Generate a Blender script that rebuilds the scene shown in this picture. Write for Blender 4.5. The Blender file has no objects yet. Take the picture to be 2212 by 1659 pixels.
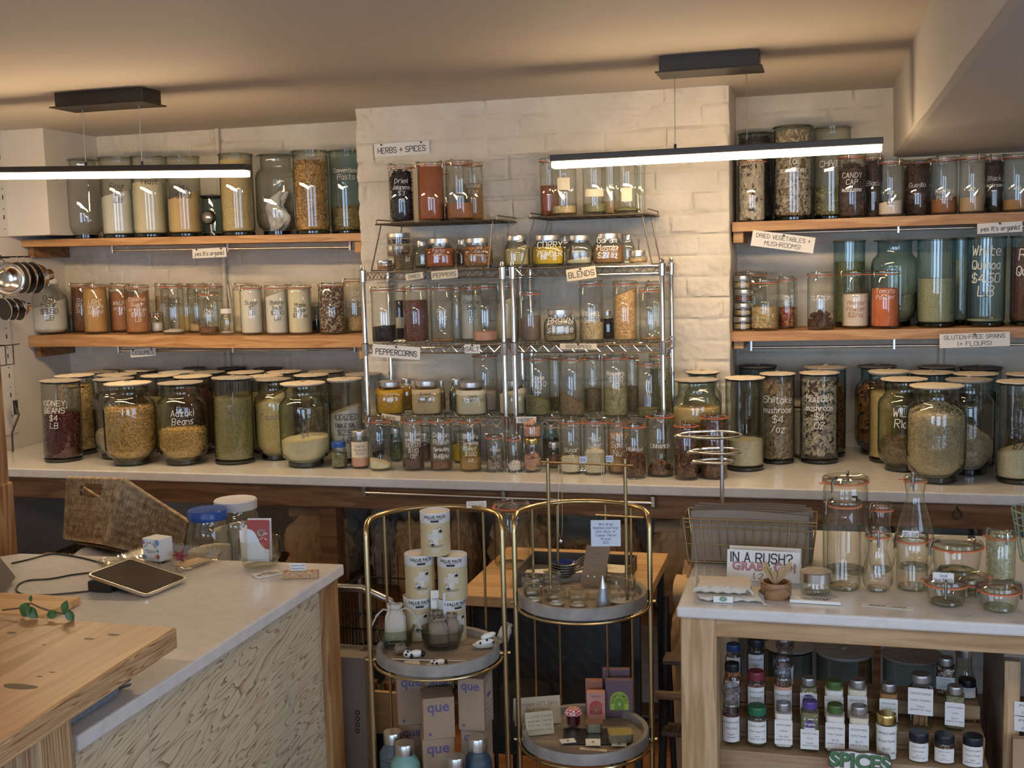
import bpy, bmesh, math, random
import numpy as np
from math import sin, cos, pi, radians, atan2, sqrt
from mathutils import Vector, Matrix, noise
random.seed(7)
scene = bpy.context.scene
C = scene.collection
# ---------------------------------------------------------------- camera
F_PX, PITCH, YAW, ROLL, HC = 2470.0, .106, .2655, -.0256, 1.62
_cp,_sp,_cy,_sy,_cr,_sr = cos(PITCH),sin(PITCH),cos(YAW),sin(YAW),cos(ROLL),sin(ROLL)
FW = Vector((-_sy*_cp,_cy*_cp,-_sp)); _r0 = Vector((_cy,_sy,0)); _u0 = _r0.cross(FW)
RT = _r0*_cr+_u0*_sr; UP = _u0*_cr-_r0*_sr
cd = bpy.data.cameras.new('camera'); cam = bpy.data.objects.new('camera', cd); C.objects.link(cam)
cam.matrix_world = Matrix(((RT.x,UP.x,-FW.x,0),(RT.y,UP.y,-FW.y,0),(RT.z,UP.z,-FW.z,HC),(0,0,0,1)))
cd.sensor_fit='HORIZONTAL'; cd.sensor_width=36; cd.lens=36*F_PX/2212; cd.clip_start=.05
scene.camera = cam
CAM = Vector((0,0,HC))
def ray(px,py): return FW*F_PX+RT*(px-1106)-UP*(py-829.5)
def Zp(px,py,z): d=ray(px,py); return CAM+d*((z-HC)/d.z)
def Yp(px,py,y): d=ray(px,py); return CAM+d*(y/d.y)
def Xp(px,py,x): d=ray(px,py); return CAM+d*(x/d.x)
def depth(v): return (Vector(v)-CAM).dot(FW)
# ---------------------------------------------------------------- view, world, lights
scene.view_settings.view_transform='Standard'; scene.view_settings.look='None'
scene.view_settings.gamma=1; scene.view_settings.use_curve_mapping=False
scene.view_settings.exposure=0.10
scene.cycles.max_bounces=8; scene.cycles.diffuse_bounces=4; scene.cycles.glossy_bounces=4
scene.cycles.transmission_bounces=6; scene.cycles.transparent_max_bounces=28
scene.cycles.sample_clamp_indirect=4.0; scene.cycles.caustics_reflective=False; scene.cycles.caustics_refractive=False
w = bpy.data.worlds.new('sky'); scene.world=w; w.use_nodes=True
bg=w.node_tree.nodes['Background']; bg.inputs[0].default_value=(.55,.72,1,1); bg.inputs[1].default_value=.9
def area(name,loc,rot,sx,sy,power,col):
    l=bpy.data.lights.new(name,'AREA'); l.shape='RECTANGLE'; l.size=sx; l.size_y=sy; l.energy=power; l.color=col
    o=bpy.data.objects.new(name,l); C.objects.link(o); o.location=loc; o.rotation_euler=rot; return o
# daylight falling in through the two panes of the shop window behind the camera
area('window_daylight',(-1.55,-2.3,1.35),(radians(90),0,0),1.5,1.35,36,(.52,.72,1))
area('window_daylight',(.75,-2.3,1.35),(radians(90),0,0),1.6,1.35,31,(.52,.72,1))
area('window_daylight',(1.85,.35,1.38),(radians(90),0,radians(90)),1.9,1.2,24,(.50,.71,1))
# ---------------------------------------------------------------- materials
MATS={}
def newmat(name):
    m=bpy.data.materials.new(name); m.use_nodes=True; MATS[name]=m
    return m,m.node_tree,m.node_tree.nodes['Principled BSDF']
def L(nt,a,b): nt.links.new(a,b)
def coords(nt,scale=(1,1,1),rot=(0,0,0),kind='Object'):
    tc=nt.nodes.new('ShaderNodeTexCoord'); mp=nt.nodes.new('ShaderNodeMapping')
    mp.inputs['Scale'].default_value=scale; mp.inputs['Rotation'].default_value=rot
    L(nt,tc.outputs[kind],mp.inputs[0]); return mp.outputs[0]
def ramp(nt,fac,stops):
    r=nt.nodes.new('ShaderNodeValToRGB'); e=r.color_ramp.elements
    while len(e)<len(stops): e.new(.5)
    for i,(p,c) in enumerate(stops): e[i].position=p; e[i].color=(*c,1)
    L(nt,fac,r.inputs[0]); return r.outputs[0]
def bump(nt,b,h,strength,dist=.002):
    n=nt.nodes.new('ShaderNodeBump'); n.inputs['Strength'].default_value=strength; n.inputs['Distance'].default_value=dist
    L(nt,h,n.inputs['Height']); L(nt,n.outputs[0],b.inputs['Normal'])
def tex(nt,kind,vec,scale,**k):
    t=nt.nodes.new('ShaderNodeTex'+kind); L(nt,vec,t.inputs['Vector']); t.inputs['Scale'].default_value=scale
    for a,v in k.items(): t.inputs[a].default_value=v
    return t
def plain(name,col,rough=.5,metal=0,var=0,scale=20,bmp=0,emit=None,spec=None,sheen=0):
    if name in MATS: return MATS[name]
    m,nt,b=newmat(name); b.inputs['Base Color'].default_value=(*col,1)
    b.inputs['Roughness'].default_value=rough; b.inputs['Metallic'].default_value=metal
    if spec is not None: b.inputs['Specular IOR Level'].default_value=spec
    if var or bmp:
        v=coords(nt); t=tex(nt,'Noise',v,scale,Detail=6)
        if var:
            L(nt,ramp(nt,t.outputs[0],[(.3,tuple(c*(1-var) for c in col)),(.7,tuple(min(1,c*(1+var)) for c in col))]),b.inputs['Base Color'])
        if bmp: bump(nt,b,t.outputs[0],bmp,.004)
    if emit:
        b.inputs['Emission Color'].default_value=(*emit[0],1); b.inputs['Emission Strength'].default_value=emit[1]
    return m
def wood(name,c1,c2,c3,axis='X',scale=1,rough=.5,dark=(.08,.04,.02),ring=14,knots=True,bm=.25,stretch=None):
    m,nt,b=newmat(name)
    s={'X':(.9,9,9),'Y':(9,.9,9),'Z':(9,9,.9)}[axis]
    if stretch: s=stretch
    v=coords(nt,tuple(q*scale for q in s))
    n=tex(nt,'Noise',v,1.1,Detail=3,Roughness=.5); 
    mu=nt.nodes.new('ShaderNodeMath'); mu.operation='MULTIPLY'; mu.inputs[1].default_value=ring; L(nt,n.outputs[0],mu.inputs[0])
    fr=nt.nodes.new('ShaderNodeMath'); fr.operation='FRACT'; L(nt,mu.outputs[0],fr.inputs[0])
    col=ramp(nt,fr.outputs[0],[(0,c1),(.45,c2),(.85,c3),(.98,c2),(1,c1)])
    f=tex(nt,'Noise',coords(nt,tuple(q*scale*9 for q in s)),1.5,Detail=4)
    mx=nt.nodes.new('ShaderNodeMix'); mx.data_type='RGBA'; mx.blend_type='MULTIPLY'; mx.inputs[0].default_value=.55
    L(nt,col,mx.inputs[6]); L(nt,ramp(nt,f.outputs[0],[(.3,(.62,.55,.5)),(.6,(1,1,1))]),mx.inputs[7]); out=mx.outputs[2]
    if knots:
        k=tex(nt,'Voronoi',coords(nt,tuple((q*.16 if q<1 else q*.11)*scale*2.6 for q in s)),3.2)
        m2=nt.nodes.new('ShaderNodeMix'); m2.data_type='RGBA'
        L(nt,ramp(nt,k.outputs['Distance'],[(.02,(1,1,1)),(.07,(0,0,0))]),m2.inputs[0]); L(nt,out,m2.inputs[6]); m2.inputs[7].default_value=(*dark,1); out=m2.outputs[2]
    L(nt,out,b.inputs['Base Color']); b.inputs['Roughness'].default_value=rough
    bump(nt,b,f.outputs[0],bm,.001)
    return m
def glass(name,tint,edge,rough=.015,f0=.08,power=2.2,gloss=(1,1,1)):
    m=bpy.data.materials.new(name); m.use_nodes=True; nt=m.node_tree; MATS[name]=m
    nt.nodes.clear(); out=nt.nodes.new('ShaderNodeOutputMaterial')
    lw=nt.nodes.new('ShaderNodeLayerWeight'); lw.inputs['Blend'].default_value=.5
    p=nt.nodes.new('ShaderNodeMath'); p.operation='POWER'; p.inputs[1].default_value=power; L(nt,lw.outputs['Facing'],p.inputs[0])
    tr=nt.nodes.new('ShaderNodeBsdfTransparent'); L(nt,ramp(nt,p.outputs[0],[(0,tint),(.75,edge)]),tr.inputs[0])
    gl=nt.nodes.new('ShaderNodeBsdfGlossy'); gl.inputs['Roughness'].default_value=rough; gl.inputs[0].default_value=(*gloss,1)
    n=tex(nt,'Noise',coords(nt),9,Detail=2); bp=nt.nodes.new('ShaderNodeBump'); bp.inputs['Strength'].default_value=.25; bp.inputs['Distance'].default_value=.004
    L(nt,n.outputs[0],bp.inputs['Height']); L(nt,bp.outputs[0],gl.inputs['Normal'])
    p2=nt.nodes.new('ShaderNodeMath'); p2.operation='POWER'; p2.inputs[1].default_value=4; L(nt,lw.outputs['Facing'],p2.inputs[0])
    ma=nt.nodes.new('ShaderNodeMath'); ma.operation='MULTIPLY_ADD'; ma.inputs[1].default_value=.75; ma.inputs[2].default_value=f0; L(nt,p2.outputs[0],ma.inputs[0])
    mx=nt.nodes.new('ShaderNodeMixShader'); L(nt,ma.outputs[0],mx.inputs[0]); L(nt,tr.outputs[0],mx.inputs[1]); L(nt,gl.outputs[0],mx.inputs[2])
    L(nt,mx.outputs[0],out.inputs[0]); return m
def grain(name,cols,scale=180,rough=.7,b=.6,stretch=(1,1,1)):
    m,nt,bs=newmat(name); v=coords(nt,stretch)
    t=tex(nt,'Voronoi',v,scale); sep=nt.nodes.new('ShaderNodeSeparateColor'); L(nt,t.outputs['Color'],sep.inputs[0])
    k=len(cols); L(nt,ramp(nt,sep.outputs[0],[(.05+.9*i/max(1,k-1),c) for i,c in enumerate(cols)]),bs.inputs['Base Color'])
    bs.inputs['Roughness'].default_value=rough
    iv=nt.nodes.new('ShaderNodeMath'); iv.operation='SUBTRACT'; iv.inputs[0].default_value=1; L(nt,t.outputs['Distance'],iv.inputs[1])
    bump(nt,bs,iv.outputs[0],b,.003); return m
def powder(name,col,var=.06): return plain(name,col,.85,0,var,25,.25)
# ---------------------------------------------------------------- mesh helpers
class MB:
    def __init__(s): s.v=[]; s.f=[]; s.sm=False
    def add(s,vs,fs):
        o=len(s.v); s.v+= [tuple(q) for q in vs]; s.f+=[tuple(i+o for i in f) for f in fs]; return s
    def box(s,x0,x1,y0,y1,z0,z1,M=None):
        vs=[Vector((x,y,z)) for z in (z0,z1) for y in (y0,y1) for x in (x0,x1)]
        if M: vs=[M@q for q in vs]
        return s.add(vs,[(0,2,3,1),(4,5,7,6),(0,1,5,4),(2,6,7,3),(0,4,6,2),(1,3,7,5)])
    def bbox(s,x0,x1,y0,y1,z0,z1,b=.003,M=None):   # bevelled box
        cx,cy,cz=(x0+x1)/2,(y0+y1)/2,(z0+z1)/2; hx,hy,hz=(x1-x0)/2,(y1-y0)/2,(z1-z0)/2
        b=min(b,hx*.9,hy*.9,hz*.9)
        bm=bmesh.new(); bmesh.ops.create_cube(bm,size=2)
        for v in bm.verts: v.co=Vector((v.co.x*hx+cx,v.co.y*hy+cy,v.co.z*hz+cz))
        bmesh.ops.bevel(bm,geom=list(bm.edges),offset=b,segments=2,affect='EDGES',profile=.5)
        vs=[(M@v.co if M else v.co.copy()) for v in bm.verts]; fs=[[v.index for v in f.verts] for f in bm.faces]
        bm.free(); return s.add(vs,fs)
    def lathe(s,prof,n=32,M=None,c=(0,0,0),sx=1,sy=1,pw=2):   # prof: [(r,z)...]; pw>2 gives rounded squares
        vs=[]; rows=[]
        for r,z in prof:
            row=[]
            if r<1e-6: row=[len(vs)]*n; vs.append(Vector((c[0],c[1],c[2]+z)))
            else:
                for i in range(n):
                    a=2*pi*i/n; ca,sa=cos(a),sin(a)
                    k=1 if pw==2 else 1/((abs(ca)**pw+abs(sa)**pw)**(1/pw))
                    row.append(len(vs)); vs.append(Vector((c[0]+r*k*ca*sx,c[1]+r*k*sa*sy,c[2]+z)))
            rows.append(row)
        fs=[]
        for a,b in zip(rows,rows[1:]):
            for i in range(n):
                j=(i+1)%n; f=[a[i],a[j],b[j],b[i]]; g=[]
                for q in f:
                    if q not in g: g.append(q)
                if len(g)>2: fs.append(g)
        if M: vs=[M@q for q in vs]
        return s.add(vs,fs)
    def disc(s,r,z,n=32,c=(0,0)): return s.lathe([(0,z),(r,z)],n,c=(c[0],c[1],0))
    def tube(s,pts,r,n=8,closed=False,cap=True):
        P=[Vector(p) for p in pts]; m=len(P); vs=[]; fs=[]; up=Vector((0,0,1))
        prev=None
        for i,p in enumerate(P):
            if closed: t=(P[(i+1)%m]-P[i-1])
            else: t=(P[min(i+1,m-1)]-P[max(i-1,0)])
            t.normalize()
            if prev is None:
                a=t.cross(up); 
                if a.length<.1: a=t.cross(Vector((1,0,0)))
            else: a=prev-t*prev.dot(t)
            if a.length<1e-6: a=t.orthogonal()
            a.normalize(); prev=a; b=t.cross(a); rr=r[i] if isinstance(r,(list,tuple)) else r
            for k in range(n): q=2*pi*k/n; vs.append(p+a*(cos(q)*rr)+b*(sin(q)*rr))
        for i in range(m if closed else m-1):
            for k in range(n):
                j=(i+1)%m; l=(k+1)%n; fs.append((i*n+k,i*n+l,j*n+l,j*n+k))
        if cap and not closed: fs.append(tuple(range(n))[::-1]); fs.append(tuple((m-1)*n+k for k in range(n)))
        return s.add(vs,fs)
    def rod(s,a,b,r,n=8): return s.tube([a,b],r,n)
    def prism(s,poly,z0,z1,M=None):      # polygon in XY extruded in z
        n=len(poly); vs=[Vector((x,y,z0)) for x,y in poly]+[Vector((x,y,z1)) for x,y in poly]
        if M: vs=[M@q for q in vs]
        return s.add(vs,[tuple(range(n))[::-1],tuple(range(n,2*n))]+[(i,(i+1)%n,n+(i+1)%n,n+i) for i in range(n)])
    def sphere(s,c,rx,ry=None,rz=None,n=16,M=None):
        ry=ry or rx; rz=rz or rx; k=n//2
        prof=[(sin(pi*i/k),-cos(pi*i/k)) for i in range(k+1)]
        T=Matrix.Translation(c)@(M or Matrix())@Matrix.Diagonal((rx,ry,rz,1))
        return s.lathe([(0,-1)]+prof[1:-1]+[(0,1)],n,M=T)
    def grid(s,fn,nu,nv):
        vs=[fn(i/nu,j/nv) for j in range(nv+1) for i in range(nu+1)]
        return s.add(vs,[(j*(nu+1)+i,j*(nu+1)+i+1,(j+1)*(nu+1)+i+1,(j+1)*(nu+1)+i) for j in range(nv) for i in range(nu)])
    def build(s,name,mat,parent=None,smooth=False,loc=None,rot=None):
        me=bpy.data.meshes.new(name); me.from_pydata(s.v,[],s.f)
        if smooth:
            me.polygons.foreach_set('use_smooth',[True]*len(me.polygons))
            try: me.set_sharp_from_angle(angle=radians(40))
            except Exception: pass
        me.update(); o=bpy.data.objects.new(name,me); C.objects.link(o)
        if mat: me.materials.append(MATS[mat] if isinstance(mat,str) else mat)
        if parent: o.parent=parent
        if loc is not None: o.location=loc
        if rot is not None: o.rotation_euler=rot
        return o
def RZ(a): return Matrix.Rotation(a,4,'Z')
def RX(a): return Matrix.Rotation(a,4,'X')
def RY(a): return Matrix.Rotation(a,4,'Y')
def TR(*v): return Matrix.Translation(Vector(v[0]) if len(v)==1 else Vector(v))
def tag(o,label=None,cat=None,group=None,kind=None):
    if label: o['label']=label
    if cat: o['category']=cat
    if group: o['group']=group
    if kind: o['kind']=kind
    return o
def empty(name,loc=(0,0,0),rz=0,label=None,cat=None,group=None):
    o=bpy.data.objects.new(name,None); C.objects.link(o); o.location=loc; o.rotation_euler=(0,0,rz); o.empty_display_size=.05
    return tag(o,label,cat,group)
def struct(name,mb,mat,smooth=False,parent=None,**k):
    o=mb.build(name,mat,parent,smooth)
    if not parent: o['kind']='structure'
    return o
def facing(v): return atan2(-v[0],v[1])
# ---------------------------------------------------------------- lettering (single stroke alphabet)
FONT={
'A':'002640 1232','B':'00063645443303 3342413000','C':'4536160501103041','D':'00062644422000','E':'40000646 0333','F':'000646 0333',
'G':'453616050110304143 4323','H':'0006 4046 0343','I':'0006','J':'3631201001','K':'0006 460340','L':'060040','M':'0006234640','N':'00064046',
'O':'163645413010010516','P':'00063645443303','Q':'163645413010010516 2240','R':'00063645443303 2340','S':'453616050413334241301001','T':'0646 2620',
'U':'060110304146','V':'062046','W':'0610243046','X':'0046 0640','Y':'062346 2320','Z':'06460040','0':'163645413010010516','1':'051610','2':'051636454400 0040',
'3':'051636453423 2342413010','4':'3036 360242','6':'461604011030413202','7':'064610','8':'1304051636454433130201103041 4133','9':'4433130405163645 4540',
'$':'453616050413334241301001 2720','a':'34140301102032 3430','b':'06002031332404','c':'3324140301102031','d':'363010010314 1434','e':'023233241403011030',
'f':'36261510 0424','g':'3414030211 1131 343a2b0b','h':'0600 0314243330','i':'0400 0605','j':'1410 1b0b','k':'0600 340230','l':'0600','m':'0400 03142320 23344340',
'n':'0400 0314243330','o':'142433312010010314','p':'040b 042433312000','q':'343b 341403011030','r':'0400 021434','s':'3414031222312000','t':'16112030 0434',
'u':'0401102031 3430','v':'042044','w':'0410233044','x':'0430 0034','y':'0420 440b','z':'04340030','+':'0343 2521','!':'0602 0100','?':'051636454423 2322 2120',
'&':'4014051625241301103042','/':'0036','.':'0001',"'":'0605','-':'0323','(':'16050110',')':'061511 1100',':':'0102 0405',',':'010a','%':'0036 0516 3021'}
FONT['5']='4606033342413000'; FONT['8']='1304051636454433130201103041 414233'
def _y(c): return -1 if c=='a' else -2 if c=='b' else int(c)
def strokes(txt):
    out=[]; x=0
    for ch in txt:
        g=FONT.get(ch)
        if g is None: x+=3; continue
        w=0
        for st in g.split():
            pts=[(int(st[i]),_y(st[i+1])) for i in range(0,len(st)-1,2)]
            w=max([w]+[p[0] for p in pts]); out.append([(x+a,b) for a,b in pts])
        x+=w+1.5
    return out,max(x-1.5,1)
def text_mb(lines,h,width=None,wt=.10,fit=None,jit=.25,slant=.1,align='c',gap=1.6,seed=1,squash=.95):
    """flat lettering in the XZ plane, facing -Y; h = capital height in metres"""
    rnd=random.Random(seed); mb=MB(); u=h/6; y=0
    n=len(lines)
    for li,t in enumerate(lines):
        st,w=strokes(t); us=u*squash; 
        u2=u
        if fit and w*us>fit: u2=u*(fit/(w*us))**.6; us=fit/w
        x0=-w*us/2 if align=='c' else 0
        zb=((n-1)/2-li)*h*gap-h/2
        for s in st:
            jx,jy=rnd.uniform(-jit,jit),rnd.uniform(-jit,jit)
            P=[]
            for a,b in s:
                a+=jx+rnd.uniform(-jit,jit)*.4; b+=jy+rnd.uniform(-jit,jit)*.4
                P.append((x0+(a+b*slant)*us, zb+b*u2))
            ww=h*wt/2
            for (a,b),(c,d) in zip(P,P[1:]):
                dx,dz=c-a,d-b; l=sqrt(dx*dx+dz*dz)
                if l<1e-6: continue
                ex,ez=dx/l*ww*.8,dz/l*ww*.8; nx,nz=-dz/l*ww,dx/l*ww
                k=max(1,int(l/.008))
                pr=[(a-ex+(dx+2*ex)*i/k, b-ez+(dz+2*ez)*i/k) for i in range(k+1)]
                vs=[]; 
                for (p,q) in pr: vs+=[(p+nx,0,q+nz),(p-nx,0,q-nz)]
                mb.add(vs,[(2*i,2*i+1,2*i+3,2*i+2) for i in range(k)])
    return mb
def wrap(mb,R,z0=0,a0=0):
    mb.v=[(R*sin(x/R+a0),-R*cos(x/R+a0),z+z0) for x,y,z in mb.v]; return mb
def place(mb,M): mb.v=[tuple(M@Vector(q)) for q in mb.v]; return mb
def bfont(txt,size,bold=0,ext=0,align='CENTER',space=1,res=3):
    """print lettering from the built-in font as mesh data in the XZ plane facing -Y"""
    cu=bpy.data.curves.new('t','FONT'); cu.body=txt; cu.size=size; cu.align_x=align; cu.align_y='CENTER'; cu.offset=bold; cu.extrude=ext
    cu.space_character=space; cu.resolution_u=res
    o=bpy.data.objects.new('t',cu); C.objects.link(o); bpy.context.view_layer.update()
    me=bpy.data.meshes.new_from_object(o.evaluated_get(bpy.context.evaluated_depsgraph_get()))
    mb=MB(); mb.add([(v.co.x,-v.co.z,v.co.y) for v in me.vertices],[tuple(p.vertices) for p in me.polygons])
    bpy.data.objects.remove(o); bpy.data.curves.remove(cu); bpy.data.meshes.remove(me); return mb
# ---------------------------------------------------------------- material set
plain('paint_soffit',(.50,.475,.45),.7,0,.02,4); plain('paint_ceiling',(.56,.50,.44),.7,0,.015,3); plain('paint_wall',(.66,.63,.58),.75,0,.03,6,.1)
m,nt,b=newmat('brick_paint')
v=coords(nt,(1,1,1),(radians(90),0,0)); n=tex(nt,'Noise',v,40,Detail=8); n2=tex(nt,'Noise',v,7,Detail=4)
L(nt,ramp(nt,n2.outputs[0],[(.3,(.62,.57,.48)),(.7,(.74,.69,.595))]),b.inputs['Base Color']); b.inputs['Roughness'].default_value=.62
bump(nt,b,n.outputs[0],.9,.006)
m,nt,b=newmat('quartz'); v=coords(nt); n=tex(nt,'Noise',v,34,Detail=8); n2=tex(nt,'Noise',v,3,Detail=5,Distortion=1.2)
mx=nt.nodes.new('ShaderNodeMix'); mx.data_type='RGBA'; mx.blend_type='MULTIPLY'; mx.inputs[0].default_value=.7
L(nt,ramp(nt,n.outputs[0],[(.35,(.66,.65,.635)),(.6,(.71,.70,.685))]),mx.inputs[6]); L(nt,ramp(nt,n2.outputs[0],[(.47,(1,1,1)),(.5,(.95,.94,.93)),(.53,(1,1,1))]),mx.inputs[7])
L(nt,mx.outputs[2],b.inputs['Base Color']); b.inputs['Roughness'].default_value=.16
wood('fir_shelf',(.60,.35,.16),(.55,.30,.125),(.42,.21,.08),'X',1.0,.5,ring=9)
wood('fir_beam',(.34,.185,.085),(.29,.15,.065),(.20,.095,.04),'X',.8,.6,ring=8)
wood('fir_post',(.46,.27,.12),(.40,.22,.09),(.26,.12,.045),'Z',.9,.55,ring=10)
wood('pale_post',(.60,.42,.24),(.54,.36,.19),(.42,.26,.12),'Z',.8,.5,ring=10)
wood('pale_rail',(.58,.40,.22),(.52,.34,.18),(.40,.24,.11),'X',.8,.5,ring=7)
wood('slab_top',(.43,.265,.135),(.38,.225,.11),(.29,.16,.07),'Y',.7,.38,ring=7,dark=(.06,.035,.02),stretch=(9,.5,9))
wood('slab_edge',(.66,.46,.26),(.56,.36,.18),(.30,.14,.06),'Y',1.0,.5,ring=26,knots=False,stretch=(20,.35,20))
wood('slab_leg',(.60,.42,.24),(.50,.33,.17),(.28,.14,.06),'Z',1.0,.5,ring=26,knots=False,stretch=(20,20,.35))
wood('bamboo',(.44,.31,.18),(.40,.27,.15),(.36,.23,.12),'X',1.2,.5,ring=6,knots=False)
wood('ply',(.66,.42,.20),(.62,.38,.17),(.56,.32,.13),'X',.6,.5,ring=4,knots=False)
wood('floor_boards',(.36,.17,.07),(.30,.13,.05),(.22,.09,.03),'X',.6,.4,ring=5,knots=False)
wood('grey_wood',(.36,.31,.26),(.30,.255,.21),(.23,.19,.155),'X',2.5,.6,ring=5,knots=False)
wood('dark_crate',(.17,.11,.06),(.13,.08,.045),(.09,.05,.03),'Y',1.5,.6,knots=False)
# wood look tiles of the counter front
m,nt,b=newmat('grain_tile'); v=coords(nt,(1,1,1),(radians(-9),0,0)); 
mp=nt.nodes.new('ShaderNodeMapping'); mp.inputs['Scale'].default_value=(1.6,1.6,11); L(nt,v,mp.inputs[0])
n=tex(nt,'Noise',mp.outputs[0],1.25,Detail=3,Roughness=.55,Distortion=.5)
mu=nt.nodes.new('ShaderNodeMath'); mu.operation='MULTIPLY'; mu.inputs[1].default_value=17; L(nt,n.outputs[0],mu.inputs[0])
fr=nt.nodes.new('ShaderNodeMath'); fr.operation='FRACT'; L(nt,mu.outputs[0],fr.inputs[0])
L(nt,ramp(nt,fr.outputs[0],[(0,(.70,.60,.43)),(.66,(.65,.54,.37)),(.86,(.47,.36,.23)),(.95,(.25,.17,.10)),(1,(.70,.60,.43))]),b.inputs['Base Color'])
b.inputs['Roughness'].default_value=.5; bump(nt,b,fr.outputs[0],.2,.001)
plain('grout',(.50,.45,.36),.8)
plain('black_metal',(.045,.04,.036),.45,.6); plain('bronze',(.05,.042,.036),.4,.3)
plain('chrome',(.80,.78,.75),.12,1); plain('steel',(.62,.60,.57),.28,1); plain('brass',(.52,.40,.21),.27,1); plain('brass_wire',(.66,.53,.30),.3,1)
plain('wire_dark',(.20,.17,.14),.35,.9); plain('black_plastic',(.015,.015,.016),.35); plain('black_matte',(.02,.02,.02),.8)
plain('zinc_lid',(.68,.66,.63),.32,.9,.05,60); plain('gold_lid',(.80,.62,.22),.25,1); plain('white_plastic',(.75,.75,.74),.4)
plain('led_fill',(1,.9,.75),.5,emit=((1,.74,.44),26)); plain('led',(1,.9,.75),.5,emit=((1,.71,.40),56)); plain('rubber',(.66,.20,.09),.5); plain('card_white',(.78,.77,.74),.7); plain('card_cream',(.74,.66,.50),.7)
plain('card_manila',(.62,.50,.30),.7); plain('card_kraft',(.42,.29,.17),.8,0,.08,60); plain('kraft_bag',(.50,.33,.17),.75,0,.10,9,.2); plain('kraft_light',(.62,.43,.24),.75,0,.1,9,.2)
plain('canvas_bag',(.44,.40,.34),.9,0,.06,30); plain('ink',(.02,.02,.022),.6); plain('chalk',(.86,.85,.80),.6); plain('ink_blue',(.12,.17,.36),.6)
plain('ink_soft',(.22,.20,.18),.6); plain('lid_grey',(.42,.38,.33),.7,0,.12,30); plain('lid_dark',(.11,.10,.09),.55,0,.2,30); plain('lid_pale',(.80,.70,.55),.65,0,.05,40)
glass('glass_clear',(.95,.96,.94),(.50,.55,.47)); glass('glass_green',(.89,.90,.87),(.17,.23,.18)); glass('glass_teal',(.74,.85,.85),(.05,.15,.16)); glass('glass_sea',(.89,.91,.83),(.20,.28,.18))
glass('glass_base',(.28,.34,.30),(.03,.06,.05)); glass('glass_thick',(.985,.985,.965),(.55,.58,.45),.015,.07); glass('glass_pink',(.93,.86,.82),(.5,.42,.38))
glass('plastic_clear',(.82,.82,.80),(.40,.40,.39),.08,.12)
# ---------------------------------------------------------------- the room
CZ=2.2; XL=-3.2; XR=1.95; YB=4.36; YF=-2.4; PX0,PX1,PY=-1.675,-.305,4.04
CT=.91
def brick_h(x,z,seed=0):
    z+=.006*noise.noise(Vector((x*4,seed,3)))
    row=math.floor(z/.074); u=x/.215+(.5 if row%2 else 0)+.13*sin(row*5.1); fu=u-math.floor(u); fz=z/.074-row
    wob=.022*noise.noise(Vector((x*12,z*12,seed)))
    du=min(fu,1-fu)*.215+wob*.25; dz=min(fz,1-fz)*.074+wob*.25
    fill=max(0,noise.noise(Vector((x*3.1,z*5.3,seed+4)))*1.7+.62)
    g=1-(1-min(1,max(0,du)/.007)*min(1,max(0,dz)/.008))*min(1,fill)
    p=noise.noise(Vector((math.floor(u)*3.3,row*7.7,seed)))
    cr=abs(noise.noise(Vector((x*7,z*7,seed+9)))); crack=-.006*max(0,1-cr/.018)*(noise.noise(Vector((x*2,z*2,seed+7)))>.12)
    return .010*g+.006*p*g+.004*noise.noise(Vector((x*14,z*14,seed)))+.0028*noise.noise(Vector((x*50,z*50,seed)))+crack
def brick_wall(name,x0,x1,z0,z1,y,seed,step=.0095):
    nx=int((x1-x0)/step); nz=int((z1-z0)/step)
    mb=MB(); mb.grid(lambda u,v: (x0+(x1-x0)*u, y-brick_h(x0+(x1-x0)*u,z0+(z1-z0)*v,seed), z0+(z1-z0)*v),nx,nz)
    o=struct(name,mb,'brick_paint',True); return o
brick_wall('wall_back_left',XL,PX0+.02,.0,CZ,YB,1,.0085); brick_wall('wall_back_right',PX1-.02,XR,.0,CZ,YB,2,.0095)
# projecting brick pier with rough edges
nz=330
def pier(u,v):
    z=CZ*v; e0=.010*noise.noise(Vector((1,z*9,3)))+.004*noise.noise(Vector((2,z*30,3))); e1=.006*noise.noise(Vector((5,z*9,8)))
    xa,xb=PX0+e0,PX1+e1
    if u<.06: t=u/.06; x=xa; y=YB-(YB-PY)*t; return (x+.004*noise.noise(Vector((y*20,z*20,9))),y,z)
    if u>.94: t=(u-.94)/.06; x=xb; y=PY+(YB-PY)*t; return (x,y,z)
    t=(u-.06)/.88; x=xa+(xb-xa)*t
    ed=min(x-xa,xb-x); rnd=.006*max(0,1-ed/.012)**2
    return (x,PY-brick_h(x,z,5)+rnd,z)
struct('wall_pier',MB().grid(pier,230,nz),'brick_paint',True)
struct('wall_left',MB().box(XL-.1,XL,YF,YB+.1,0,CZ),'paint_wall')
mb=MB(); mb.box(XR,XR+.1,YF,-.65,0,CZ); mb.box(XR,XR+.1,1.35,YB+.1,0,CZ); mb.box(XR,XR+.1,-.65,1.35,0,.75); mb.box(XR,XR+.1,-.65,1.35,1.955,CZ); struct('wall_right',mb,'paint_wall')
mb=MB()
for y0,y1,z0,z1 in ((-.65,-.6,.75,1.955),(1.3,1.35,.75,1.955),(-.65,1.35,.75,.80),(-.65,1.35,1.905,1.955),(.33,.37,.75,1.955)): mb.box(XR+.02,XR+.07,y0,y1,z0,z1)
struct('window_3',mb,'black_metal')
struct('wall_rear',MB().box(XL-.1,XR+.1,YB+.03,YB+.13,-.05,CZ+.05),'paint_wall')
struct('floor',MB().box(XL-.1,XR+.1,YF-.1,YB+.1,-.06,0),'floor_boards')
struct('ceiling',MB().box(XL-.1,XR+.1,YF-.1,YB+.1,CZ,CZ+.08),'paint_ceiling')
SX=.243
mb=MB()
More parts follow.
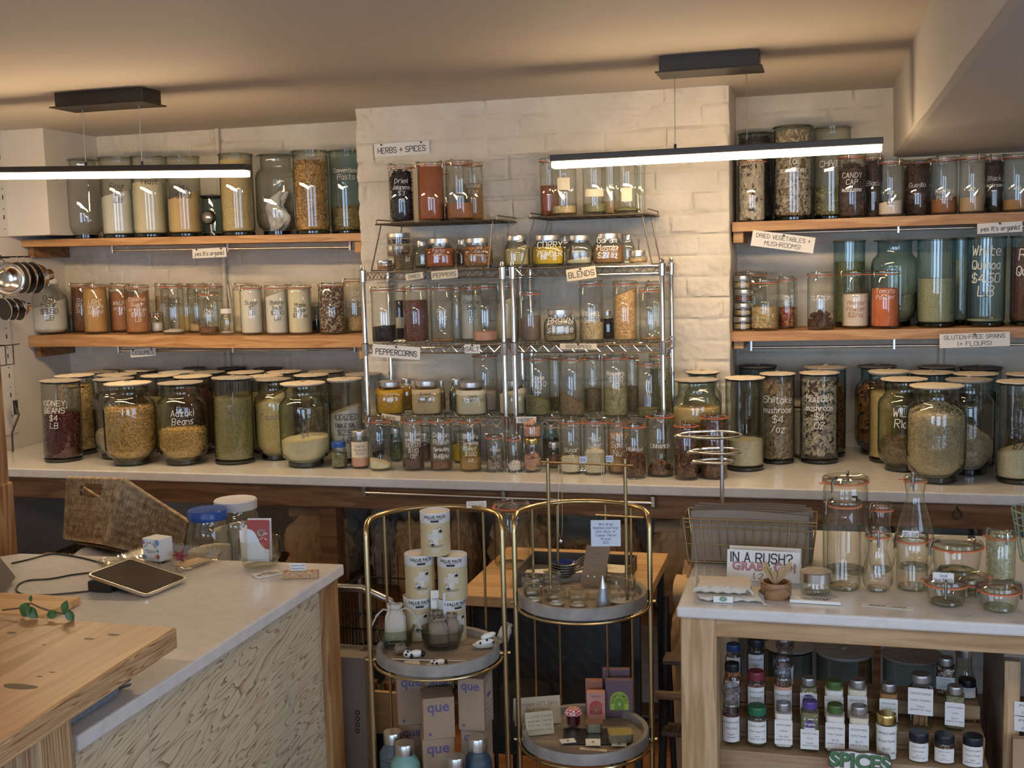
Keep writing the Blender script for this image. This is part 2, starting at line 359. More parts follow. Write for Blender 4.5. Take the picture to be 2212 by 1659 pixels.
def soff(u,v):
    y=YF+(YB-YF)*v
    wv=.0012*sin(y*5)+.0008*sin(y*13)
    pts=[(SX+wv,CZ+.01),(SX+wv+.004,1.962),(SX+.02,1.955),(XR,1.955)]
    k=min(int(u*3),2); t=u*3-k; a,b=pts[k],pts[k+1]
    return (a[0]+(b[0]-a[0])*t,y,a[1]+(b[1]-a[1])*t)
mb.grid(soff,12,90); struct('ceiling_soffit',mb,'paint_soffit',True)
# front wall with the shop window behind the camera
mb=MB(); mb.box(XL-.1,XR+.1,YF-.1,YF,0,.62); mb.box(XL-.1,XR+.1,YF-.1,YF,2.06,CZ)
for a,b2 in ((XL-.1,-2.35),(-.78,-.08),(1.6,XR+.1)): mb.box(a,b2,YF-.1,YF,.62,2.06)
struct('wall_front',mb,'paint_wall')
for i,(a,b2) in enumerate(((-2.35,-.78),(-.08,1.6))):
    mb=MB()
    for x0,x1,z0,z1 in ((a,a+.05,.62,2.06),(b2-.05,b2,.62,2.06),(a,b2,.62,.67),(a,b2,2.01,2.06),((a+b2)/2-.02,(a+b2)/2+.02,.62,2.06)): mb.box(x0,x1,YF-.07,YF-.02,z0,z1)
    struct('window_%d'%(i+1),mb,'black_metal')
struct('ceiling_box_left',MB().bbox(XL-.01,-3.0,4.0,YB,1.777,CZ+.01,.003),'paint_wall')
# ---------------------------------------------------------------- back counter
t=empty('back_counter',(-1,3.9,0),0,'long white quartz counter on a rough timber frame along the painted brick wall','counter')
o0=Vector((-1,3.9,0))
def part(name,mb,mat,parent,smooth=False,label=None):
    # world coordinates in, local out
    o=parent.location; rz=parent.rotation_euler.z
    M=(Matrix.Translation(o)@RZ(rz)).inverted(); mb.v=[tuple(M@Vector(q)) for q in mb.v]
    ob=mb.build(name,mat,parent,smooth)
    if label: ob['label']=label
    return ob
part('worktop',MB().bbox(XL+.002,XR-.01,3.54,YB-.008,CT-.033,CT,.004),'quartz',t)
part('frame_rail',MB().bbox(XL+.01,XR-.02,3.575,3.615,.795,CT-.034,.003),'fir_beam',t)
for x in (-1.665,.15,1.2): part('leg',MB().bbox(x-.032,x+.032,3.62,3.69,.0,.795,.003),'fir_beam',t)
part('lower_shelf',MB().bbox(XL+.01,XR-.02,3.7,YB-.05,.40,.43,.002),'fir_beam',t)
a=Yp(790,1063,3.56); c=Yp(1412,1085,3.56)
part('rail_bar',MB().rod((a.x,3.545,a.z),(c.x,3.545,c.z),.0055,10),'steel',t,True,'thin steel rod under the counter edge')
for q in (0,.5,1):
    p=a.lerp(c,q); part('rod_bracket',MB().bbox(p.x-.006,p.x+.006,3.54,3.575,p.z-.012,p.z+.022,.001),'steel',t)
p=Yp(2067,1110,3.57); part('cup_hook',MB().tube([(p.x,3.573,p.z+.02)]+[(p.x+.012*sin(k),3.56,p.z+.0-.014*cos(k)) for k in np.linspace(3.0,-2.6,12)],.002,6),'black_metal',t,True)
# ---------------------------------------------------------------- wall shelves
def wall_shelf(x0,x1,z0l,z0r,th,label,cleatL,cleatR):
    t=empty('wall_shelf',(x0,4.22,z0l),0,label,'shelf')
    mb=MB(); mb.box(0,1,4.08,YB-.006,0,1)
    n=24; vs=[]; fs=[]
    for i in range(n+1):
        x=x0+(x1-x0)*i/n; z=z0l+(z0r-z0l)*i/n+.003*sin(i/n*pi*2.2)*(th>.04)
        for y,dz in ((4.08,0),(YB-.012,0),(YB-.012,-th),(4.08,-th)): vs.append((x,y,z+dz))
    for i in range(n):
        for k in range(4): a=i*4+k; b=i*4+(k+1)%4; fs.append((a,b,b+4,a+4))
    fs+= [(3,2,1,0),(n*4,n*4+1,n*4+2,n*4+3)]
    part('board',MB().add(vs,fs),'fir_shelf',t)
    if cleatL: part('cleat',MB().bbox(x0+.004,x0+.03,4.11,YB-.012,z0l-th-.045,z0l-th,.002),'fir_beam',t)
    if cleatR is not None: part('cleat',MB().bbox(cleatR,cleatR+.035,4.10,YB-.012,z0r-th-.045,z0r-th,.002),'fir_shelf',t)
    return t
ZU,ZL2=1.755,1.360; RU,RL=1.7415,1.362
wall_shelf(XL+.004,PX0-.012,1.764,1.745,.029,'upper honey coloured timber shelf left of the brick pier','L',PX0-.05)
wall_shelf(XL+.004,PX0-.012,1.366,1.356,.047,'lower thick timber shelf left of the brick pier','L',PX0-.05)
wall_shelf(PX1+.004,XR-.01,1.739,1.745,.033,'upper timber shelf right of the brick pier under the soffit',None,PX1+.006)
wall_shelf(PX1+.004-.012,XR-.01,1.357,1.374,.034,'lower timber shelf right of the brick pier',None,PX1+.006)
def shelf_rod(x0p,y0p,x1p,y1p,label,n=3,ext=None,Y=4.14):
    a=Yp(x0p,y0p,Y); c=Yp(x1p,y1p,Y)
    t=empty('hanging_rod',tuple(a),0,label,'rod')
    part('rod',MB().rod(a,c,.005,10),'steel',t,True)
    for i in range(n):
        p=a.lerp(c,i/(n-1)); part('rod_hanger',MB().bbox(p.x-.004,p.x+.004,Y-.008,Y+.008,p.z-.012,p.z+.030,.001),'steel',t)
shelf_rod(244,541,757,534,'steel rod hung below the upper left shelf')
shelf_rod(257,757,767,754,'steel rod hung below the lower left shelf')
shelf_rod(1640,504,2260,487,'steel rod hung below the upper right shelf')
shelf_rod(1623,751,2260,743,'steel rod hung below the lower right shelf')
# conduits on the wall
for p0,p1,lab in (((468,272),(485,720),'painted vertical conduit pipe on the brick wall left of the pier'),((2033,745),(2033,800),'painted vertical pipe low on the brick wall right of the pier')):
    a=Yp(*p0,YB-.022)
    o=tag(MB().rod((a.x,YB-.024,CT+.0),(a.x,YB-.024,CZ if a.x<0 else 1.32),.0105,10).build('conduit_pipe','brick_paint',None,True),lab,'pipe')
# wooden post at far left
_px=Yp(37,1150,2.568).x
t=empty('timber_post',(-2.085,2.42,0),0,'rough timber post at the far left edge behind the checkout counter','post')
part('post',MB().bbox(_px-.22,_px-.004,2.455,2.56,0,CZ-.0,.006),'fir_post',t)
part('base_block',MB().bbox(_px-.22,_px,2.448,2.568,0,Yp(30,1060,2.45).z,.006),'fir_post',t)
# ---------------------------------------------------------------- linear pendants
def pendant(x0,x1,zl,zr,y,wires,box,label,led='led'):
    t=empty('linear_pendant_lamp',((x0+x1)/2,y,zl),0,label,'pendant lamp')
    def zz(x): return zl+(zr-zl)*(x-x0)/(x1-x0)
    n=Vector((x1-x0,0,zr-zl)); ang=-atan2(zr-zl,x1-x0); Lh=n.length
    M=TR(x0,y,zl)@RY(ang)
    part('housing',MB().bbox(0,Lh,-.012,.034,0,.020,.002,M),'bronze',t)
    part('light_strip',MB().bbox(.004,Lh-.004,-.013,.030,-.019,-.0005,.003,M),led,t,False,'glowing warm white strip')
    for x in wires:
        part('wire',MB().rod((x,y+.01,zz(x)+.018),(x,y+.01,CZ-.04),.0011,6),'steel',t)
        part('wire_grip',MB().rod((x,y+.01,zz(x)+.018),(x,y+.01,zz(x)+.034),.004,8),'bronze',t)
    part('ceiling_canopy',MB().bbox(box[0]+.01,box[1]-.01,y-.045,y+.06,CZ-.046,CZ+.001,.002),'bronze',t)
    part('canopy_plate',MB().bbox(box[0],box[1],y-.062,y+.075,CZ-.049,CZ-.045,.001),'bronze',t)
yL=3.30
a=Yp(0,374,yL); b_=Yp(533,368,yL); k=(a-b_)/(a.x-b_.x)
pendant(-3.05,b_.x,b_.z+k.z*(-3.05-b_.x),b_.z,yL,[Yp(178,300,yL).x,Yp(300,300,yL).x],(Yp(133,250,yL).x,Yp(334,250,yL).x),'dark linear pendant lamp with lit strip on the left, over the top left jars')
yR=3.42
a=Yp(1190,350,yR); b_=Yp(1908,312,yR)
pendant(a.x,b_.x,a.z,b_.z,yR,[Yp(1457,250,yR).x,Yp(1613,250,yR).x],(Yp(1421,190,yR).x,Yp(1649,180,yR).x),'dark linear pendant lamp with lit strip on the right, crossing the brick pier')
pendant(-1.9,-.7,1.93,1.93,.9,[-1.5,-1.1],(-1.45,-1.15),'dark linear pendant lamp added out of view to light the room, left','led_fill')  # unseen lamp above the view, added to light the room from the front
pendant(-.1,1.1,1.93,1.93,.7,[.3,.7],(.35,.65),'dark linear pendant lamp added out of view for warm front fill, right','led_fill')  # second unseen lamp, added only as warm front fill
a=Yp(478,575,YB-.02); b_=Yp(492,620,YB-.02); c_=Yp(503,700,YB-.03)
tag(MB().tube([a,b_,c_,c_-Vector((0,0,.1))],.003,6).build('wall_cable','white_plastic' if 'white_plastic' in MATS else 'paint_wall',None,True),'thin white cable hanging on the brick wall behind the lower left shelf','cable')
# ---------------------------------------------------------------- fillings
def col4(*c): return [tuple(x) for x in c]
P_=powder
P_('white_powder',(.80,.77,.70)); P_('cream_powder',(.80,.72,.52)); P_('yellow_powder',(.74,.52,.24)); P_('brown_sugar',(.20,.075,.03),.15); P_('light_sugar',(.52,.29,.10),.1)
P_('palm_sugar',(.42,.18,.08),.1); P_('coconut_sugar',(.45,.19,.08),.1); P_('tan_powder',(.60,.42,.25)); P_('paprika',(.40,.11,.04),.1); P_('chipotle',(.38,.16,.07),.1)
P_('curry',(.66,.46,.03),.1); P_('mustard',(.60,.50,.24),.08); P_('lemon_pepper',(.62,.60,.42),.1); P_('masala',(.34,.17,.06),.12); P_('turmeric',(.62,.33,.02),.08)
P_('garlic',(.72,.66,.50),.05); P_('ginger',(.62,.48,.28),.08); P_('pink_salt',(.78,.42,.30),.15); P_('tomato_powder',(.66,.17,.06),.08); P_('vinegar_powder',(.86,.74,.64),.03)
P_('dark_powder',(.06,.045,.04),.2); P_('purple_seed',(.09,.05,.055),.2); P_('nutmeg',(.48,.27,.12),.12); P_('grey_powder',(.22,.16,.13),.12); P_('black_powder',(.02,.018,.02),.2)
grain('popcorn',col4((.72,.45,.17),(.62,.34,.10),(.80,.60,.30),(.54,.30,.10)),120,.35,.9); grain('oats',col4((.62,.50,.33),(.72,.60,.42),(.50,.38,.24),(.66,.52,.34)),130,.7,.9,(1,1,1.6))
grain('cream_grain',col4((.74,.66,.44),(.80,.74,.54),(.68,.58,.36)),260,.6,.6); grain('yellow_grain',col4((.66,.50,.22),(.72,.58,.30),(.56,.40,.16)),260,.6,.6)
grain('green_split',col4((.27,.245,.09),(.35,.31,.13),(.21,.195,.07)),200,.6,.6); grain('herb',col4((.22,.22,.10),(.30,.29,.15),(.14,.14,.06),(.34,.31,.18)),230,.85,.9,(1,1,1.5))
grain('herb_brown',col4((.26,.19,.11),(.33,.25,.15),(.18,.13,.08)),240,.85,.8); grain('rosemary',col4((.32,.30,.16),(.42,.38,.22),(.20,.19,.09)),170,.8,.9,(1,1,.45))
grain('red_quinoa',col4((.17,.05,.035),(.22,.07,.05),(.12,.04,.03)),300,.6,.5); grain('quinoa',col4((.62,.50,.28),(.70,.58,.36),(.52,.40,.20)),280,.6,.6)
grain('dark_bean',col4((.10,.035,.03),(.07,.025,.025),(.14,.05,.04)),120,.4,.8); grain('dark_grain',col4((.14,.10,.06),(.20,.15,.09),(.09,.06,.04)),180,.7,.8)
grain('pepper_pink',col4((.10,.04,.03),(.16,.08,.06),(.05,.03,.03),(.30,.04,.04)),200,.5,.9); grain('wild_rice',col4((.28,.20,.12),(.40,.29,.17),(.16,.11,.07)),180,.5,.9,(1,1,.5))
grain('seed_orange',col4((.70,.42,.18),(.56,.30,.10),(.78,.55,.30)),170,.5,.9); grain('seed_tan',col4((.56,.42,.22),(.66,.52,.30),(.44,.32,.16)),190,.6,.9,(1,1,.6)); grain('seed_brown',col4((.22,.09,.05),(.30,.14,.08),(.15,.06,.04)),240,.5,.8)
grain('alfalfa',col4((.40,.24,.08),(.46,.29,.10),(.32,.18,.06)),330,.6,.5); grain('choc_chip',col4((.05,.02,.015),(.10,.05,.03),(.62,.50,.38)),150,.5,.9); grain('chili_flake',col4((.30,.10,.03),(.45,.20,.05),(.16,.05,.02),(.55,.33,.10)),190,.6,1)
grain('veg_flake',col4((.60,.44,.22),(.44,.26,.10),(.70,.58,.36),(.30,.28,.12)),130,.6,1); grain('red_flake',col4((.30,.05,.05),(.42,.10,.07),(.60,.40,.12),(.18,.04,.05)),130,.6,1)
grain('cardamom',col4((.44,.42,.26),(.54,.50,.32),(.34,.32,.18)),70,.6,1); grain('sesame',col4((.40,.32,.18),(.30,.24,.13),(.50,.42,.26)),300,.6,.6)
plain('chip_orange',(.40,.15,.04),.6,0,.3,40); plain('mush_pale',(.60,.52,.40),.8,0,.25,60); plain('mush_brown',(.26,.16,.085),.75,0,.35,60); plain('mush_tan',(.36,.26,.16),.8,0,.4,60); plain('mush_dark',(.09,.055,.045),.8,0,.4,60)
plain('pasta',(.66,.40,.13),.5,0,.1,30); plain('bean_red',(.13,.026,.028),.3,0,.2,20); plain('chickpea_skin',(.72,.50,.24),.5,0,.12,30); plain('corn_skin',(.74,.49,.20),.35,0,.2,60); plain('oat_flake',(.66,.54,.37),.7,0,.2,80)
plain('chip_dark',(.10,.05,.035),.7,0,.4,60); plain('petal_brown',(.24,.10,.05),.7,0,.45,40); plain('bark_brown',(.36,.19,.10),.8,0,.3,40); plain('rice_dark',(.25,.18,.11),.5,0,.4,80); plain('clay_pink',(.56,.32,.24),.8,0,.1,30); plain('crystal_white',(.74,.70,.66),.5); plain('grey_curl',(.38,.32,.29),.8,0,.3,50); plain('green_chip',(.48,.46,.29),.8,0,.3,50); plain('greenish_fluff',(.42,.40,.20),.8,0,.35,50)
_ico={}
def ico(sub=1):
    if sub not in _ico:
        bm=bmesh.new(); bmesh.ops.create_icosphere(bm,subdivisions=sub,radius=1)
        _ico[sub]=([v.co.copy() for v in bm.verts],[[v.index for v in f.verts] for f in bm.faces]); bm.free()
    return _ico[sub]
def rand_rot(rnd): return Matrix.Rotation(rnd.uniform(0,2*pi),3,'Z')@Matrix.Rotation(rnd.uniform(-1.4,1.4),3,'X')@Matrix.Rotation(rnd.uniform(0,2*pi),3,'Y')
def unit_shape(kind,rnd):
    """one piece, about unit size"""
    if kind=='bean':
        v,f=ico(1); return [Vector((p.x,p.y*.55+.18*p.x*p.x,p.z*.5)) for p in v],f
    if kind=='ball':
        v,f=ico(1); return [p*.75 for p in v],f
    if kind=='grainlet':
        v=[Vector(q) for q in ((1,0,0),(-1,0,0),(0,.35,0),(0,-.35,0),(0,0,.3),(0,0,-.3))]
        return v,[(0,2,4),(2,1,4),(1,3,4),(3,0,4),(2,0,5),(1,2,5),(3,1,5),(0,3,5)]
    if kind=='tube':
        n=7; v=[]; 
        for s in (-1,1):
            for i in range(n): a=2*pi*i/n; v.append(Vector((s+.25*cos(a),.26*cos(a),.26*sin(a))))
        return v,[(i,(i+1)%n,n+(i+1)%n,n+i) for i in range(n)]
    if kind=='slice':   # curled mushroom slice
        n=9; v=[];f=[]; c=rnd.uniform(.2,.9)
        for r_ in (0,.55,1):
            for i in range(n):
                a=2*pi*i/n; q=r_*(1+.15*sin(3*a+c*5)); v.append(Vector((q*cos(a),q*sin(a),c*.5*q*q*cos(2*a)+.12*sin(5*a)*r_)))
        for k in (0,1):
            for i in range(n): f.append((k*n+i,k*n+(i+1)%n,(k+1)*n+(i+1)%n,(k+1)*n+i))
        m=len(v); v+=[p+Vector((0,0,.14)) for p in v]; f+=[tuple(m+q for q in reversed(g)) for g in list(f)]
        f+=[(2*n+i,2*n+(i+1)%n,m+2*n+(i+1)%n,m+2*n+i) for i in range(n)]
        return v,f
    if kind=='curl':    # long twisted ribbon with thickness
        v=[];f=[]; k=7; tw=rnd.uniform(1,3); b=rnd.uniform(.3,1)
        for i in range(k):
            t=i/(k-1)*2-1; a=tw*t; w_=.30*(1.1-t*t); c=Vector((t,b*.6*t*t-.2,.25*sin(3*t)))
            d=Vector((0,cos(a),sin(a)))*w_; e=Vector((0,-sin(a),cos(a)))*.05
            v+=[c+d+e,c-d+e,c-d-e,c+d-e]
        for i in range(k-1):
            for j in range(4): f.append((i*4+j,i*4+(j+1)%4,i*4+4+(j+1)%4,i*4+4+j))
        return v,f
    if kind=='chunk':
        v,f=ico(1); return [p*(.7+.35*noise.noise(p*2+Vector((rnd.random()*9,0,0)))) for p in v],f
def scatter(kind,size,N,r,h,top,rnd,mat,name,parent,shell=.93,foot=None):
    """pieces packed against the inside of a jar of radius r up to height h (top(x,y) adds a slope)"""
    allv=[];allf=[];o=0; protos=[unit_shape(kind,rnd) for _ in range(6)]
    for i in range(N):
        v,f=rnd.choice(protos); a=rnd.uniform(0,2*pi); 
        ontop=rnd.random()<.22
        rr=r*(rnd.uniform(0,.95) if ontop else rnd.uniform(shell,1.0))-size*.42; rr=max(rr,0)
        x,y=rr*cos(a),rr*sin(a); hh=h+top(x,y); z0=size*.6+(foot[1]*.6 if foot else 0); z=hh-size*.2+rnd.uniform(-.3,.4)*size if ontop else z0+rnd.random()*max(.001,hh-size-z0)
        M=rand_rot(rnd); s=size*rnd.uniform(.8,1.15)
        for p in v:
            q=M@p*s; q.x+=x;q.y+=y;q.z+=z
            d=sqrt(q.x*q.x+q.y*q.y); lim=r*.985
            if foot and q.z<foot[1]: lim*=.72+.28*max(0,q.z/foot[1])
            if d>lim: q.x*=lim/d; q.y*=lim/d
            q.z=max(q.z,.0015); allv.append(q)
        allf+=[tuple(k+o for k in g) for g in f]; o+=len(v)
    return MB().add(allv,allf).build(name,mat,parent,kind in('bean','ball'))
# content name -> (core material, scatter kind, scatter material, piece size, pieces per cm^2 of wall)
CONT={
 'kidney':('bean_red','bean','bean_red',.0075,2.2),'chickpea':('chickpea_skin','ball','chickpea_skin',.0070,2.2),'popcorn':('popcorn','ball','corn_skin',.0042,4.2),'penne':('pasta','tube','pasta',.0115,2.2),
 'shiitake':('mush_brown','slice','mush_tan',.024,.8),'maitake':('mush_dark','curl','mush_pale',.020,1.5),'mushpale':('mush_brown','curl','mush_pale',.017,1.5),'mushdark':('mush_dark','curl','mush_dark',.013,1.6),'mushslice':('mush_dark','slice','mush_pale',.018,1.1),
 'chile':('chip_dark','curl','chip_orange',.018,1.6),'petal':('chip_dark','curl','petal_brown',.012,3),'bark':('chip_dark','curl','bark_brown',.016,1.6),'oats':('oats','grainlet','oat_flake',.0048,6),'wildrice':('wild_rice','grainlet','rice_dark',.006,5),
 'clay':(None,'chunk','clay_pink',.014,1.2),'crystal':(None,'chunk','crystal_white',.013,1.0),'greycurl':(None,'curl','grey_curl',.012,2.2),'greenfluff':('herb','curl','greenish_fluff',.010,2.0),'cardamom':('cardamom','bean','green_chip',.0085,1.6),'blackchip':('black_powder','curl','black_plastic',.014,1.3),'driedpod':('chip_dark','slice','chip_dark',.016,1.0)}
def filling(content,r,h,parent,seed,slope=0,heap=0,pw=2,name=None,foot=None,turn=0.0):
    """solid filling up to height h; foot=(radius,height) narrows the bottom"""
    if not content: return
    rnd=random.Random(seed); c=CONT.get(content); core=c[0] if c else content
    def top(x,y):
        return slope*(x*cos(turn)+y*sin(turn))/r*h*.5+heap*(1-(x*x+y*y)/(r*r))-heap*.4+.04*r*noise.noise(Vector((x*60,y*60,seed)))
    nm=name or (content+'_filling')
    rr=r*.965; o=None
    if core:
        n=28; rings=[(0,0)]; mb=MB(); vs=[];fs=[]
        def ring(q,zf,flat=False):
            row=[]
            for i in range(n):
                a=2*pi*i/n; ca,sa=cos(a),sin(a); k=1 if pw==2 else 1/((abs(ca)**pw+abs(sa)**pw)**(1/pw))
                x,y=q*k*ca,q*k*sa; row.append(len(vs)); vs.append((x,y,zf(x,y)))
            rows.append(row)
        rows=[]; b=foot or (rr,0)
        ring(min(rr,b[0])*.9,lambda x,y:.003)
        if foot and h>foot[1]: ring(rr*.97,lambda x,y:foot[1]*.75); ring(rr,lambda x,y:foot[1])
        else: ring(rr,lambda x,y:.006)
        for q in (.35,.7,.93): ring(rr,lambda x,y,q=q:(foot[1] if foot else .006)+((h+top(x,y))-(foot[1] if foot else .006))*q)
        for q in (1,.85,.6,.3): ring(rr*q,lambda x,y:max(.004,h+top(x,y)))
        vs.append((0,0,h+top(0,0))); ce=len(vs)-1
        for a_,b_2 in zip(rows,rows[1:]):
            for i in range(n): j=(i+1)%n; fs.append((a_[i],a_[j],b_2[j],b_2[i]))
        for i in range(n): fs.append((rows[-1][i],rows[-1][(i+1)%n],ce))
        fs.append(tuple(rows[0])[::-1])
        if c: kk=.84 if c[1] in('slice','curl','tube') else .90; vs=[(x*kk,y*kk,z*.96) for x,y,z in vs]
        o=MB().add(vs,fs).build(nm,core,parent,True); o['kind']='stuff'
    if c:
        N=int(2*pi*r*100*h*100*c[4]*.55)+20
        p=scatter(c[1],c[3],N,r*.975,h,top,rnd,c[2],nm if not o else nm+'_pieces',o or parent,foot=foot); p['kind']='stuff'
    return o
# ---------------------------------------------------------------- jar bodies: profiles as (r,z) fractions
def body_mesh(kind,r,h,n=32):
    mb=MB()
    if kind=='weck':
        mb.lathe([(0,.004),(r*.86,.004),(r*.94,.001),(r,.008),(r,h*.93),(r*.95,h*.955),(r*.97,h*.975)],n)
    elif kind=='tall':
        mb.lathe([(0,.012),(r*.9,.012),(r*.975,.018),(r,.03),(r,h*.985),(r*1.0,h)],n)
    elif kind=='demi':
        mb.lathe([(0,.012),(r*.60,.010),(r*.66,.004),(r*.70,.012),(r*.72,.024),(r*.9,.035),(r*.985,.058),(r,.085),(r,h*.70),(r*.985,h*.745),(r*.93,h*.79),(r*.80,h*.825),(r*.74,h*.85),(r*.73,h*.90),(r*.735,h*.975),(r*.78,h)],n)
    elif kind=='round':   # big lidded jar with rounded shoulder
        mb.lathe([(0,.006),(r*.8,.004),(r*.95,.010),(r,.03),(r,h*.66),(r*.96,h*.74),(r*.82,h*.82),(r*.62,h*.88),(r*.56,h*.92),(r*.56,h)],n)
    elif kind=='square':
        mb.lathe([(0,.006),(r*.86,.004),(r*.96,.010),(r,.022),(r,h*.58),(r*.98,h*.68),(r*.90,h*.78),(r*.76,h*.855),(r*.70,h*.89),(r*.70,h*.985)],n,pw=3.2)
    elif kind=='mason':
        mb.lathe([(0,.005),(r*.85,.004),(r,.012),(r,h*.70),(r*.97,h*.76),(r*.84,h*.83),(r*.80,h*.86),(r*.80,h)],n)
    elif kind=='bottle':  # square shouldered spice bottle
        mb.lathe([(0,.003),(r*.9,.002),(r,.006),(r,h*.74),(r*.96,h*.79),(r*.70,h*.85),(r*.66,h*.88),(r*.66,h)],n,pw=5)
    return mb
def jar(kind,xl,xr,ytop,base,content=None,yfill=None,label='',group=None,text=None,tc='chalk',g='glass_clear',lid=None,ybase=None,Y=None,slope=0,heap=0,turn=0,th=None,tw=None,tz=.55,lean=0,trot=0,name=None,ring=True,label_card=None,cat='jar',seed=None,pos=None,n=32,align=1):
    """place one jar on the surface at height base: xl,xr body edges and ytop as seen, ybase = front foot on the surface or Y = its row"""
    cx=(xl+xr)/2
    if ybase is not None:
        q=Zp(cx,ybase,base); r=(xr-xl)/2*depth(q)/F_PX; Y=q.y+r*.96; 
    q=Yp(cx,(ytop if ytop else 800),Y); r=(xr-xl)/2*depth(q)/F_PX*.985
    q=Yp(cx,ytop,Y); x=q.x; h=q.z-base
    if kind in('weck','square') : x=Yp(cx,(ytop+P2(x,Y,base)[1])/2,Y).x
    else: x=Yp(cx,ytop*.5+P2(x,Y,base)[1]*.5,Y).x
    seed=seed if seed is not None else int(xl*7+ytop*3)
    nm=name or {'weck':'glass_jar','tall':'tall_glass_jar','demi':'shoulder_jar','round':'screw_lid_jar','square':'spice_jar','mason':'mason_jar','bottle':'spice_bottle'}[kind]
    th_=facing((x,Y))
    t=empty(nm,(x,Y,base+.0006),th_+trot,label,cat,group)
    JARS.append([t,r*(1.09 if kind in('weck',) else 1.07 if kind=='tall' else 1.02),round(base,1) if abs(base-CT)>.001 else CT])
    if lean: t.rotation_euler=(0,lean,th_+trot)
    lh={'weck':.011,'tall':.004,'demi':.005,'round':.018,'square':.015,'mason':.015 if lid not in('cap_blue','cap_dark','cap_red','cap_green') else .013,'bottle':.012}[kind]
    hb=h-lh; gl=g
    body_mesh(kind,r,hb,n).build('glass_body',gl,t,True)
    if kind in('tall','demi'):
        rb=r*.72 if kind=='demi' else r
        MB().lathe([(0,.001),(rb*.93,.001),(rb*.99,.004),(rb*.995,.012 if kind=='tall' else .018),(rb*.9,.014),(0,.013)],n).build('glass_foot','glass_base',t,True)
    rf=r*.975
    if content and yfill:
        fh=Yp(cx,yfill,Y-r*.5).z-base if yfill else h*.5
        fh=max(.008,fh-(.014 if kind in('tall','demi') else .004))
        foot={'demi':(r*.62,.05),'round':(r*.8,.02)}.get(kind)
        mx={'demi':.74*h,'round':.70*h,'square':.72*h,'mason':.74*h,'weck':.9*h,'bottle':.75*h}.get(kind,.97*h)
        f=filling(content,rf,min(fh,mx),t,seed,slope,heap,3.2 if kind=='square' else 5 if kind=='bottle' else 2,None,foot,turn)
        for o in t.children:
            if o.get('kind')=='stuff': o.location.z=.014 if kind in('tall','demi') else .005
    # lids
    if kind=='weck':
        MB().lathe([(0,hb+.006),(r*.75,hb+.006),(r*.86,hb+.010),(r*1.0,hb+.009),(r*1.04,hb+.004),(r*1.02,hb-.001),(r*.9,hb-.002)],n).build('glass_lid','glass_thick',t,True)
        if ring:
            rg=MB().lathe([(r*.93,hb-.004),(r*1.065,hb-.0038),(r*1.07,hb-.0015),(r*.93,hb-.001)],n); a=(seed*1.7)%6.28
            rg.bbox(r*.95,r*1.2,-.006,.006,hb-.0038,hb-.0012,.0005,RZ(a)); rg.build('rubber_ring','rubber',t,True)
            for k in range(2):
                a=(seed*.9)%3.1+k*pi*.8+.3
                MB().tube([(r*.80,0,hb+.0105),(r*1.05,0,hb+.011),(r*1.10,0,hb+.002),(r*1.06,0,hb-.009),(r*1.02,0,hb-.012)],.0022,6).build('clip','steel',t,True,rot=(0,0,a))
    elif lid=='none': pass
    elif kind in('tall','demi'):
        rl=r*(1.06 if kind=='tall' else .90); m=lid or 'lid_pale'
        if m=='open': MB().lathe([(r*(1 if kind=='tall' else .76),hb-.004),(rl*1.0,hb-.003),(rl*1.02,hb),(rl*.98,hb+.003),(0,hb+.003)],n).build('glass_lid','glass_green',t,True)
        else:
            mb=MB(); nn=40; vs=[(0,0,hb+.007)]
            rr_=[rl*(1+.012*noise.noise(Vector((cos(i*.157)*3,sin(i*.157)*3,seed)))) for i in range(nn)]
            for z,k in ((hb+.006,.55),(hb+.0035,1),(hb+.0005,1)):
                vs+=[(rr_[i]*k*cos(2*pi*i/nn),rr_[i]*k*sin(2*pi*i/nn),z+.0005*sin(i*1.7+seed)) for i in range(nn)]
            fs=[(0,1+i,1+(i+1)%nn) for i in range(nn)]
            for k in range(2): fs+=[(1+k*nn+i,1+(k+1)*nn+i,1+(k+1)*nn+(i+1)%nn,1+k*nn+(i+1)%nn) for i in range(nn)]
            fs.append(tuple(range(1+2*nn,1+3*nn))[::-1]); mb.add(vs,fs); mb.build('disc_lid',m,t)
            MB().lathe([(r*(.99 if kind=='tall' else .75),hb-.006),(rl*.965,hb-.002),(rl*.97,hb+.0005)],n).build('lid_rim','black_matte' if seed%3 else 'lid_grey',t,True)
            if seed%2: MB().sphere((0,0,hb+.008),.011,.007,.004,10,RZ(seed)).build('lid_knob','lid_grey',t,True)
    else:
        rl=r*{'round':.60,'square':.76,'mason':.86,'bottle':.80}[kind]; m=lid or 'zinc_lid'
        MB().lathe([(rl*.97,hb-.004),(rl,hb-.004),(rl*1.01,hb+.001),(rl,hb+lh*.55),(rl,hb+lh*.86),(rl*.95,hb+lh),(0,hb+lh)],n).build('screw_lid',m,t,True)
    if text:
        lines=text if isinstance(text,(list,tuple)) else text.split('\n')
        hh=th or max(.009,min(.020,h*.075)); R=r*1.006 if kind!='square' else r*.99
        wmax=(tw or 1.5)*r
        mb=text_mb(lines,hh,fit=wmax,wt=.10,seed=seed,gap=1.4)
        zc=h*tz
        if kind=='square': mb=place(mb,TR(0,-r*1.012,zc)); 
        else: wrap(mb,R,zc)
        mb.build('handwriting',tc,t,rot=(0,0,0) if align else None)
        if kind=='square': t.rotation_euler[2]=th_+(seed%3-1)*.12
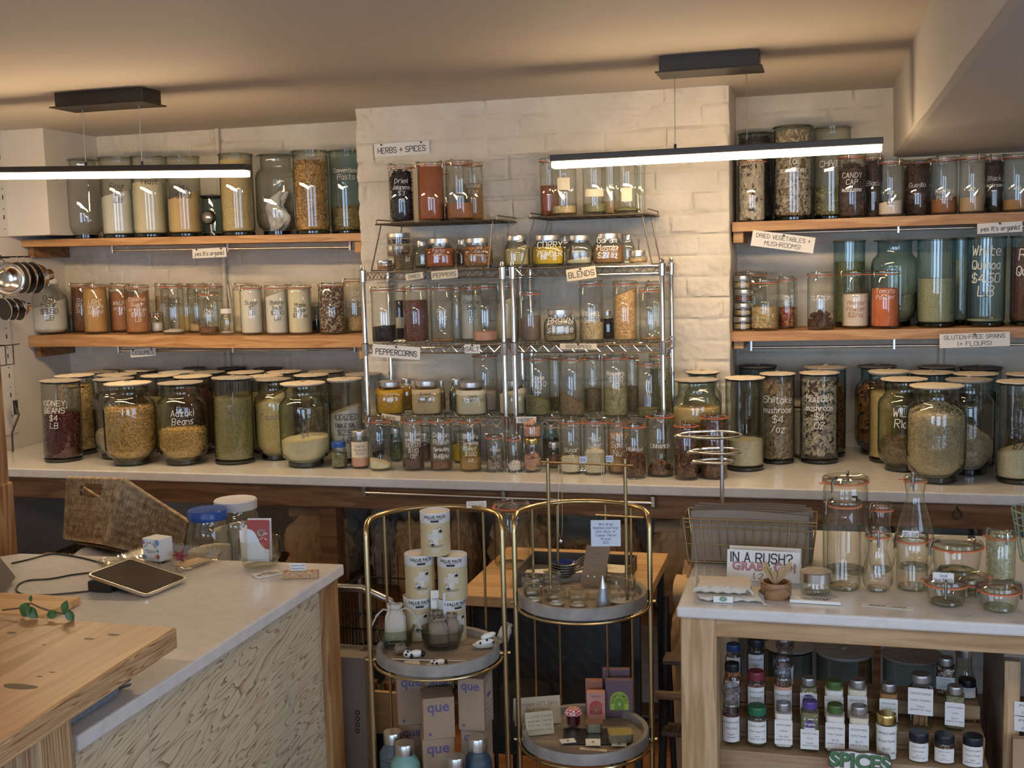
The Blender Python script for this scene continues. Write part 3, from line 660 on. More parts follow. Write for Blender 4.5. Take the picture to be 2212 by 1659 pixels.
    if label_card:
        cm,z0,z1,wd=label_card[:4]; R=r*1.012
        if kind=='bottle': 
            k=wd*r; mb=MB().box(-k,k,-r*1.03,-r*1.015,z0*h,z1*h)
            lb=mb.build('paper_label',cm,t)
        else:
            mb=MB(); mb.grid(lambda u,v:(wd*r*(2*u-1),0,z0*h+(z1-z0)*h*v),12,1); wrap(mb,R); lb=mb.build('paper_label',cm,t)
        if len(label_card)>4:
            mb=text_mb(label_card[4],(z1-z0)*h/len(label_card[4])*.42,fit=wd*r*1.7,wt=.14,seed=seed,gap=1.7)
            if kind=='bottle': place(mb,TR(0,-r*1.035,(z0+z1)/2*h))
            else: wrap(mb,R*1.008,(z0+z1)/2*h)
            mb.build('label_writing','ink_soft' if len(label_card)<6 else label_card[5],lb)
    return t
JARS=[]
def P2(x,y,z):
    v=Vector((x,y,z))-CAM; d=v.dot(FW); return 1106+F_PX*v.dot(RT)/d, 829.5-F_PX*v.dot(UP)/d
def space_out(jars,ymin,ymax,it=120):
    """nudge neighbouring jars along the shelf depth until none touch"""
    P=[[j[0].location.x,j[0].location.y,j[1]] for j in jars]; n=len(P)
    def slide(k,dy):
        y=min(max(P[k][1]+dy,ymin+P[k][2]),ymax-P[k][2]); d=y-P[k][1]; P[k][0]*= (1+d/P[k][1]*.85); P[k][1]=y; return abs(d)
    for _ in range(it):
        mv=0
        for a in range(n):
            for b in range(a+1,n):
                dx,dy=P[a][0]-P[b][0],P[a][1]-P[b][1]; R=P[a][2]+P[b][2]; d=sqrt(dx*dx+dy*dy)
                if d<R:
                    f,bk=(a,b) if P[a][1]<P[b][1] else (b,a)
                    if slide(bk,.006)<.002:
                        if slide(f,-.004)<.002:
                            s_=1 if P[a][0]>P[b][0] else -1; P[a][0]+=.0012*s_; P[b][0]-=.0012*s_
                    mv=1
        if not mv: break
    for k,j in enumerate(jars): j[0].location.x,j[0].location.y=P[k][0],P[k][1]
    for a in range(n):
        for b in range(a+1,n):
            R=P[a][2]+P[b][2]; d=sqrt((P[a][0]-P[b][0])**2+(P[a][1]-P[b][1])**2)
            if d<R*.995:
                k=a if P[a][1]>P[b][1] else b; q=max(.6,(d-(R-P[k][2]))/P[k][2]); jars[k][0].scale=(q,q,1); P[k][2]*=q
plain('lid_blue',(.03,.09,.36),.3)
# ---------------------------------------------------------------- jars on the wall shelves
def sz(a,b,x0=XL,x1=PX0): return lambda x: a+(b-a)*(x-x0)/(x1-x0)
ZA=sz(1.764,1.745); ZB=lambda x:1.366-.010*(x-XL)/(PX0-XL)+.003*sin((x-XL)/(PX0-XL)*pi*2.2)
ZC=sz(1.739,1.745,PX1,XR); ZD=sz(1.357,1.374,PX1,XR)
_jar=jar
def J(kind,xl,xr,yt,zf,content,yfill,label,Y,group=None,**k):
    x=Yp((xl+xr)/2,yt,Y).x; return _jar(kind,xl,xr,yt,zf(x) if callable(zf) else zf,content,yfill,label,group,Y=Y,**k)
G1='jars on the upper left shelf'; FR,BK=4.17,4.265
J('demi',141,221,345,ZA,None,None,'empty shouldered glass jar at the left end of the upper left shelf',4.2,G1,lid='open',g='glass_green')
J('tall',218,291,340,ZA,'white_powder',417,'tall jar of white flour beside the empty shouldered jar',FR,G1,lid='open',text=['Flour','$7','LB'],tc='ink',g='glass_green',tz=.55,slope=.2)
J('tall',286,360,338,ZA,'cream_powder',394,'tall jar filled high with pale cream flour on the upper left shelf',FR,G1,lid='open',text=['Nutritional','Yeast'],tc='ink',g='glass_green',tz=.72)
J('tall',361,434,338,ZA,'yellow_powder',421,'tall jar of golden yellow mix beside the dark round camera',FR,G1,lid='open',text=['Mix','$1/oz'],tc='ink',g='glass_green',tz=.55,slope=.25)
J('tall',436,484,423,ZA,None,None,'small empty dark glass jar behind the round black camera',4.28,G1,lid='lid_dark',g='glass_teal')
J('tall',476,549,333,ZA,'yellow_grain',345,'tall jar packed with beige barley grain left of the jar holding a plastic bag',FR,G1,lid='open',g='glass_green')
bagjar=J('demi',549,643,331,ZA,None,None,'shouldered glass jar with a crumpled white bag inside',4.2,G1,lid='open',g='glass_green')
J('tall',634,711,326,ZA,'penne',350,'tall jar full of dry penne pasta on the upper left shelf',FR,G1,lid='open',g='glass_green')
J('tall',708,783,322,ZA,'penne',447,'tall jar one third full of penne partly hidden by the brick pier',4.2,G1,lid='open',text=['Conventional','Pasta'],g='glass_teal',tz=.72)
# round security camera with cable
q=Yp(452,470,4.11); t=empty('security_camera',(q.x,4.12,ZA(q.x)),0,'small round black camera with a white cable on the upper left shelf','camera')
part('stand',MB().lathe([(0,0),(.022,0),(.022,.003),(.006,.006),(.004,q.z-ZA(q.x)-.01),(0,q.z-ZA(q.x)-.01)],20,c=(q.x,4.12,ZA(q.x))),'black_plastic',t,True)
part('body',MB().lathe([(0,-.012),(.024,-.012),(.028,-.004),(.028,.006),(.022,.014),(0,.014)],28,M=TR(q)@RX(radians(90))),'black_plastic',t,True)
part('lens',MB().lathe([(0,.019),(.010,.018),(.014,.0145),(.016,.0125)],24,M=TR(q)@RX(radians(90))),'steel',t,True)
part('cable',MB().tube([(q.x+.005,4.11,q.z-.018),(q.x+.012,4.10,q.z-.04),(q.x+.02,4.09,q.z-.058),(q.x+.034,4.085,ZA(q.x)+.004)],.0024,6),'white_plastic',t,True)
G2='jars on the lower left shelf'
J('round',66,145,602,ZB,'white_powder',657,'wide screw lid jar of oat flour at the left end of the lower left shelf',FR+.02,G2,lid='white_plastic',text=['Oat','Flour','$3.50','LB'],tc='ink',tz=.48,th=.020,slope=.35)
J('weck',148,160,672,ZB,None,None,'dark narrow jar just behind the oat flour jar',4.3,G2,g='glass_teal',ring=False)
J('weck',156,206,611,ZB,'brown_sugar',621,'jar of dark brown sugar behind the golden sugar jar',4.27,G2,text=['DARK','BROWN','SUGAR'])
J('weck',180,232,614,ZB,'light_sugar',622,'jar of golden light brown sugar on the lower left shelf',FR,G2,text=['LIGHT','BROWN','SUGAR'])
J('weck',237,290,612,ZB,'palm_sugar',632,'jar of reddish palm sugar behind the coconut sugar jar',4.27,G2,text=['Wild Palm','crystals'])
J('weck',271,323,615,ZB,'coconut_sugar',638,'jar of coconut sugar crystals lettered in white, lower left shelf',FR,G2,text=['Coconut','Sugar','crystals','$7.00','LB'],tz=.5,slope=.25)
J('weck',324,352,675,ZB,'white_powder',699,'short jar of white powder tucked left of the potato starch jar',4.2,G2)
J('weck',331,372,612,ZB,'seed_tan',640,'jar behind, left of the potato starch jar',4.29,G2)
J('weck',384,424,612,ZB,'yellow_powder',680,'jar of pale yellow powder behind the potato starch jar',4.29,G2,text=['Starch'],tc='ink_soft')
J('weck',349,398,613,ZB,'white_powder',714,'jar of potato starch with only a low white heap left',FR,G2,text=['Potato','Starch'],tc='ink',tz=.65,heap=.006)
J('weck',407,446,613,ZB,'tan_powder',700,'jar with a low fill of tan powder behind the short brown seed jar',4.28,G2,text=['1 oz'],tc='ink',tz=.2)
J('weck',447,480,612,ZB,None,None,'tall empty clip jar behind the short jar of brown seeds',4.29,G2)
J('weck',428,472,629,ZB,'seed_brown',708,'short clip jar with a layer of purplish brown seeds',FR,G2,text=['Chia','Seed'],tz=.5)
J('mason',475,506,667,ZB,'white_powder',722,'small nearly empty bottle with a white cap on the lower left shelf',FR-.01,G2,lid='white_plastic')
J('weck',504,548,612,ZB,'cream_powder',628,'jar of cream flour half hidden behind the five dollar sugar jar',4.28,G2,text=['$9','LB'],tc='ink')
J('weck',519,568,616,ZB,'white_powder',624,'jar of white sugar marked five dollars a pound',FR,G2,text=['Sugar','$5','LB'],tc='ink',tz=.55,slope=.1)
J('weck',573,623,616,ZB,'white_powder',634,'jar of baking soda lettered in black',FR,G2,text=['Baking','Soda','$2.30','LB'],tc='ink',tz=.5,slope=.2)
J('weck',622,674,615,ZB,'cream_powder',622,'jar of maple sugar lettered in black',FR-.005,G2,text=['Maple','Sugar','$1 / oz'],tc='ink',tz=.5)
J('weck',672,696,655,ZB,'dark_powder',694,'small dark jar behind the maple sugar jar',4.3,G2,g='glass_teal',ring=False)
J('weck',688,746,611,ZB,'choc_chip',618,'jar of black and white speckled seeds near the pier, lower left shelf',FR,G2)
J('weck',741,787,602,ZB,'chickpea',688,'jar half full of tan soy beans at the right end of the lower left shelf',4.2,G2,text=['SOY','beans','$7/LB'],tz=.62)
# upper right shelf
G3='jars on the upper right shelf'
J('tall',1596,1671,288,ZC,'mushdark',300,'tall dark jar of dried mushrooms in the back corner beside the brick pier',4.28,G3,lid='open',g='glass_teal')
J('weck',1595,1653,343,ZC,'mushslice',351,'clip jar of mottled mushroom slices at the left end of the upper right shelf',FR-.02,G3)
J('tall',1672,1754,273,ZC,'mushpale',288,'tallest jar of pale dried mushrooms on the upper right shelf',4.2,G3,lid='open',g='glass_green',text=['Turkey','Tail','mushrooms'],tz=.62)
J('tall',1756,1838,273,ZC,'greenfluff',402,'tall jar half full of green dried leaves on the upper right shelf',4.22,G3,lid='open',g='glass_green',text=['CHIVES'],tz=.6)
J('weck',1810,1870,332,ZC,'mushdark',360,'clip jar of dark candy cap mushrooms in front of the green leaf jar',FR-.02,G3,text=['CANDY','CAP','mushrooms'])
J('weck',1866,1907,336,ZC,'mushdark',350,'narrow dark clip jar between the candy cap jar and the white powder jar',4.22,G3,text=['Black'])
J('weck',1898,1950,344,ZC,'vinegar_powder',436,'smaller clip jar half full of off white powder on the upper right shelf',FR-.02,G3,text=['$4','OZ'],tc='ink',tz=.3,slope=.2)
J('weck',1951,2013,341,ZC,'driedpod',356,'clip jar of black dried pods right of the white powder jar',FR,G3,text=['Guajillo'])
J('weck',2012,2068,337,ZC,'chipotle',428,'clip jar with red brown chilli powder on the upper right shelf',FR,G3,text=['Red Aji','Panca'],tz=.35,slope=.2)
J('weck',2073,2127,334,ZC,'tan_powder',427,'clip jar half full of beige powder on the upper right shelf',FR,G3,slope=.1)
J('weck',2126,2171,334,ZC,'mushdark',352,'clip jar of black dried mushrooms second from the right edge',4.19,G3,text=['Black','mushroom'])
J('weck',2168,2228,332,ZC,'nutmeg',432,'clip jar cut by the right edge of the photo on the upper right shelf',FR,G3)
# lower right shelf
G4='jars on the lower right shelf'
J('weck',1588,1656,587,ZD,None,None,'wide clip jar behind the stack of four small tins',4.27,G4)
for i,(a,b_) in enumerate(((595,625),(625,655),(655,686),(686,716))):
    pass
def tinstack(xl,xr,ys,Y,zf,cont,labs,group):
    q=Yp((xl+xr)/2,ys[-1],Y); r=(xr-xl)/2*depth(q)/F_PX; z=zf(q.x) if callable(zf) else zf; x=q.x
    hh=(Yp((xl+xr)/2,ys[0],Y).z-z)/(len(ys)-1)
    for i in range(len(ys)-1):
        t=empty('small_round_jar',(x+.002*((i*7)%3-1),Y+r*.2,z+.0006+i*hh),0,labs[i],'jar',group)
        k=hh-.0012
        MB().lathe([(0,.002),(r*.9,.001),(r*.98,.004),(r*.98,k*.6),(r*.9,k*.66)],28).build('glass_body','glass_clear',t,True)
        MB().lathe([(r*.98,k*.62),(r,k*.64),(r,k*.96),(r*.96,k),(0,k)],28).build('screw_lid','zinc_lid',t,True)
        filling(cont[i%len(cont)],r*.93,k*.42,t,i+int(xl))
        for o in t.children:
            if o.get('kind')=='stuff': o.location.z=.003
tinstack(1586,1625,(595,625,655,686,717),4.15,ZD,('seed_tan','veg_flake','seed_brown'),['small metal lidded jar at the bottom of the four stack beside the brick pier','small metal lidded jar second from the bottom of the stack of four','small metal lidded jar third from the bottom of the stack of four','small metal lidded jar topping the stack of four on the lower right shelf'],'small stacked jars')
J('weck',1681,1718,597,ZD,'red_flake',665,'clip jar of red and yellow flakes behind the vegetable flake jar',4.22,G4,text=['Beet','OZ'])
J('weck',1702,1722,600,ZD,'veg_flake',664,'dark clip jar showing as a sliver right of the red flake jar',4.30,G4,ring=False)
J('weck',1622,1682,603,ZD,'veg_flake',664,'clip jar half full of mixed vegetable flakes on the lower right shelf',FR-.03,G4)
J('tall',1796,1873,519,ZD,'green_split',566,'tall green glass jar of olive coloured grain behind the near empty clip jar',4.26,G4,lid='open',g='glass_teal')
J('weck',1744,1802,587,ZD,'driedpod',688,'clip jar with a small heap of dark dried pods on the lower right shelf',FR-.03,G4,text=['CUSTOM'],tz=.55,heap=.02)
J('demi',1882,1982,517,ZD,'seed_tan',645,'big shouldered green jar behind the tomato powder jar',4.25,G4,lid='open',g='glass_teal',slope=.5)
J('weck',1819,1878,585,ZD,'vinegar_powder',637,'clip jar of pale pink vinegar powder',FR-.03,G4,text=['Vinegar','Powder','$2/oz'],tc='coconut_sugar',tz=.35)
J('weck',1882,1942,584,ZD,'tomato_powder',624,'clip jar of bright orange red tomato powder',FR-.03,G4,text=['Tomato','Powder'],tz=.6)
J('tall',1982,2063,515,ZD,'quinoa',602,'tall green glass jar two thirds full of beige grain on the lower right shelf',4.18,G4,lid='open',g='glass_teal')
J('tall',2052,2098,514,ZD,'quinoa',560,'tall green jar hidden between the beige grain and white quinoa jars',4.29,G4,lid='open',g='glass_teal')
J('tall',2088,2170,511,ZD,'cream_grain',690,'tall teal glass jar of white quinoa almost used up',4.18,G4,lid='open',g='glass_teal',text=['White','Quinoa','$4.50','LB'],th=.032,tz=.62)
J('tall',2184,2268,508,ZD,'red_quinoa',534,'tall jar of dark red quinoa cut by the right edge',4.18,G4,lid='open',g='glass_teal',text=['Red','Quinoa','$'],th=.036,tz=.62)
# ---------------------------------------------------------------- big jars on the counter, left
GL='big jars on the left of the back counter'
def D(kind,xl,xr,yl,content,yfill,label,yb=None,Y=None,**k): 
    k.setdefault('g','glass_green'); return _jar(kind,xl,xr,yl,CT,content,yfill,label,k.pop('group',GL),ybase=yb,Y=Y,**k)
D('tall',91,173,821,'kidney',897,'tall jar of dark red kidney beans at the left front of the back counter',1001,lid='lid_grey',text=['KIDNEY','BEANS','$4','LB'],tz=.60,lean=.025,trot=-.45)
D('tall',74,98,878,None,None,'small dark glass jar against the left wall behind the kidney beans',None,Y=4.2,lid='lid_grey',g='glass_teal')
D('tall',127,206,810,'chickpea',834,'tall jar full of chickpeas behind the kidney bean jar',985,lid='lid_pale')
D('demi',200,297,819,'oats',934,'shouldered jar with a low heap of rolled grain behind the popcorn jar',1000,lid='lid_grey',heap=.02)
D('tall',190,262,801,'dark_grain',850,'back row jar with a grey disc lid above the chickpea jar',None,Y=4.22,lid='lid_grey')
D('tall',217,297,808,'dark_grain',860,'second row jar with a pale disc lid behind the popcorn jar',None,Y=4.10,lid='lid_pale')
D('tall',275,343,800,'seed_brown',850,'back row jar with a pale disc lid left of the centre lids',None,Y=4.22,lid='lid_pale')
D('tall',311,389,810,'green_split',860,'tall green glass jar with a pale lid between the two front shouldered jars',None,Y=4.0,lid='lid_pale')
D('tall',351,423,801,'dark_grain',870,'back row jar with a bluish white disc lid',None,Y=4.2,lid='card_white')
D('tall',393,453,794,'dark_bean',850,'rear most jar with a dark lid under the legumes sign',None,Y=4.28,lid='lid_dark')
D('tall',382,460,812,'dark_bean',838,'tall jar of dark maroon beans behind the adzuki jar',985,lid='lid_pale')
D('tall',415,488,803,'seed_brown',860,'jar with a grey brown lid left of the green split pea jar',None,Y=4.15,lid='lid_grey')
D('tall',475,534,794,'dark_grain',860,'rear jar with a dark brown lid above the split pea jar',None,Y=4.28,lid='lid_dark')
D('tall',497,573,803,'green_split',850,'second row jar with a pale lid behind the split pea jar',None,Y=4.12,lid='lid_pale')
D('tall',540,614,811,'herb_brown',850,'jar with a pale lid directly behind the couscous jar',None,Y=4.0,lid='lid_pale')
D('tall',553,612,795,'dark_grain',860,'rear jar with a dark lid above the couscous jar',None,Y=4.28,lid='lid_dark')
D('tall',581,653,802,'wild_rice',860,'second row jar with a cream lid above the flour jar',None,Y=4.14,lid='lid_pale')
D('tall',640,712,809,'wild_rice',885,'tall jar of brown grain right behind the flour jar',None,Y=4.0,lid='lid_pale')
D('tall',671,745,801,'dark_grain',860,'back jar with a grey brown lid near the metal rack',None,Y=4.16,lid='lid_grey')
D('tall',750,826,808,'white_powder',915,'tall jar behind the left posts of the metal rack',None,Y=3.96,lid='lid_grey')
D('tall',460,546,815,'green_split',860,'tall jar of green split peas with the olive fill nearly to the top',1006,lid='lid_grey',text=['SPLIT','PEAS'],tc='ink_soft',tz=.6,lean=.02)
D('demi',225,337,826,'popcorn',882,'big shouldered jar filled with popcorn kernels at the front',1011,lid='lid_pale',g='glass_sea')
D('demi',340,448,825,'popcorn',929,'big shouldered jar half full of adzuki beans at the front',1010,lid='lid_grey',g='glass_sea',text=['Adzuki','Beans'],th=.022,tz=.60,tw=1.2)
D('demi',547,636,821,'yellow_grain',852,'shouldered jar of yellow couscous left of the flour jar',1004,lid='lid_grey',g='glass_sea',text=['Couscous'],tc='ink_soft',tz=.55,slope=.3)
D('demi',603,712,826,'cream_powder',950,'big shouldered jar with a low wavy layer of cream flour',1015,lid='lid_pale',g='glass_sea',slope=.2,turn=.5,text=['W','$4'],tc='ink_soft',tz=.45)
D('tall',711,784,818,'white_powder',886,'tall jar of iodized table salt left of the metal rack',1003,lid='lid_pale',text=['IODIZED','TABLE SALT','$2.50','LB'],tc='ink',tz=.42,slope=.2)
G6='jars along the front of the metal rack'
D('mason',714,750,954,'herb',981,'little jar of green herbs with a blue lid at the counter front',1014,lid='lid_blue',g='glass_clear',group=G6)
D('mason',757,797,930,'pink_salt',987,'bottle of pink salt with a printed label left of the vanilla powder jar',1014,g='glass_clear',group=G6,label_card=('card_cream',.30,.72,1.1,['Coarse','Himalayan','$10.00']))
def W(xl,xr,yt,content,yfill,label,yb,**k): 
    k.setdefault('g','glass_clear'); return _jar('weck',xl,xr,yt,CT,content,yfill,label,G6,ybase=yb,**k)
W(796,845,902,'cream_powder',998,'slim clip jar with a sloping remnant of vanilla bean powder',1019,text=['Vanilla','Bean','Powder'],tc='ink',slope=.9,turn=pi,tz=.55)
W(868,916,902,'purple_seed',993,'slim clip jar of purple broccoli sprouting seeds',1019,text=['Broccoli','SPROUTING','SEEDS','$1.10','OZ'],tz=.5)
W(928,977,902,'seed_brown',1000,'slim clip jar of daikon radish sprouting seeds',1019,text=['Daikon','Radish','Sprouting','$1.40/oz'],tz=.5,th=.017)
W(992,1040,902,'alfalfa',993,'slim clip jar of golden alfalfa sprouting seed',1021,text=['Alfalfa','Sprouting','Seed','$1.80','oz'],tz=.45)
W(1050,1088,937,'greycurl',990,'short clip jar of curled grey pieces',1022,text=['Peace'],tz=.6)
W(1095,1127,941,'crystal',1000,'small clip jar with a white crystal lump inside',1022)
D('mason',1130,1171,946,'clay',985,'small jar with a gold lid and pink clay lumps',1022,g='glass_clear',group=G6,lid='gold_lid')
D('mason',842,869,925,'herb',960,'dark little jar behind, between the vanilla and broccoli jars',None,Y=3.86,g='glass_teal',group=G6)
D('mason',903,930,935,'dark_bean',960,'dark little jar behind, between the broccoli and daikon jars',None,Y=3.86,g='glass_clear',group=G6)
D('mason',975,1040,932,'curry',962,'wide jar of mustard coloured powder behind the alfalfa jar',None,Y=3.88,g='glass_green',group=G6)
D('mason',1172,1208,915,'dark_grain',950,'dark jar standing under the rack right of the gold lid jar',None,Y=3.9,g='glass_teal',group=G6)
D('mason',1183,1210,955,'seed_brown',985,'little brown jar under the rack in front of the dark jar',None,Y=3.8,g='glass_clear',group=G6)
W(1210,1257,904,'cream_powder',990,'clip jar of cream powder behind the brass earring stand',1026,text=['Sugar','oz'],tz=.4)
W(1260,1309,904,'cream_grain',975,'clip jar of pale milled nuggets behind the brass earring stand',1028,text=['Milled','Sugar','$1.80/oz'],heap=.015,tz=.55)
W(1312,1362,906,'nutmeg',942,'clip jar of light brown spice with a large white title',1028,text=['Nutty','Spice','Nut'],th=.02,tz=.55)
W(1345,1396,913,'petal',985,'clip jar of brown dried flower petals',1036,text=['Hibiscus'])
W(1395,1455,895,'bark',1012,'wide clip jar with a thin layer of bark shavings',1038,text=['CINNAMON'],tz=.5)
W(1457,1509,911,'petal',918,'short clip jar packed with dark dried petals behind the wire spiral',1039)
W(1512,1572,894,'petal',905,'tall clip jar packed with dark red petals behind the wire spiral',1039,text=['Licorice root'],tz=.45)

# ---------------------------------------------------------------- big jars on the counter, right
GR='big jars on the right of the back counter'
def E(*a,**k): k['group']=GR; return D(*a,**k)
E('demi',1477,1560,802,'yellow_grain',900,'shouldered jar half hidden behind the yellow corn jar',None,Y=3.98,lid='lid_pale',g='glass_sea')
E('demi',1450,1559,820,'yellow_powder',885,'shouldered jar of yellow cornmeal right of the metal rack',None,Y=3.78,lid='lid_grey',g='glass_sea',text=['Cornmeal','fine'],tc='ink',tz=.50,th=.02)
E('tall',1597,1676,790,'dark_grain',830,'rear jar with a black lid behind the shiitake jar',None,Y=4.24,lid='lid_dark',g='glass_teal')
E('tall',1740,1827,793,'chile',835,'tall jar of dark chillies behind the maitake jar',None,Y=4.14,lid='lid_grey',g='glass_teal')
E('tall',1715,1735,875,'cream_powder',890,'small jar glimpsed between the shiitake and maitake jars',None,Y=4.1,lid='lid_pale',g='glass_green')
E('tall',1567,1650,815,'cream_grain',952,'tall jar half full of creamy rice with a grey lid',1020,lid='lid_pale')
E('tall',1643,1716,806,'shiitake',826,'tall jar of dried shiitake mushroom slices lettered in white',1004,lid='lid_pale',text=['Shiitake','mushroom','$4','/oz'],th=.024,tz=.56,tw=1.8)
E('tall',1729,1810,804,'maitake',818,'tall jar of pale curly maitake mushrooms',1004,lid='lid_pale',text=['Maitake','mushroom','$4','OZ'],th=.022,tz=.58)
E('demi',1847,1940,790,'chile',840,'shouldered jar of orange brown dried chillies in the back',None,Y=4.2,lid='lid_dark',g='glass_teal')
E('tall',1878,1961,801,'yellow_grain',848,'tall jar of small cream grain behind the wild rice jar',None,Y=4.07,lid='lid_pale')
E('tall',1966,2056,803,'dark_grain',850,'tall jar behind, right of the wild rice jar',None,Y=4.14,lid='lid_pale',g='glass_teal')
E('tall',1985,2060,791,'dark_grain',850,'rear jar with a grey lid by the wall, right side',None,Y=4.27,lid='lid_grey',g='glass_teal')
E('tall',2062,2150,806,'dark_grain',880,'tall teal jar behind the jar of sloping brown rice',None,Y=4.05,lid='lid_pale',g='glass_teal')
E('tall',2074,2160,793,'dark_grain',850,'rear jar with a black rimmed lid near the right edge',None,Y=4.24,lid='lid_dark',g='glass_teal')
E('tall',2176,2262,807,'dark_grain',860,'jar with a pale lid behind the arborio rice jar',None,Y=4.05,lid='lid_pale',g='glass_teal')
E('demi',1897,2007,817,'wildrice',950,'shouldered jar one third full of wild rice',1024,lid='lid_pale',g='glass_sea',text=['WILD','Rice'],th=.026,tz=.60,tw=1.2)
E('demi',2037,2146,818,'oats',930,'shouldered jar with a sloping heap of brown rice',1031,lid='lid_grey',g='glass_green',slope=.5,turn=pi,heap=.02)
E('demi',1959,2085,831,'oats',888,'largest front shouldered jar full of rolled oats',1050,lid='lid_pale',g='glass_sea',heap=.035,text=['ROLLED','OATS'],tc='ink_soft',th=.026,tz=.5)
E('tall',2155,2244,823,'cream_grain',968,'tall jar of arborio rice cut by the right edge',1048,lid='lid_pale',text=['White','Arborio','Rice','$7'],tc='ink',th=.024,tz=.55,heap=.01,slope=.3)
E2=None

# ---------------------------------------------------------------- keep jars apart
def near(a): return [j for j in JARS if abs(j[0].location.z-a)<.03 and j[0].location.y>3.5]
for z_,side in ((1.755,-1),(1.361,-1),(1.742,1),(1.366,1)):
    space_out([j for j in near(z_) if (j[0].location.x<-1)==(side<0)],4.075,YB-.018)
space_out(near(CT),3.56,YB-.02)
def topof(n_): return [o for o in C.objects if o.get('label','').startswith(n_)][0]
g=topof('small jar with a gold lid'); zz=max((c.matrix_local.translation.z+max(v.co.z for v in c.data.vertices)) for c in g.children if c.type=='MESH')
t=empty('small_open_jar',(g.location.x,g.location.y,g.location.z+zz+.0006),.3,'tiny open jar heaped with pale clay lumps stacked on the gold lid','jar'); r=.032
MB().lathe([(0,.002),(r*.9,.001),(r,.004),(r,.036),(r*.96,.040),(r*1.02,.048)],28).build('glass_body','glass_clear',t,True); f=filling('clay',r*.94,.045,t,5,heap=.008)
for o in t.children:
    if o.get('kind')=='stuff': o.location.z=.003
# crumpled bag inside the jar: its own thing
bx,by,bz=bagjar.location; 
def bagfn(u,v):
    a=2*pi*u; rr=.036+.016*sin(v*5)*(.6)+.010*noise.noise(Vector((cos(a)*2.5,sin(a)*2.5,v*7)))+.006*sin(a*5+v*9); rr*=(.5+.5*sin(pi*min(1,max(0,v*.93+.05)))**.4)
    return (bx-.012+.03*v+.018*sin(v*7)+rr*cos(a),by+rr*.7*sin(a),bz+.02+.155*v+.006*noise.noise(Vector((u*9,v*9,1))))
plain('bag_white',(.80,.79,.77),.35,0,.03,20,.3)
o=MB().grid(bagfn,44,26).build('plastic_bag','bag_white',None,True); tag(o,'crumpled white plastic bag stuffed inside the shouldered jar','bag')
# ---------------------------------------------------------------- chrome wire racks
RF,RB=3.775,4.015
ZS=[1.600,1.341,1.083]
def truss(mb,p,q,h,n):
    p=Vector(p);q=Vector(q); pts=[]
    for i in range(n*2+1): t=i/(n*2); pts.append(p.lerp(q,t)-Vector((0,0,(h if i%2 else 0)*.9+.0018)))
    mb.tube(pts,.0017,6)
def rack(x0,x1,label):
    t=empty('wire_rack',((x0+x1)/2,(RF+RB)/2,CT),0,label,'rack',None)
    for x,y in ((x0,RF),(x1,RF),(x0,RB),(x1,RB)):
        M=TR(x,y,CT); mb=MB()
        mb.lathe([(0,.0),(.011,.0),(.012,.012),(.0085,.016),(.0085,.700),(.006,.712),(0,.713)],16,M=M)
        for k in range(24): 
            z=.03+k*.0275; mb.lathe([(.0086,z-.001),(.0079,z),(.0086,z+.001)],16,M=M)
        for z in ZS:
            zz=z-CT; mb.lathe([(.0086,zz-.038),(.0118,zz-.036),(.0135,zz+.004),(.0086,zz+.008)],16,M=M)
        part('post',mb,'chrome',t,True)
    for z in ZS:
        mb=MB(); c=.013
        for y in (RF,RB):
            for dz in (-.003,-.028): mb.rod((x0+c,y,z+dz),(x1-c,y,z+dz),.0026,8)
            truss(mb,(x0+c,y,z-.003),(x1-c,y,z-.003),.025,11)
        for x in (x0,x1):
            for dz in (-.003,-.028): mb.rod((x,RF+c,z+dz),(x,RB-c,z+dz),.0026,8)
            truss(mb,(x,RF+c,z-.003),(x,RB-c,z-.003),.025,6)
        n=int((x1-x0)/.018)
        for k in range(1,n): x=x0+(x1-x0)*k/n; mb.rod((x,RF,z-.0012),(x,RB,z-.0012),.0012,5)
        for k in (1,2): y=RF+(RB-RF)*k/3; mb.rod((x0,y,z-.004),(x1,y,z-.004),.0022,6)
        part('wire_shelf',mb,'chrome',t,True)
    return t
xa=[Yp(789,740,RF).x,Yp(1089,740,RF).x,Yp(1111,740,RF).x,Yp(1432,740,RF).x]
rack(xa[0],xa[1],'chrome wire rack unit on the counter below the herbs and spices sign'); rack(xa[2],xa[3],'right hand chrome wire rack unit, under the right lamp')
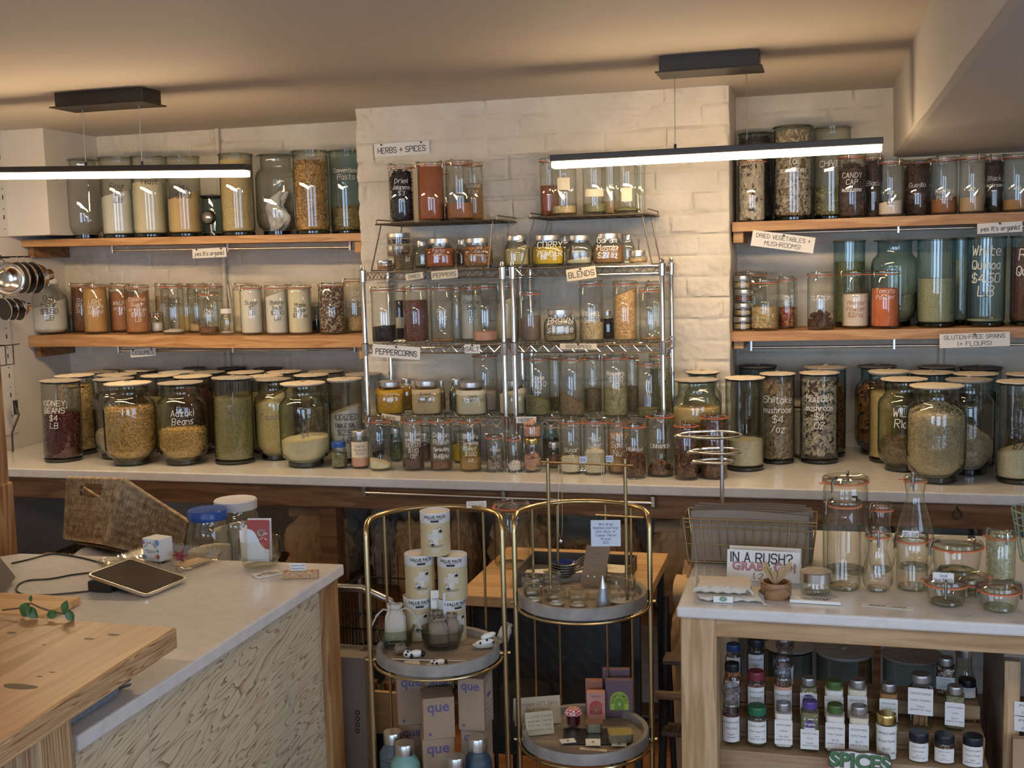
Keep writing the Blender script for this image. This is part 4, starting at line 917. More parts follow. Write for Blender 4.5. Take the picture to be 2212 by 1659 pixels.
# two folding wire risers on top
def riser(xl,xr,fl,fr,yp,label,zt):
    y0,y1=RF-.015,RB-.005; L_=Yp(xl,yp[0],y0).x; R_=Yp(xr,yp[1],y0).x; A=Yp(fl,583,RF).x; B=Yp(fr,583,RF).x
    t=empty('wire_riser',((L_+R_)/2,(y0+y1)/2,ZS[0]),0,label,'riser shelf')
    mb=MB()
    for y in (y0,y1): mb.rod((L_,y,zt),(R_,y,zt),.003,8)
    for x in (L_+.004,R_-.004): mb.tube([(x,y0,zt),(x,y0,zt+.012),(x,y0+.01,zt+.016),(x,y1-.01,zt+.016),(x,y1,zt+.012),(x,y1,zt)],.0022,6)
    n=int((y1-y0)/.010)
    for k in range(n+1): y=y0+(y1-y0)*k/n; mb.rod((L_,y,zt+.002),(R_,y,zt+.002),.0018,5)
    n=8
    for k in range(n+1): x=L_+(R_-L_)*k/n; mb.rod((x,y0,zt),(x,y1,zt),.0018,5)
    part('wire_top',mb,'wire_dark',t,True)
    for xt,xb in ((L_+.012,A),(R_-.025,B)):
        mb=MB()
        for y in (y0+.02,y1-.02): mb.tube([(xt,y,zt+.001),(xt+(xb-xt)*.04,y,zt-.012),(xb,y,ZS[0]+.003)],.0026,7)
        mb.rod((xb,y0+.02,ZS[0]+.003),(xb,y1-.02,ZS[0]+.003),.0026,6); part('folding_leg',mb,'wire_dark',t,True)
ZR=Yp(940,481,RF).z
riser(811,1076,801,1054,(487,481),'dark wire riser on the left rack holding dried pepper jars',ZR); riser(1143,1402,1126,1408,(475,468),'dark wire riser on the right rack under the lamp',ZR+.004)
GS='spice jars on the wire racks'
SPACE={}
def K(row,kind,xl,xr,yt,content,yfill,label,dy=0,**k):
    base,Y={'r1':(ZR+.0045,3.85),'r2':(ZR+.0085,3.85),'t':(ZS[0]+.0012,3.845),'m':(ZS[1]+.0012,3.84),'b':(ZS[2]+.0012,3.84)}[row]
    k.setdefault('g','glass_green' if kind=='square' else 'glass_clear')
    o=_jar(kind,xl,xr,yt,base,content,yfill,label,GS,Y=Y+dy,**k); SPACE.setdefault(row,[]).append(JARS[-1]); return o
B_=.105
K('r1','weck',840,894,355,'blackchip',374,'clip jar of black dried jalapeno pieces on the left riser',text=['Dried','Jalapeno','$3','oz'])
K('r1','weck',902,960,350,'paprika',360,'clip jar full of brick red chilli powder on the left riser')
K('r1','weck',948,972,368,'chile',450,'slim jar glimpsed behind, between the two red powder jars on the riser',B_)
K('r1','weck',963,1023,346,'chipotle',440,'wide clip jar half full of orange brown powder on the left riser')
K('r1','weck',1000,1044,350,'masala',398,'clip jar of brown powder behind at the right end of the left riser',B_,text=['Roasted','1 oz'])
K('r2','weck',1166,1208,341,'paprika',402,'clip jar of dark red powder behind at the left end of the right riser',B_-.02)
K('r2','weck',1189,1246,336,'seed_tan',446,'clip jar of pale seeds with a price note on the right riser',label_card=('card_cream',.42,.62,.5),text=['OZ'],tz=.33)
K('r2','weck',1258,1309,334,'herb',441,'clip jar of green herb on the right riser, middle of the front three',label_card=('card_cream',.30,.42,.9))
K('r2','weck',1298,1340,333,'tan_powder',436,'clip jar of tan powder behind, between the two green herb jars',B_)
K('r2','weck',1324,1383,331,'herb',450,'clip jar with a low mound of green herb at the right end of the riser',label_card=('card_cream',.2,.42,.4),heap=.01)
K('r2','weck',1370,1394,345,None,None,'empty clip jar peeking out behind the rightmost riser jar',B_)
tinstack(835,886,(503,532,560,587),3.93,ZS[0]+.0012,('choc_chip','seed_brown'),['small tin lidded jar lowest of the three behind the tan plastic cup','small tin lidded jar in the middle of the three behind the tan cup','small tin lidded jar topmost of the three behind the tan cup'],'small stacked jars')
tinstack(815,848,(562,588),3.82,ZS[0]+.0012,('coconut_sugar',),['single squat tin lidded jar of brown spice at the left end of the rack top'],'small stacked jars')
# plastic cup
q=Yp(873,558,3.80); rr=26*depth(q)/F_PX; zt=Yp(873,531,3.80).z
t=empty('plastic_cup',(q.x,3.80,ZS[0]+.0012),facing((q.x,3.8)),'tapered clear plastic cup of tan spice on top of the left rack','cup'); h=zt-ZS[0]
MB().lathe([(0,.002),(rr*.74,.001),(rr*.78,.004),(rr,h-.002),(rr*1.04,h),(rr*.98,h)],28).build('cup_wall','plastic_clear',t,True); filling('herb_brown',rr*.80,h*.62,t,3)
text=place(text_mb(['lo'],.016,seed=3),TR(.012,-rr*.93,h*.45)).build('handwriting','chalk',t)
K('t','square',895,930,520,'dark_powder',575,'spice jar with a metal lid half hidden left of the smoked paprika',.10,slope=.3)
K('t','square',918,984,515,'paprika',538,'squat jar of smoked paprika with white lettering',text=['Smoked','Paprika','$2.50','oz'])
K('t','square',985,1012,517,'chili_flake',540,'metal lidded jar behind, between the paprika and chilli flake jars',.10)
K('t','square',998,1064,514,'chili_flake',534,'squat jar of chilli flakes at the right end of the left rack top',text=['Chili','Flakes','/oz'])
K('t','square',1088,1144,508,'mustard',535,'squat jar of pale mustard powder straddling the gap between riser legs',text=['Mustard','ground $1/oz'],tc='ink_soft',slope=.3)
K('t','square',1148,1218,508,'curry',534,'squat jar of bright yellow curry powder',text=['CURRY','POWDER'],th=.020)
K('t','square',1205,1235,510,'turmeric',540,'metal lidded jar behind, between the curry and lemon pepper jars',.10)
K('t','square',1221,1282,508,'lemon_pepper',560,'squat jar of pale lemon pepper with white lettering',text=['Lemon','Pepper'],slope=.6)
K('t','square',1281,1350,504,'masala',532,'squat jar of garam masala with white lettering',text=['Garam','Masala','$2/oz'],th=.018)
K('t','square',1340,1371,507,None,None,'empty metal lidded jar behind the garam masala jar',.10)
K('t','mason',1358,1399,541,'seed_orange',560,'small jar of orange seeds at the right end of the rack top',-.02)
K('m','weck',802,856,619,'black_powder',706,'clip jar of black peppercorns at the left end of the middle rack shelf',slope=.1)
K('m','weck',850,878,622,'dark_powder',650,'dark clip jar behind with a blank note, left rack middle shelf',B_,label_card=('card_cream',.25,.45,.8))
K('m','weck',871,926,617,'pepper_pink',650,'clip jar of mixed red and black peppercorns')
K('m','weck',929,981,616,'nutmeg',741,'nearly empty clip jar with a trace of orange powder on the middle shelf',text=['Pink','Salt'],tz=.5)
K('m','weck',975,998,618,'white_powder',690,'slim clip jar behind the nearly empty jar, middle shelf',B_)
K('m','weck',994,1043,616,'white_powder',638,'clip jar of coarse sea salt behind the pink salt jar',B_-.01,text=['Coarse','Sea','$2','OZ'],tc='ink')
K('m','weck',1020,1074,613,'pink_salt',718,'clip jar with a short block of pink salt',text=['pink'],tc='ink_soft',tz=.6)
K('m','weck',1072,1112,614,'cream_powder',650,'clip jar of pale cream powder behind the two centre posts',B_-.01,slope=.2)
K('m','weck',1122,1169,627,'grey_powder',686,'clip jar of grey brown powder at the left end of the right rack',slope=.1)
K('m','square',1174,1246,668,'sesame',726,'squat jar with a little brown sesame, white lettering',-.01,text=['BROWN','sesame'],th=.020)
K('m','weck',1251,1304,607,'seed_tan',698,'clip jar half full of fennel seed lettered in white',text=['FENNEL','SEED'],tz=.42)
K('m','square',1296,1330,670,'dark_powder',690,'dark jar behind, between the fennel and orange seed jars',B_)
K('m','weck',1324,1376,606,'seed_orange',633,'clip jar tall filled with orange brown coriander seeds',slope=.2)
K('m','weck',1381,1428,620,'nutmeg',732,'clip jar with only a little tan powder by the right post',-.005)
K('m','weck',1396,1440,607,None,None,'taller empty clip jar behind at the right post, middle shelf',B_)
K('b','square',811,875,823,'turmeric',838,'squat jar of mustard yellow turmeric',text=['Turmeric','$1','oz'])
K('b','square',864,893,817,'turmeric',840,'amber jar behind, between the turmeric and ginger jars',.10)
K('b','square',888,956,821,'ginger',842,'squat jar of ground ginger lettered in black',text=['Ground','Ginger','$1.50/oz'],tc='ink')
K('b','square',945,962,822,'masala',850,'metal lidded jar showing behind the ginger jar',.10)
K('b','square',970,1005,818,'herb',850,'green tinted jar behind, left of the garlic powder',.10)
K('b','square',983,1052,824,'garlic',842,'squat jar of garlic powder lettered in black',text=['Garlic','Powder $2.30'],tc='ink')
K('b','weck',1022,1075,762,'vinegar_powder',848,'tall clip jar behind the garlic powder jar',B_-.005)
K('b','square',1077,1140,821,'garlic',845,'squat jar of onion powder behind the two centre posts',.02,text=['Onion'],tc='ink',slope=.3)
K('b','weck',1134,1190,768,'herb',862,'tall clip jar one third full of sloping dried green herb',text=['Sage','$3.30','OZ'],slope=.4,turn=pi)
K('b','weck',1186,1214,768,'herb',860,'tall clip jar behind the sage jar',B_)
K('b','weck',1206,1264,768,'herb_brown',862,'tall clip jar with a steep slope of brown herb',slope=1.0,turn=pi)
K('b','weck',1262,1300,766,'herb_brown',842,'tall clip jar of brown herb behind, left of the rosemary',B_-.01,text=['OZ'])
K('b','weck',1303,1357,766,'rosemary',842,'tall clip jar half full of grey green rosemary',text=['Rosemary','$1.50','OZ'],tz=.62)
K('b','weck',1352,1380,766,'herb_brown',836,'tall clip jar behind, right of the rosemary',B_)
K('b','weck',1375,1426,779,'herb',884,'shorter clip jar with a little green herb at the right post',text=['H','I','B'])
K('b','weck',1404,1450,762,'herb',800,'tall clip jar of herbs behind at the right end of the lower shelf',B_-.01)
for r_ in SPACE: space_out(SPACE[r_],RF-.02,PY-.016)
# ---------------------------------------------------------------- signs
def sign(name,corners,lines,label,mat='card_white',Y=4.0,h=None,tc='ink',pins=1,curl=.003,group=None,wt=.11,jit=.06,slant=0,fit=.86,squash=1.0):
    """a card given by its four seen corners (tl,tr,br,bl), hung at depth Y"""
    c=[Yp(x,y,Y) for x,y in corners]; o=sum(c,Vector())/4
    ax=((c[1]-c[0])+(c[2]-c[3]))/2; w_=ax.length; ax.normalize(); up_=((c[0]-c[3])+(c[1]-c[2]))/2; hh=(up_-ax*up_.dot(ax)).length
    ang=atan2(ax.z,ax.x); t=empty(name,tuple(o),0,label,'sign',group); t.rotation_euler=(0,-ang,0)
    th=.0007
    mb=MB(); mb.grid(lambda u,v:((u-.5)*w_,-th-curl*sin(u*pi)*(.5+v*.5),(v-.5)*hh),14,4); mb.grid(lambda u,v:((.5-u)*w_,-curl*sin(u*pi)*(.5+v*.5),(v-.5)*hh),14,4)
    mb.build('card',mat,t,True)
    n=len(lines); th_=h or hh/(n*1.75+.2)
    tm=text_mb(lines,th_,fit=w_*fit,wt=wt,jit=jit,slant=slant,gap=1.65,squash=squash,seed=len(lines[0]))
    tm.v=[(x,-th-.0006-curl*sin((x/w_+.5)*pi)*(.5+(z/hh+.5)*.5),z) for x,y,z in tm.v]; tm.build('lettering',tc,t)
    for k in range(pins):
        x=(0 if pins==1 else (-.36+.72*k))*w_; MB().sphere((x,-.004-curl,hh*.40),.0035,n=10).build('pin','black_plastic',t,True)
    return t
GQ='paper signs'
sign('paper_sign',((808,312),(927,303),(928,332),(809,339)),['HERBS + SPICES'],'white card reading HERBS + SPICES pinned on the brick pier',Y=PY-.016,pins=2,curl=.001)
sign('paper_sign',((416,538),(489,534),(489,555),(416,558)),["yes it's organic!"],"small white card reading yes it's organic under the upper left shelf",Y=4.128,pins=2,curl=.001)
sign('paper_sign',((282,756),(336,751),(337,768),(282,772)),['LEGUMES'],'small white card reading LEGUMES under the lower left shelf',Y=4.128,pins=2,curl=.001)
sign('paper_sign',((1626,497),(1761,513),(1757,548),(1622,530)),['DRIED VEGETABLES +','MUSHROOMS!'],'tilted white card reading DRIED VEGETABLES + MUSHROOMS on the right shelf edge',Y=4.066,curl=.002)
sign('paper_sign',((2110,483),(2208,478),(2209,500),(2112,506)),["yes it's organic!"],"white card reading yes it's organic near the right edge",Y=4.066,curl=.001)
sign('paper_sign',((2029,722),(2181,716),(2182,747),(2030,752)),['GLUTEN-FREE GRAINS','(+ FLOURS)'],'white card reading GLUTEN-FREE GRAINS on the lower right shelf edge',Y=4.066,curl=.002,h=.014)
RY_=RF-.018
sign('paper_sign',((805,743),(908,750),(907,778),(805,770)),['PEPPERCORNS'],'white card reading PEPPERCORNS on the left rack',Y=RY_,curl=.001)
sign('paper_sign',((1004,744),(1037,744),(1037,764),(1004,762)),['SALT'],'small white card reading SALT on the left rack',Y=RY_,curl=.0005)
sign('paper_sign',((874,593),(912,587),(916,601),(879,606)),['DRIED'],'small cream card reading DRIED on the left rack',Y=RY_,mat='card_cream',curl=.0005,pins=0)
sign('paper_sign',((931,587),(988,581),(990,600),(933,604)),['PEPPERS'],'small cream card reading PEPPERS on the left rack',Y=RY_,mat='card_cream',curl=.0005,pins=0)
sign('paper_sign',((1221,583),(1286,574),(1289,599),(1227,608)),['BLENDS'],'cream card reading BLENDS on the right rack top',Y=RY_,mat='card_cream',curl=.002)
sign('paper_sign',((1210,742),(1292,742),(1287,755),(1209,754)),['SEED SPICES'],'cream card reading SEED SPICES on the right rack',Y=RY_,mat='card_cream',curl=.001)
sign('paper_sign',((1114,900),(1159,900),(1158,914),(1115,914)),['HERBS'],'small pinkish card reading HERBS by the rack posts',Y=RY_,curl=.0005,pins=0)
sign('paper_sign',((823,893),(864,898),(866,911),(826,903)),['spices'],'cream card slipped under the lower left rack shelf',Y=RY_-.002,mat='card_cream',curl=.0,pins=0)
# ---------------------------------------------------------------- checkout counter (left front)
t=empty('checkout_counter',(-1.6,2.0,0),0,'white quartz checkout counter with wood grain tile front and timber corner post','counter')
bl=Zp(45,1195,CT); pl=[(-1.105,1.46),(-1.105,2.484),(bl.x,bl.y),(bl.x-.19,bl.y-.20),(-2.9,1.9),(-2.9,1.46)]
mb=MB().prism(pl,CT-.027,CT); o=part('worktop',mb,'quartz',t); bv=o.modifiers.new('bevel','BEVEL'); bv.width=.004; bv.segments=2
y0,y1=2.402,2.497
part('tile_panel',MB().box(-1.16,-1.135,1.49,y0,0,CT-.028),'grain_tile',t)
part('end_panel',MB().box(-2.9,-1.16,1.47,1.49,0,CT-.028),'grain_tile',t)
mb=MB()
for yy,z0,z1 in ((1.98,.0,.60),(1.69,.35,CT-.03),(2.22,.45,CT-.03)): mb.box(-1.1352,-1.1342,yy-.0012,yy+.0012,z0,z1)
part('tile_joint',mb,'grout',t)
part('corner_post',MB().bbox(-1.215,-1.118,y0,2.475,0,CT-.028,.004),'fir_post',t)
part('back_panel',MB().box(-2.2,-1.215,2.38,2.40,0,CT-.028),'black_matte',t)
# raised timber slab desk in front
t=empty('slab_desk',(-1.3,1.5,0),0,'thick pine slab top on a square post in the near left foreground','desk')
c=Zp(380,1355,1.0)
o=part('slab',MB().prism([(c.x,c.y),(-2.4,c.y+.02),(-2.4,.75),(c.x+.055,.75)],.963,1.0),'slab_top',t); bv=o.modifiers.new('bevel','BEVEL'); bv.width=.003; bv.segments=2
part('edge_band',MB().prism([(c.x+.0015,c.y-.002),(c.x-.004,c.y-.002),(c.x+.05,.76),(c.x+.0565,.76)],.9645,.9985),'slab_edge',t,False,'end grain striped edge')
part('leg',MB().bbox(-1.175,-1.083,1.345,1.418,0,.963,.003),'slab_leg',t)
plain('knot_dark',(.055,.032,.02),.5,0,.3,60)
for px,py,rx,ry,a_ in ((43,1483,.030,.010,.25),(192,1380,.010,.004,.2),(245,1371,.012,.005,.2),(25,1367,.010,.004,.3),(85,1461,.005,.002,.2),(112,1452,.006,.002,.2),(95,1393,.004,.0015,.1)):
    q=Zp(px,py,1.0); n_=18; mb=MB().prism([(q.x+rx*cos(k*2*pi/n_)*(1+.06*sin(k*1.1)),q.y+ry*sin(k*2*pi/n_)*(1+.08*cos(k*.9))) for k in range(n_)],.9995,1.0003); part('knot',mb,'knot_dark',t)
# ---- things on the checkout counter
def rectbox(name,A,B,L,th,mat,parent,rad=.012):
    """thin rounded box: A,B lower edge corners, L third corner (above A)"""
    A,B,L=Vector(A),Vector(B),Vector(L); u=B-A; v=L-A; v-=u*(v.dot(u)/u.dot(u)); n=u.cross(v).normalized()
    if n.z<0: n=-n
    w_,h_=u.length,v.length; M=Matrix((( u.x/w_,v.x/h_,n.x,A.x),(u.y/w_,v.y/h_,n.y,A.y),(u.z/w_,v.z/h_,n.z,A.z),(0,0,0,1)))
    return M,w_,h_
def rrect(x0,x1,y0,y1,r,n=5):
    P=[]
    for cx,cy,a0 in ((x1-r,y1-r,0),(x0+r,y1-r,90),(x0+r,y0+r,180),(x1-r,y0+r,270)):
        for i in range(n+1): a=radians(a0+90*i/n); P.append((cx+r*cos(a),cy+r*sin(a)))
    return P
plain('screen_gloss',(.028,.018,.012),.12,0,.5,8); plain('alu',(.62,.62,.60),.22,1)
A=Zp(315,1291,CT+.004); B=Zp(405,1254,CT+.004)
bst=None
for k in range(400):
    d=ray(190,1245); tt=(.3+k*.006); p=CAM+d*(tt/ F_PX*3.0)
    e=abs((p-A).dot(B-A)/(B-A).length)
    if p.z>CT and (bst is None or e<bst[0]): bst=(e,p)
M,w_,h_=rectbox('t',A,B,bst[1],.01,None,None)
t=empty('tablet_terminal',tuple(A),0,'glossy dark tablet terminal with silver rim tilted on a stand on the checkout counter','tablet')
part('tablet_body',MB().prism(rrect(0,w_,0,h_,.012),0,.007,M),'alu',t,True); part('screen',MB().prism(rrect(.004,w_-.004,.004,h_-.004,.009),.0068,.0078,M),'screen_gloss',t)
sp=M@Vector((w_*.35,h_*.86,0)); part('stand',MB().bbox(sp.x-.03,sp.x+.03,sp.y-.045,sp.y+.03,CT+.001,sp.z-.004,.006),'black_plastic',t)
# cable
pts=[(25,1217),(60,1209),(110,1197),(150,1200),(190,1208),(222,1217)]; pts2=[(205,1236),(160,1241),(110,1250),(60,1254),(37,1266),(40,1280),(70,1286),(130,1283),(200,1276)]
def floorline(P,z): 
    Q=[Zp(x,y,z) for x,y in P]; out=[]
    for i in range(len(Q)-1):
        p0,p1,p2,p3=Q[max(i-1,0)],Q[i],Q[i+1],Q[min(i+2,len(Q)-1)]
        for k in range(6):
            s=k/6; out.append(.5*((2*p1)+(p2-p0)*s+(2*p0-5*p1+4*p2-p3)*s*s+(3*p1-p0-3*p2+p3)*s**3))
    return out+[Q[-1]]
t=empty('power_cable',tuple(Zp(60,1250,CT)),0,'black power cable looped on the checkout counter beside the tablet','cable')
part('cord',MB().tube(floorline(pts,CT+.0025),.0021,6),'black_plastic',t,True); part('cord',MB().tube(floorline(pts2,CT+.0025),.0021,6),'black_plastic',t,True)
# register display wedge at the left edge
t=empty('register_display',tuple(Zp(0,1260,CT)),0,'dark olive slanted register display cut by the left edge of the photo','display')
a=Zp(35,1247,CT+.01); q0=Zp(0,1285,CT+.01); up1=Yp(2,1192,a.y)
M,w_,h_=rectbox('t',q0,a,Vector((a.x,a.y,a.z))+Vector((-.10,.03,.12)),.01,None,None)
plain('olive_plastic',(.13,.115,.085),.45)
part('case',MB().prism(rrect(-.25,w_,0,.17,.01),-.012,.0,M),'olive_plastic',t,True)
part('foot',MB().bbox(q0.x-.18,q0.x-.06,q0.y+.0,q0.y+.08,CT+.001,CT+.02,.004),'black_plastic',t)
# crystal dish, chocolate box, paper star, card
glass('crystal',(.86,.80,.68),(.45,.35,.22),.10,.30)
A=Zp(386,1243,CT+.002); B=Zp(490,1208,CT+.002); Lq=Zp(300,1205,CT+.002)
M,w_,h_=rectbox('t',A,B,Lq,.01,None,None)
t=empty('crystal_dish',tuple(A),0,'shallow ribbed crystal glass dish on the checkout counter','dish')
mb=MB(); 
def dishfn(u,v):
    # u around, v from floor centre to rim
    a=2*pi*u; cx,cy=w_/2,h_/2; e=1/((abs(cos(a))**8+abs(sin(a))**8)**(1/8)); k=min(v/.6,1); x=cx+w_*.5*e*cos(a)*k*(.9 if v<=.6 else .9+.12*(v-.6)/.4); y=cy+h_*.5*e*sin(a)*k*(.9 if v<=.6 else .9+.12*(v-.6)/.4)
    z=.003 if v<=.6 else .003+.020*(v-.6)/.4+.002*cos(u*2*pi*56)*(v>.9); 
    if v<=.6: z+=.0012*cos(x*520)
    return M@Vector((x,y,z))
part('dish',MB().grid(dishfn,224,10),'crystal',t,False)
def pxbox(name,xl,xr,yt,yb,Y,dp,rot,mat,label,cat,group=None,bev=.0015,name2='body'):
    cx=(xl+xr)/2; q=Yp(cx,yb,Y); q2=Yp(cx,yt,Y); w_=(xr-xl)*depth(q)/F_PX; h_=q2.z-q.z
    t=empty(name,(q.x,Y,q.z),rot,label,cat,group)
    MB().bbox(-w_/2,w_/2,0,dp,0,h_,bev).build(name2,mat,t); return t,w_,h_
plain('box_white',(.66,.70,.72),.5); plain('sticker_blue',(.16,.30,.50),.5); plain('sticker_mauve',(.30,.16,.34),.5); plain('sticker_red',(.45,.10,.10),.5); plain('sticker_green',(.12,.28,.2),.5)
q=Zp(318,1212,CT+.007)
t,w_,h_=pxbox('chocolate_box',303,352,1165,1213,q.y,.045,radians(-14),'box_white','small white and blue chocolate box standing in the crystal dish','box')
t.location.z=max(t.location.z,CT+.007)
def arc_text(word,R,a0,a1,h,mat,parent,M,wt=.14):
    mb=MB(); n=len(word)
    for i,chh in enumerate(word):
        a=a0+(a1-a0)*i/max(1,n-1); g=text_mb([chh],h,wt=wt,jit=.05,slant=0,squash=.8)
        T=TR(R*sin(a),0,R*cos(a))@Matrix.Rotation(a,4,'Y')
        place(g,M@T); mb.add(g.v,g.f)
    return mb.build('lettering',mat,parent)
Mx=TR(0,-.0012,h_*.5)
MB().lathe([(0,0),(w_*.43,0)],32,M=TR(0,-.0006,h_*.5)@RX(radians(90))).build('round_label','card_white',t)
arc_text('PLATIN CHOC',w_*.34,-1.15,1.15,.0055,'ink',t,Mx)
place(text_mb(['WHISKEY CHOCOLATE','ESSENTIAL KIT'],.0028,fit=w_*.62,wt=.16,jit=.05),TR(0,-.0013,h_*.44)).build('lettering','ink_soft',t)
MB().tube([(w_*.38*sin(a),-.0012,h_*.5-w_*.38*cos(a)) for a in np.linspace(-.9,.9,14)],.0005,4).build('ring_line','ink_soft',t)
for (x,z,mm,r_) in ((-.42,.82,'sticker_mauve',.005),(-.42,.16,'sticker_blue',.006),(.40,.86,'sticker_blue',.008),(.42,.24,'sticker_red',.006),(.42,.5,'sticker_green',.004)):
    MB().lathe([(0,0),(r_,0)],8,M=TR(x*w_,-.0009,z*h_)@RX(radians(90))).build('sticker',mm,t)
place(text_mb(['~','Pl','choc'],.006,wt=.12),RZ(-pi/2)@TR(-.022,-w_/2-.0008,h_*.5)).build('side_print','ink_soft',t)
plain('star_red',(.26,.06,.07),.6,0,.15,40)
q=Zp(390,1214,CT+.005); t=empty('paper_star',tuple(q+Vector((0,0,.016))),0,'dark red folded paper star in the crystal dish','ornament')
mb=MB()
for k in range(9):
    d=Vector((cos(k*2.4)*sqrt(1-((k/4.5)-.9)**2*.95),sin(k*2.4)*sqrt(max(0,1-((k/4.5)-.9)**2*.95)),(k/4.5)-.8)).normalized(); a=d.orthogonal().normalized(); b_=d.cross(a); r_=.008
    vs=[a*r_,b_*r_,-a*r_,-b_*r_,d*.023]; mb.add(vs,[(0,1,4),(1,2,4),(2,3,4),(3,0,4),(3,2,1,0)])
mb.build('star','star_red',t)
def flatcard(name,P,z,mat,lines,label,h,th=.0012,tc='ink',cat='card',group=None,ang=None):
    Q=[Zp(x,y,z) for x,y in P]; o=sum(Q,Vector())/4; ax=((Q[1]-Q[0])+(Q[2]-Q[3]))/2; w_=ax.length; a=atan2(ax.y,ax.x); up_=((Q[0]-Q[3])+(Q[1]-Q[2]))/2; hh=abs(-up_.x*sin(a)+up_.y*cos(a))
    t=empty(name,(o.x,o.y,z),a,label,cat,group); MB().box(-w_/2,w_/2,-hh/2,hh/2,0,th).build('card',mat,t)
    if lines: 
        m=text_mb(lines,h,fit=w_*.88,wt=.14,jit=.1,seed=3); m.v=[(x,zz,th+.0004) for x,y,zz in m.v]; m.build('lettering',tc,t)
    return t
flatcard('paper_card',((378,1218),(430,1205),(452,1210),(398,1228)),CT+.006,'kraft_light',None,'beige paper card lying in the crystal dish below the star',.01)
flatcard('gift_card_sign',((541,1240),(600,1231),(612,1240),(556,1251)),CT+.001,'card_white',['SAGE','GIFT CARDS'],'white sign reading GIFT lying beside the wooden card holder',.007,.0015)
t=empty('ceramic_saucer',tuple(Zp(252,1222,CT)),0,'pale blue rimmed shallow dish half hidden behind the tablet','dish')
MB().lathe([(0,.002),(.03,.001),(.036,.004),(.044,.014),(.0455,.0145),(.040,.006),(.03,.004),(0,.004)],32).build('dish','glass_thick',t,True)
# glass bowl with greeting cards
q=Zp(563,1236,CT); rr=46*depth(q)/F_PX; cxy=Vector((Yp(563,1200,q.y+rr).x,q.y+rr*.95,CT+.001))
t=empty('glass_bowl',tuple(cxy),0,'round clear glass bowl holding greeting cards on the checkout counter','bowl')
MB().lathe([(0,.006),(rr*.6,.004),(rr*.78,.003),(rr*.84,.008),(rr*.86,.016),(rr*.97,.022),(rr,.03),(rr,.066),(rr*1.01,.068),(rr*.97,.067),(rr*.965,.03),(rr*.9,.024),(0,.014)],44).build('bowl','glass_thick',t,True)
plain('card_red',(.32,.055,.05),.6); plain('card_blue',(.60,.66,.74),.6)
def gcard(dx,dy,w_,h_,tilt,rz,mat,label,grp=None,deco=False):
    t=empty('greeting_card',(cxy.x+dx,cxy.y+dy,cxy.z+.017),rz,label,'card',grp); t.rotation_euler=(tilt,0,rz)
    MB().bbox(-w_/2,w_/2,-.0008,.0008,0,h_,.0003).build('card',mat,t)
    if deco:
        n=20; P=[(-w_/2,.0),(w_/2,.0)]+[(w_/2-w_*i/n,(.028+.05*(1/(1+math.exp(-(i/n-.5)*9))))) for i in range(n+1)]
        vs=[(x,-.0016,z) for x,z in P]; MB().add(vs,[tuple(range(len(vs)))]).build('envelope_flap','card_blue',t)
        rnd=random.Random(4); mb=MB()
        for k in range(7): a=k*.9; mb.lathe([(0,0),(.005,0)],8,M=TR(.008+.008*cos(a),-.0014,.068+.007*sin(a))@RX(radians(90)),sx=1,sy=.55)
        mb.build('leaf_print','ink_soft',t); mb=MB()
        for k in range(14): mb.lathe([(0,0),(.0014,0)],6,M=TR(-.006+rnd.random()*.03,-.0015,.05+rnd.random()*.02)@RX(radians(90)))
        mb.build('dot_print','card_white',t)
gcard(.006,-.02,.054,.098,radians(-6),radians(8),'card_red','red greeting card with a leaf print and pale blue envelope in the glass bowl',None,True)
gcard(.004,-.008,.058,.10,radians(-5),radians(10),'card_white','white card just behind the red greeting card')
for k in range(4): gcard(-.022+.003*k,-.005+.008*k,.045,.072+.004*k,radians(-8),radians(38),'card_white','thin pale cards leaning at the left inside the glass bowl','pale cards in the bowl')
q=Zp(648,1250,CT); t=empty('wooden_card_holder',(q.x,q.y+.006,CT+.0005),radians(15),'small striped wooden block holding a handwritten price card','card holder')
w_=(683-607)*depth(q)/F_PX
MB().bbox(-w_/2,w_/2,-.008,.008,0,.017,.001).build('block','slab_edge',t)
c2=MB().box(-.018,.018,-.0005,.0005,.012,.034).build('price_card','card_white',t,loc=(-.006,0,0)); place(text_mb(['Soothing Mini','Greeting Cards'],.0042,fit=.032,wt=.12),TR(0,-.0012,.026)).build('writing','ink_blue',c2)
# light board with leaves, felt case and bulldog clip near the slab
t=empty('serving_board',tuple(Zp(90,1310,CT)),0,'pale wooden tray board on the checkout counter behind the slab','board')
a=Zp(0,1295,CT+.004); b_=Zp(174,1302,CT+.004); o=part('board',MB().prism([(b_.x,b_.y),(a.x-.1,a.y+.006),(a.x-.1,a.y-.13),(b_.x+.004,b_.y-.13)],CT+.002,CT+.017),'ply',t)
plain('leaf_green',(.045,.11,.028),.4,0,.3,30); plain('twig',(.10,.05,.03),.7)
base=Zp(70,1330,1.0); 
t=empty('leafy_sprig',(base.x,base.y-.02,1.001),0,'sprig of dark green leaves lying along the back edge of the pine slab','plant')
def leaf(mb,p,d,l,wd,nrm=Vector((0,-.6,.8))):
    d=Vector(d).normalized(); s=d.cross(nrm).normalized(); n=nrm.normalized(); N=8; vs=[]
    for i in range(N+1):
        f=i/N; w2=wd*sin(pi*min(1,f*.94+.04))**.8; c0=Vector(p)+d*l*f+n*(.10*l*sin(pi*f)); vs+=[c0-s*w2,c0-n*.003,c0+s*w2]
    mb.add(vs,[(i*3+k,i*3+k+1,i*3+k+4,i*3+k+3) for i in range(N) for k in (0,1)])
tw=[(5,1318),(40,1314),(66,1303),(85,1312),(115,1322),(140,1326)]
Q=[Yp(x,y,base.y-.012) for x,y in tw]
part('twig',MB().tube(Q,.0016,6),'twig',t,True)
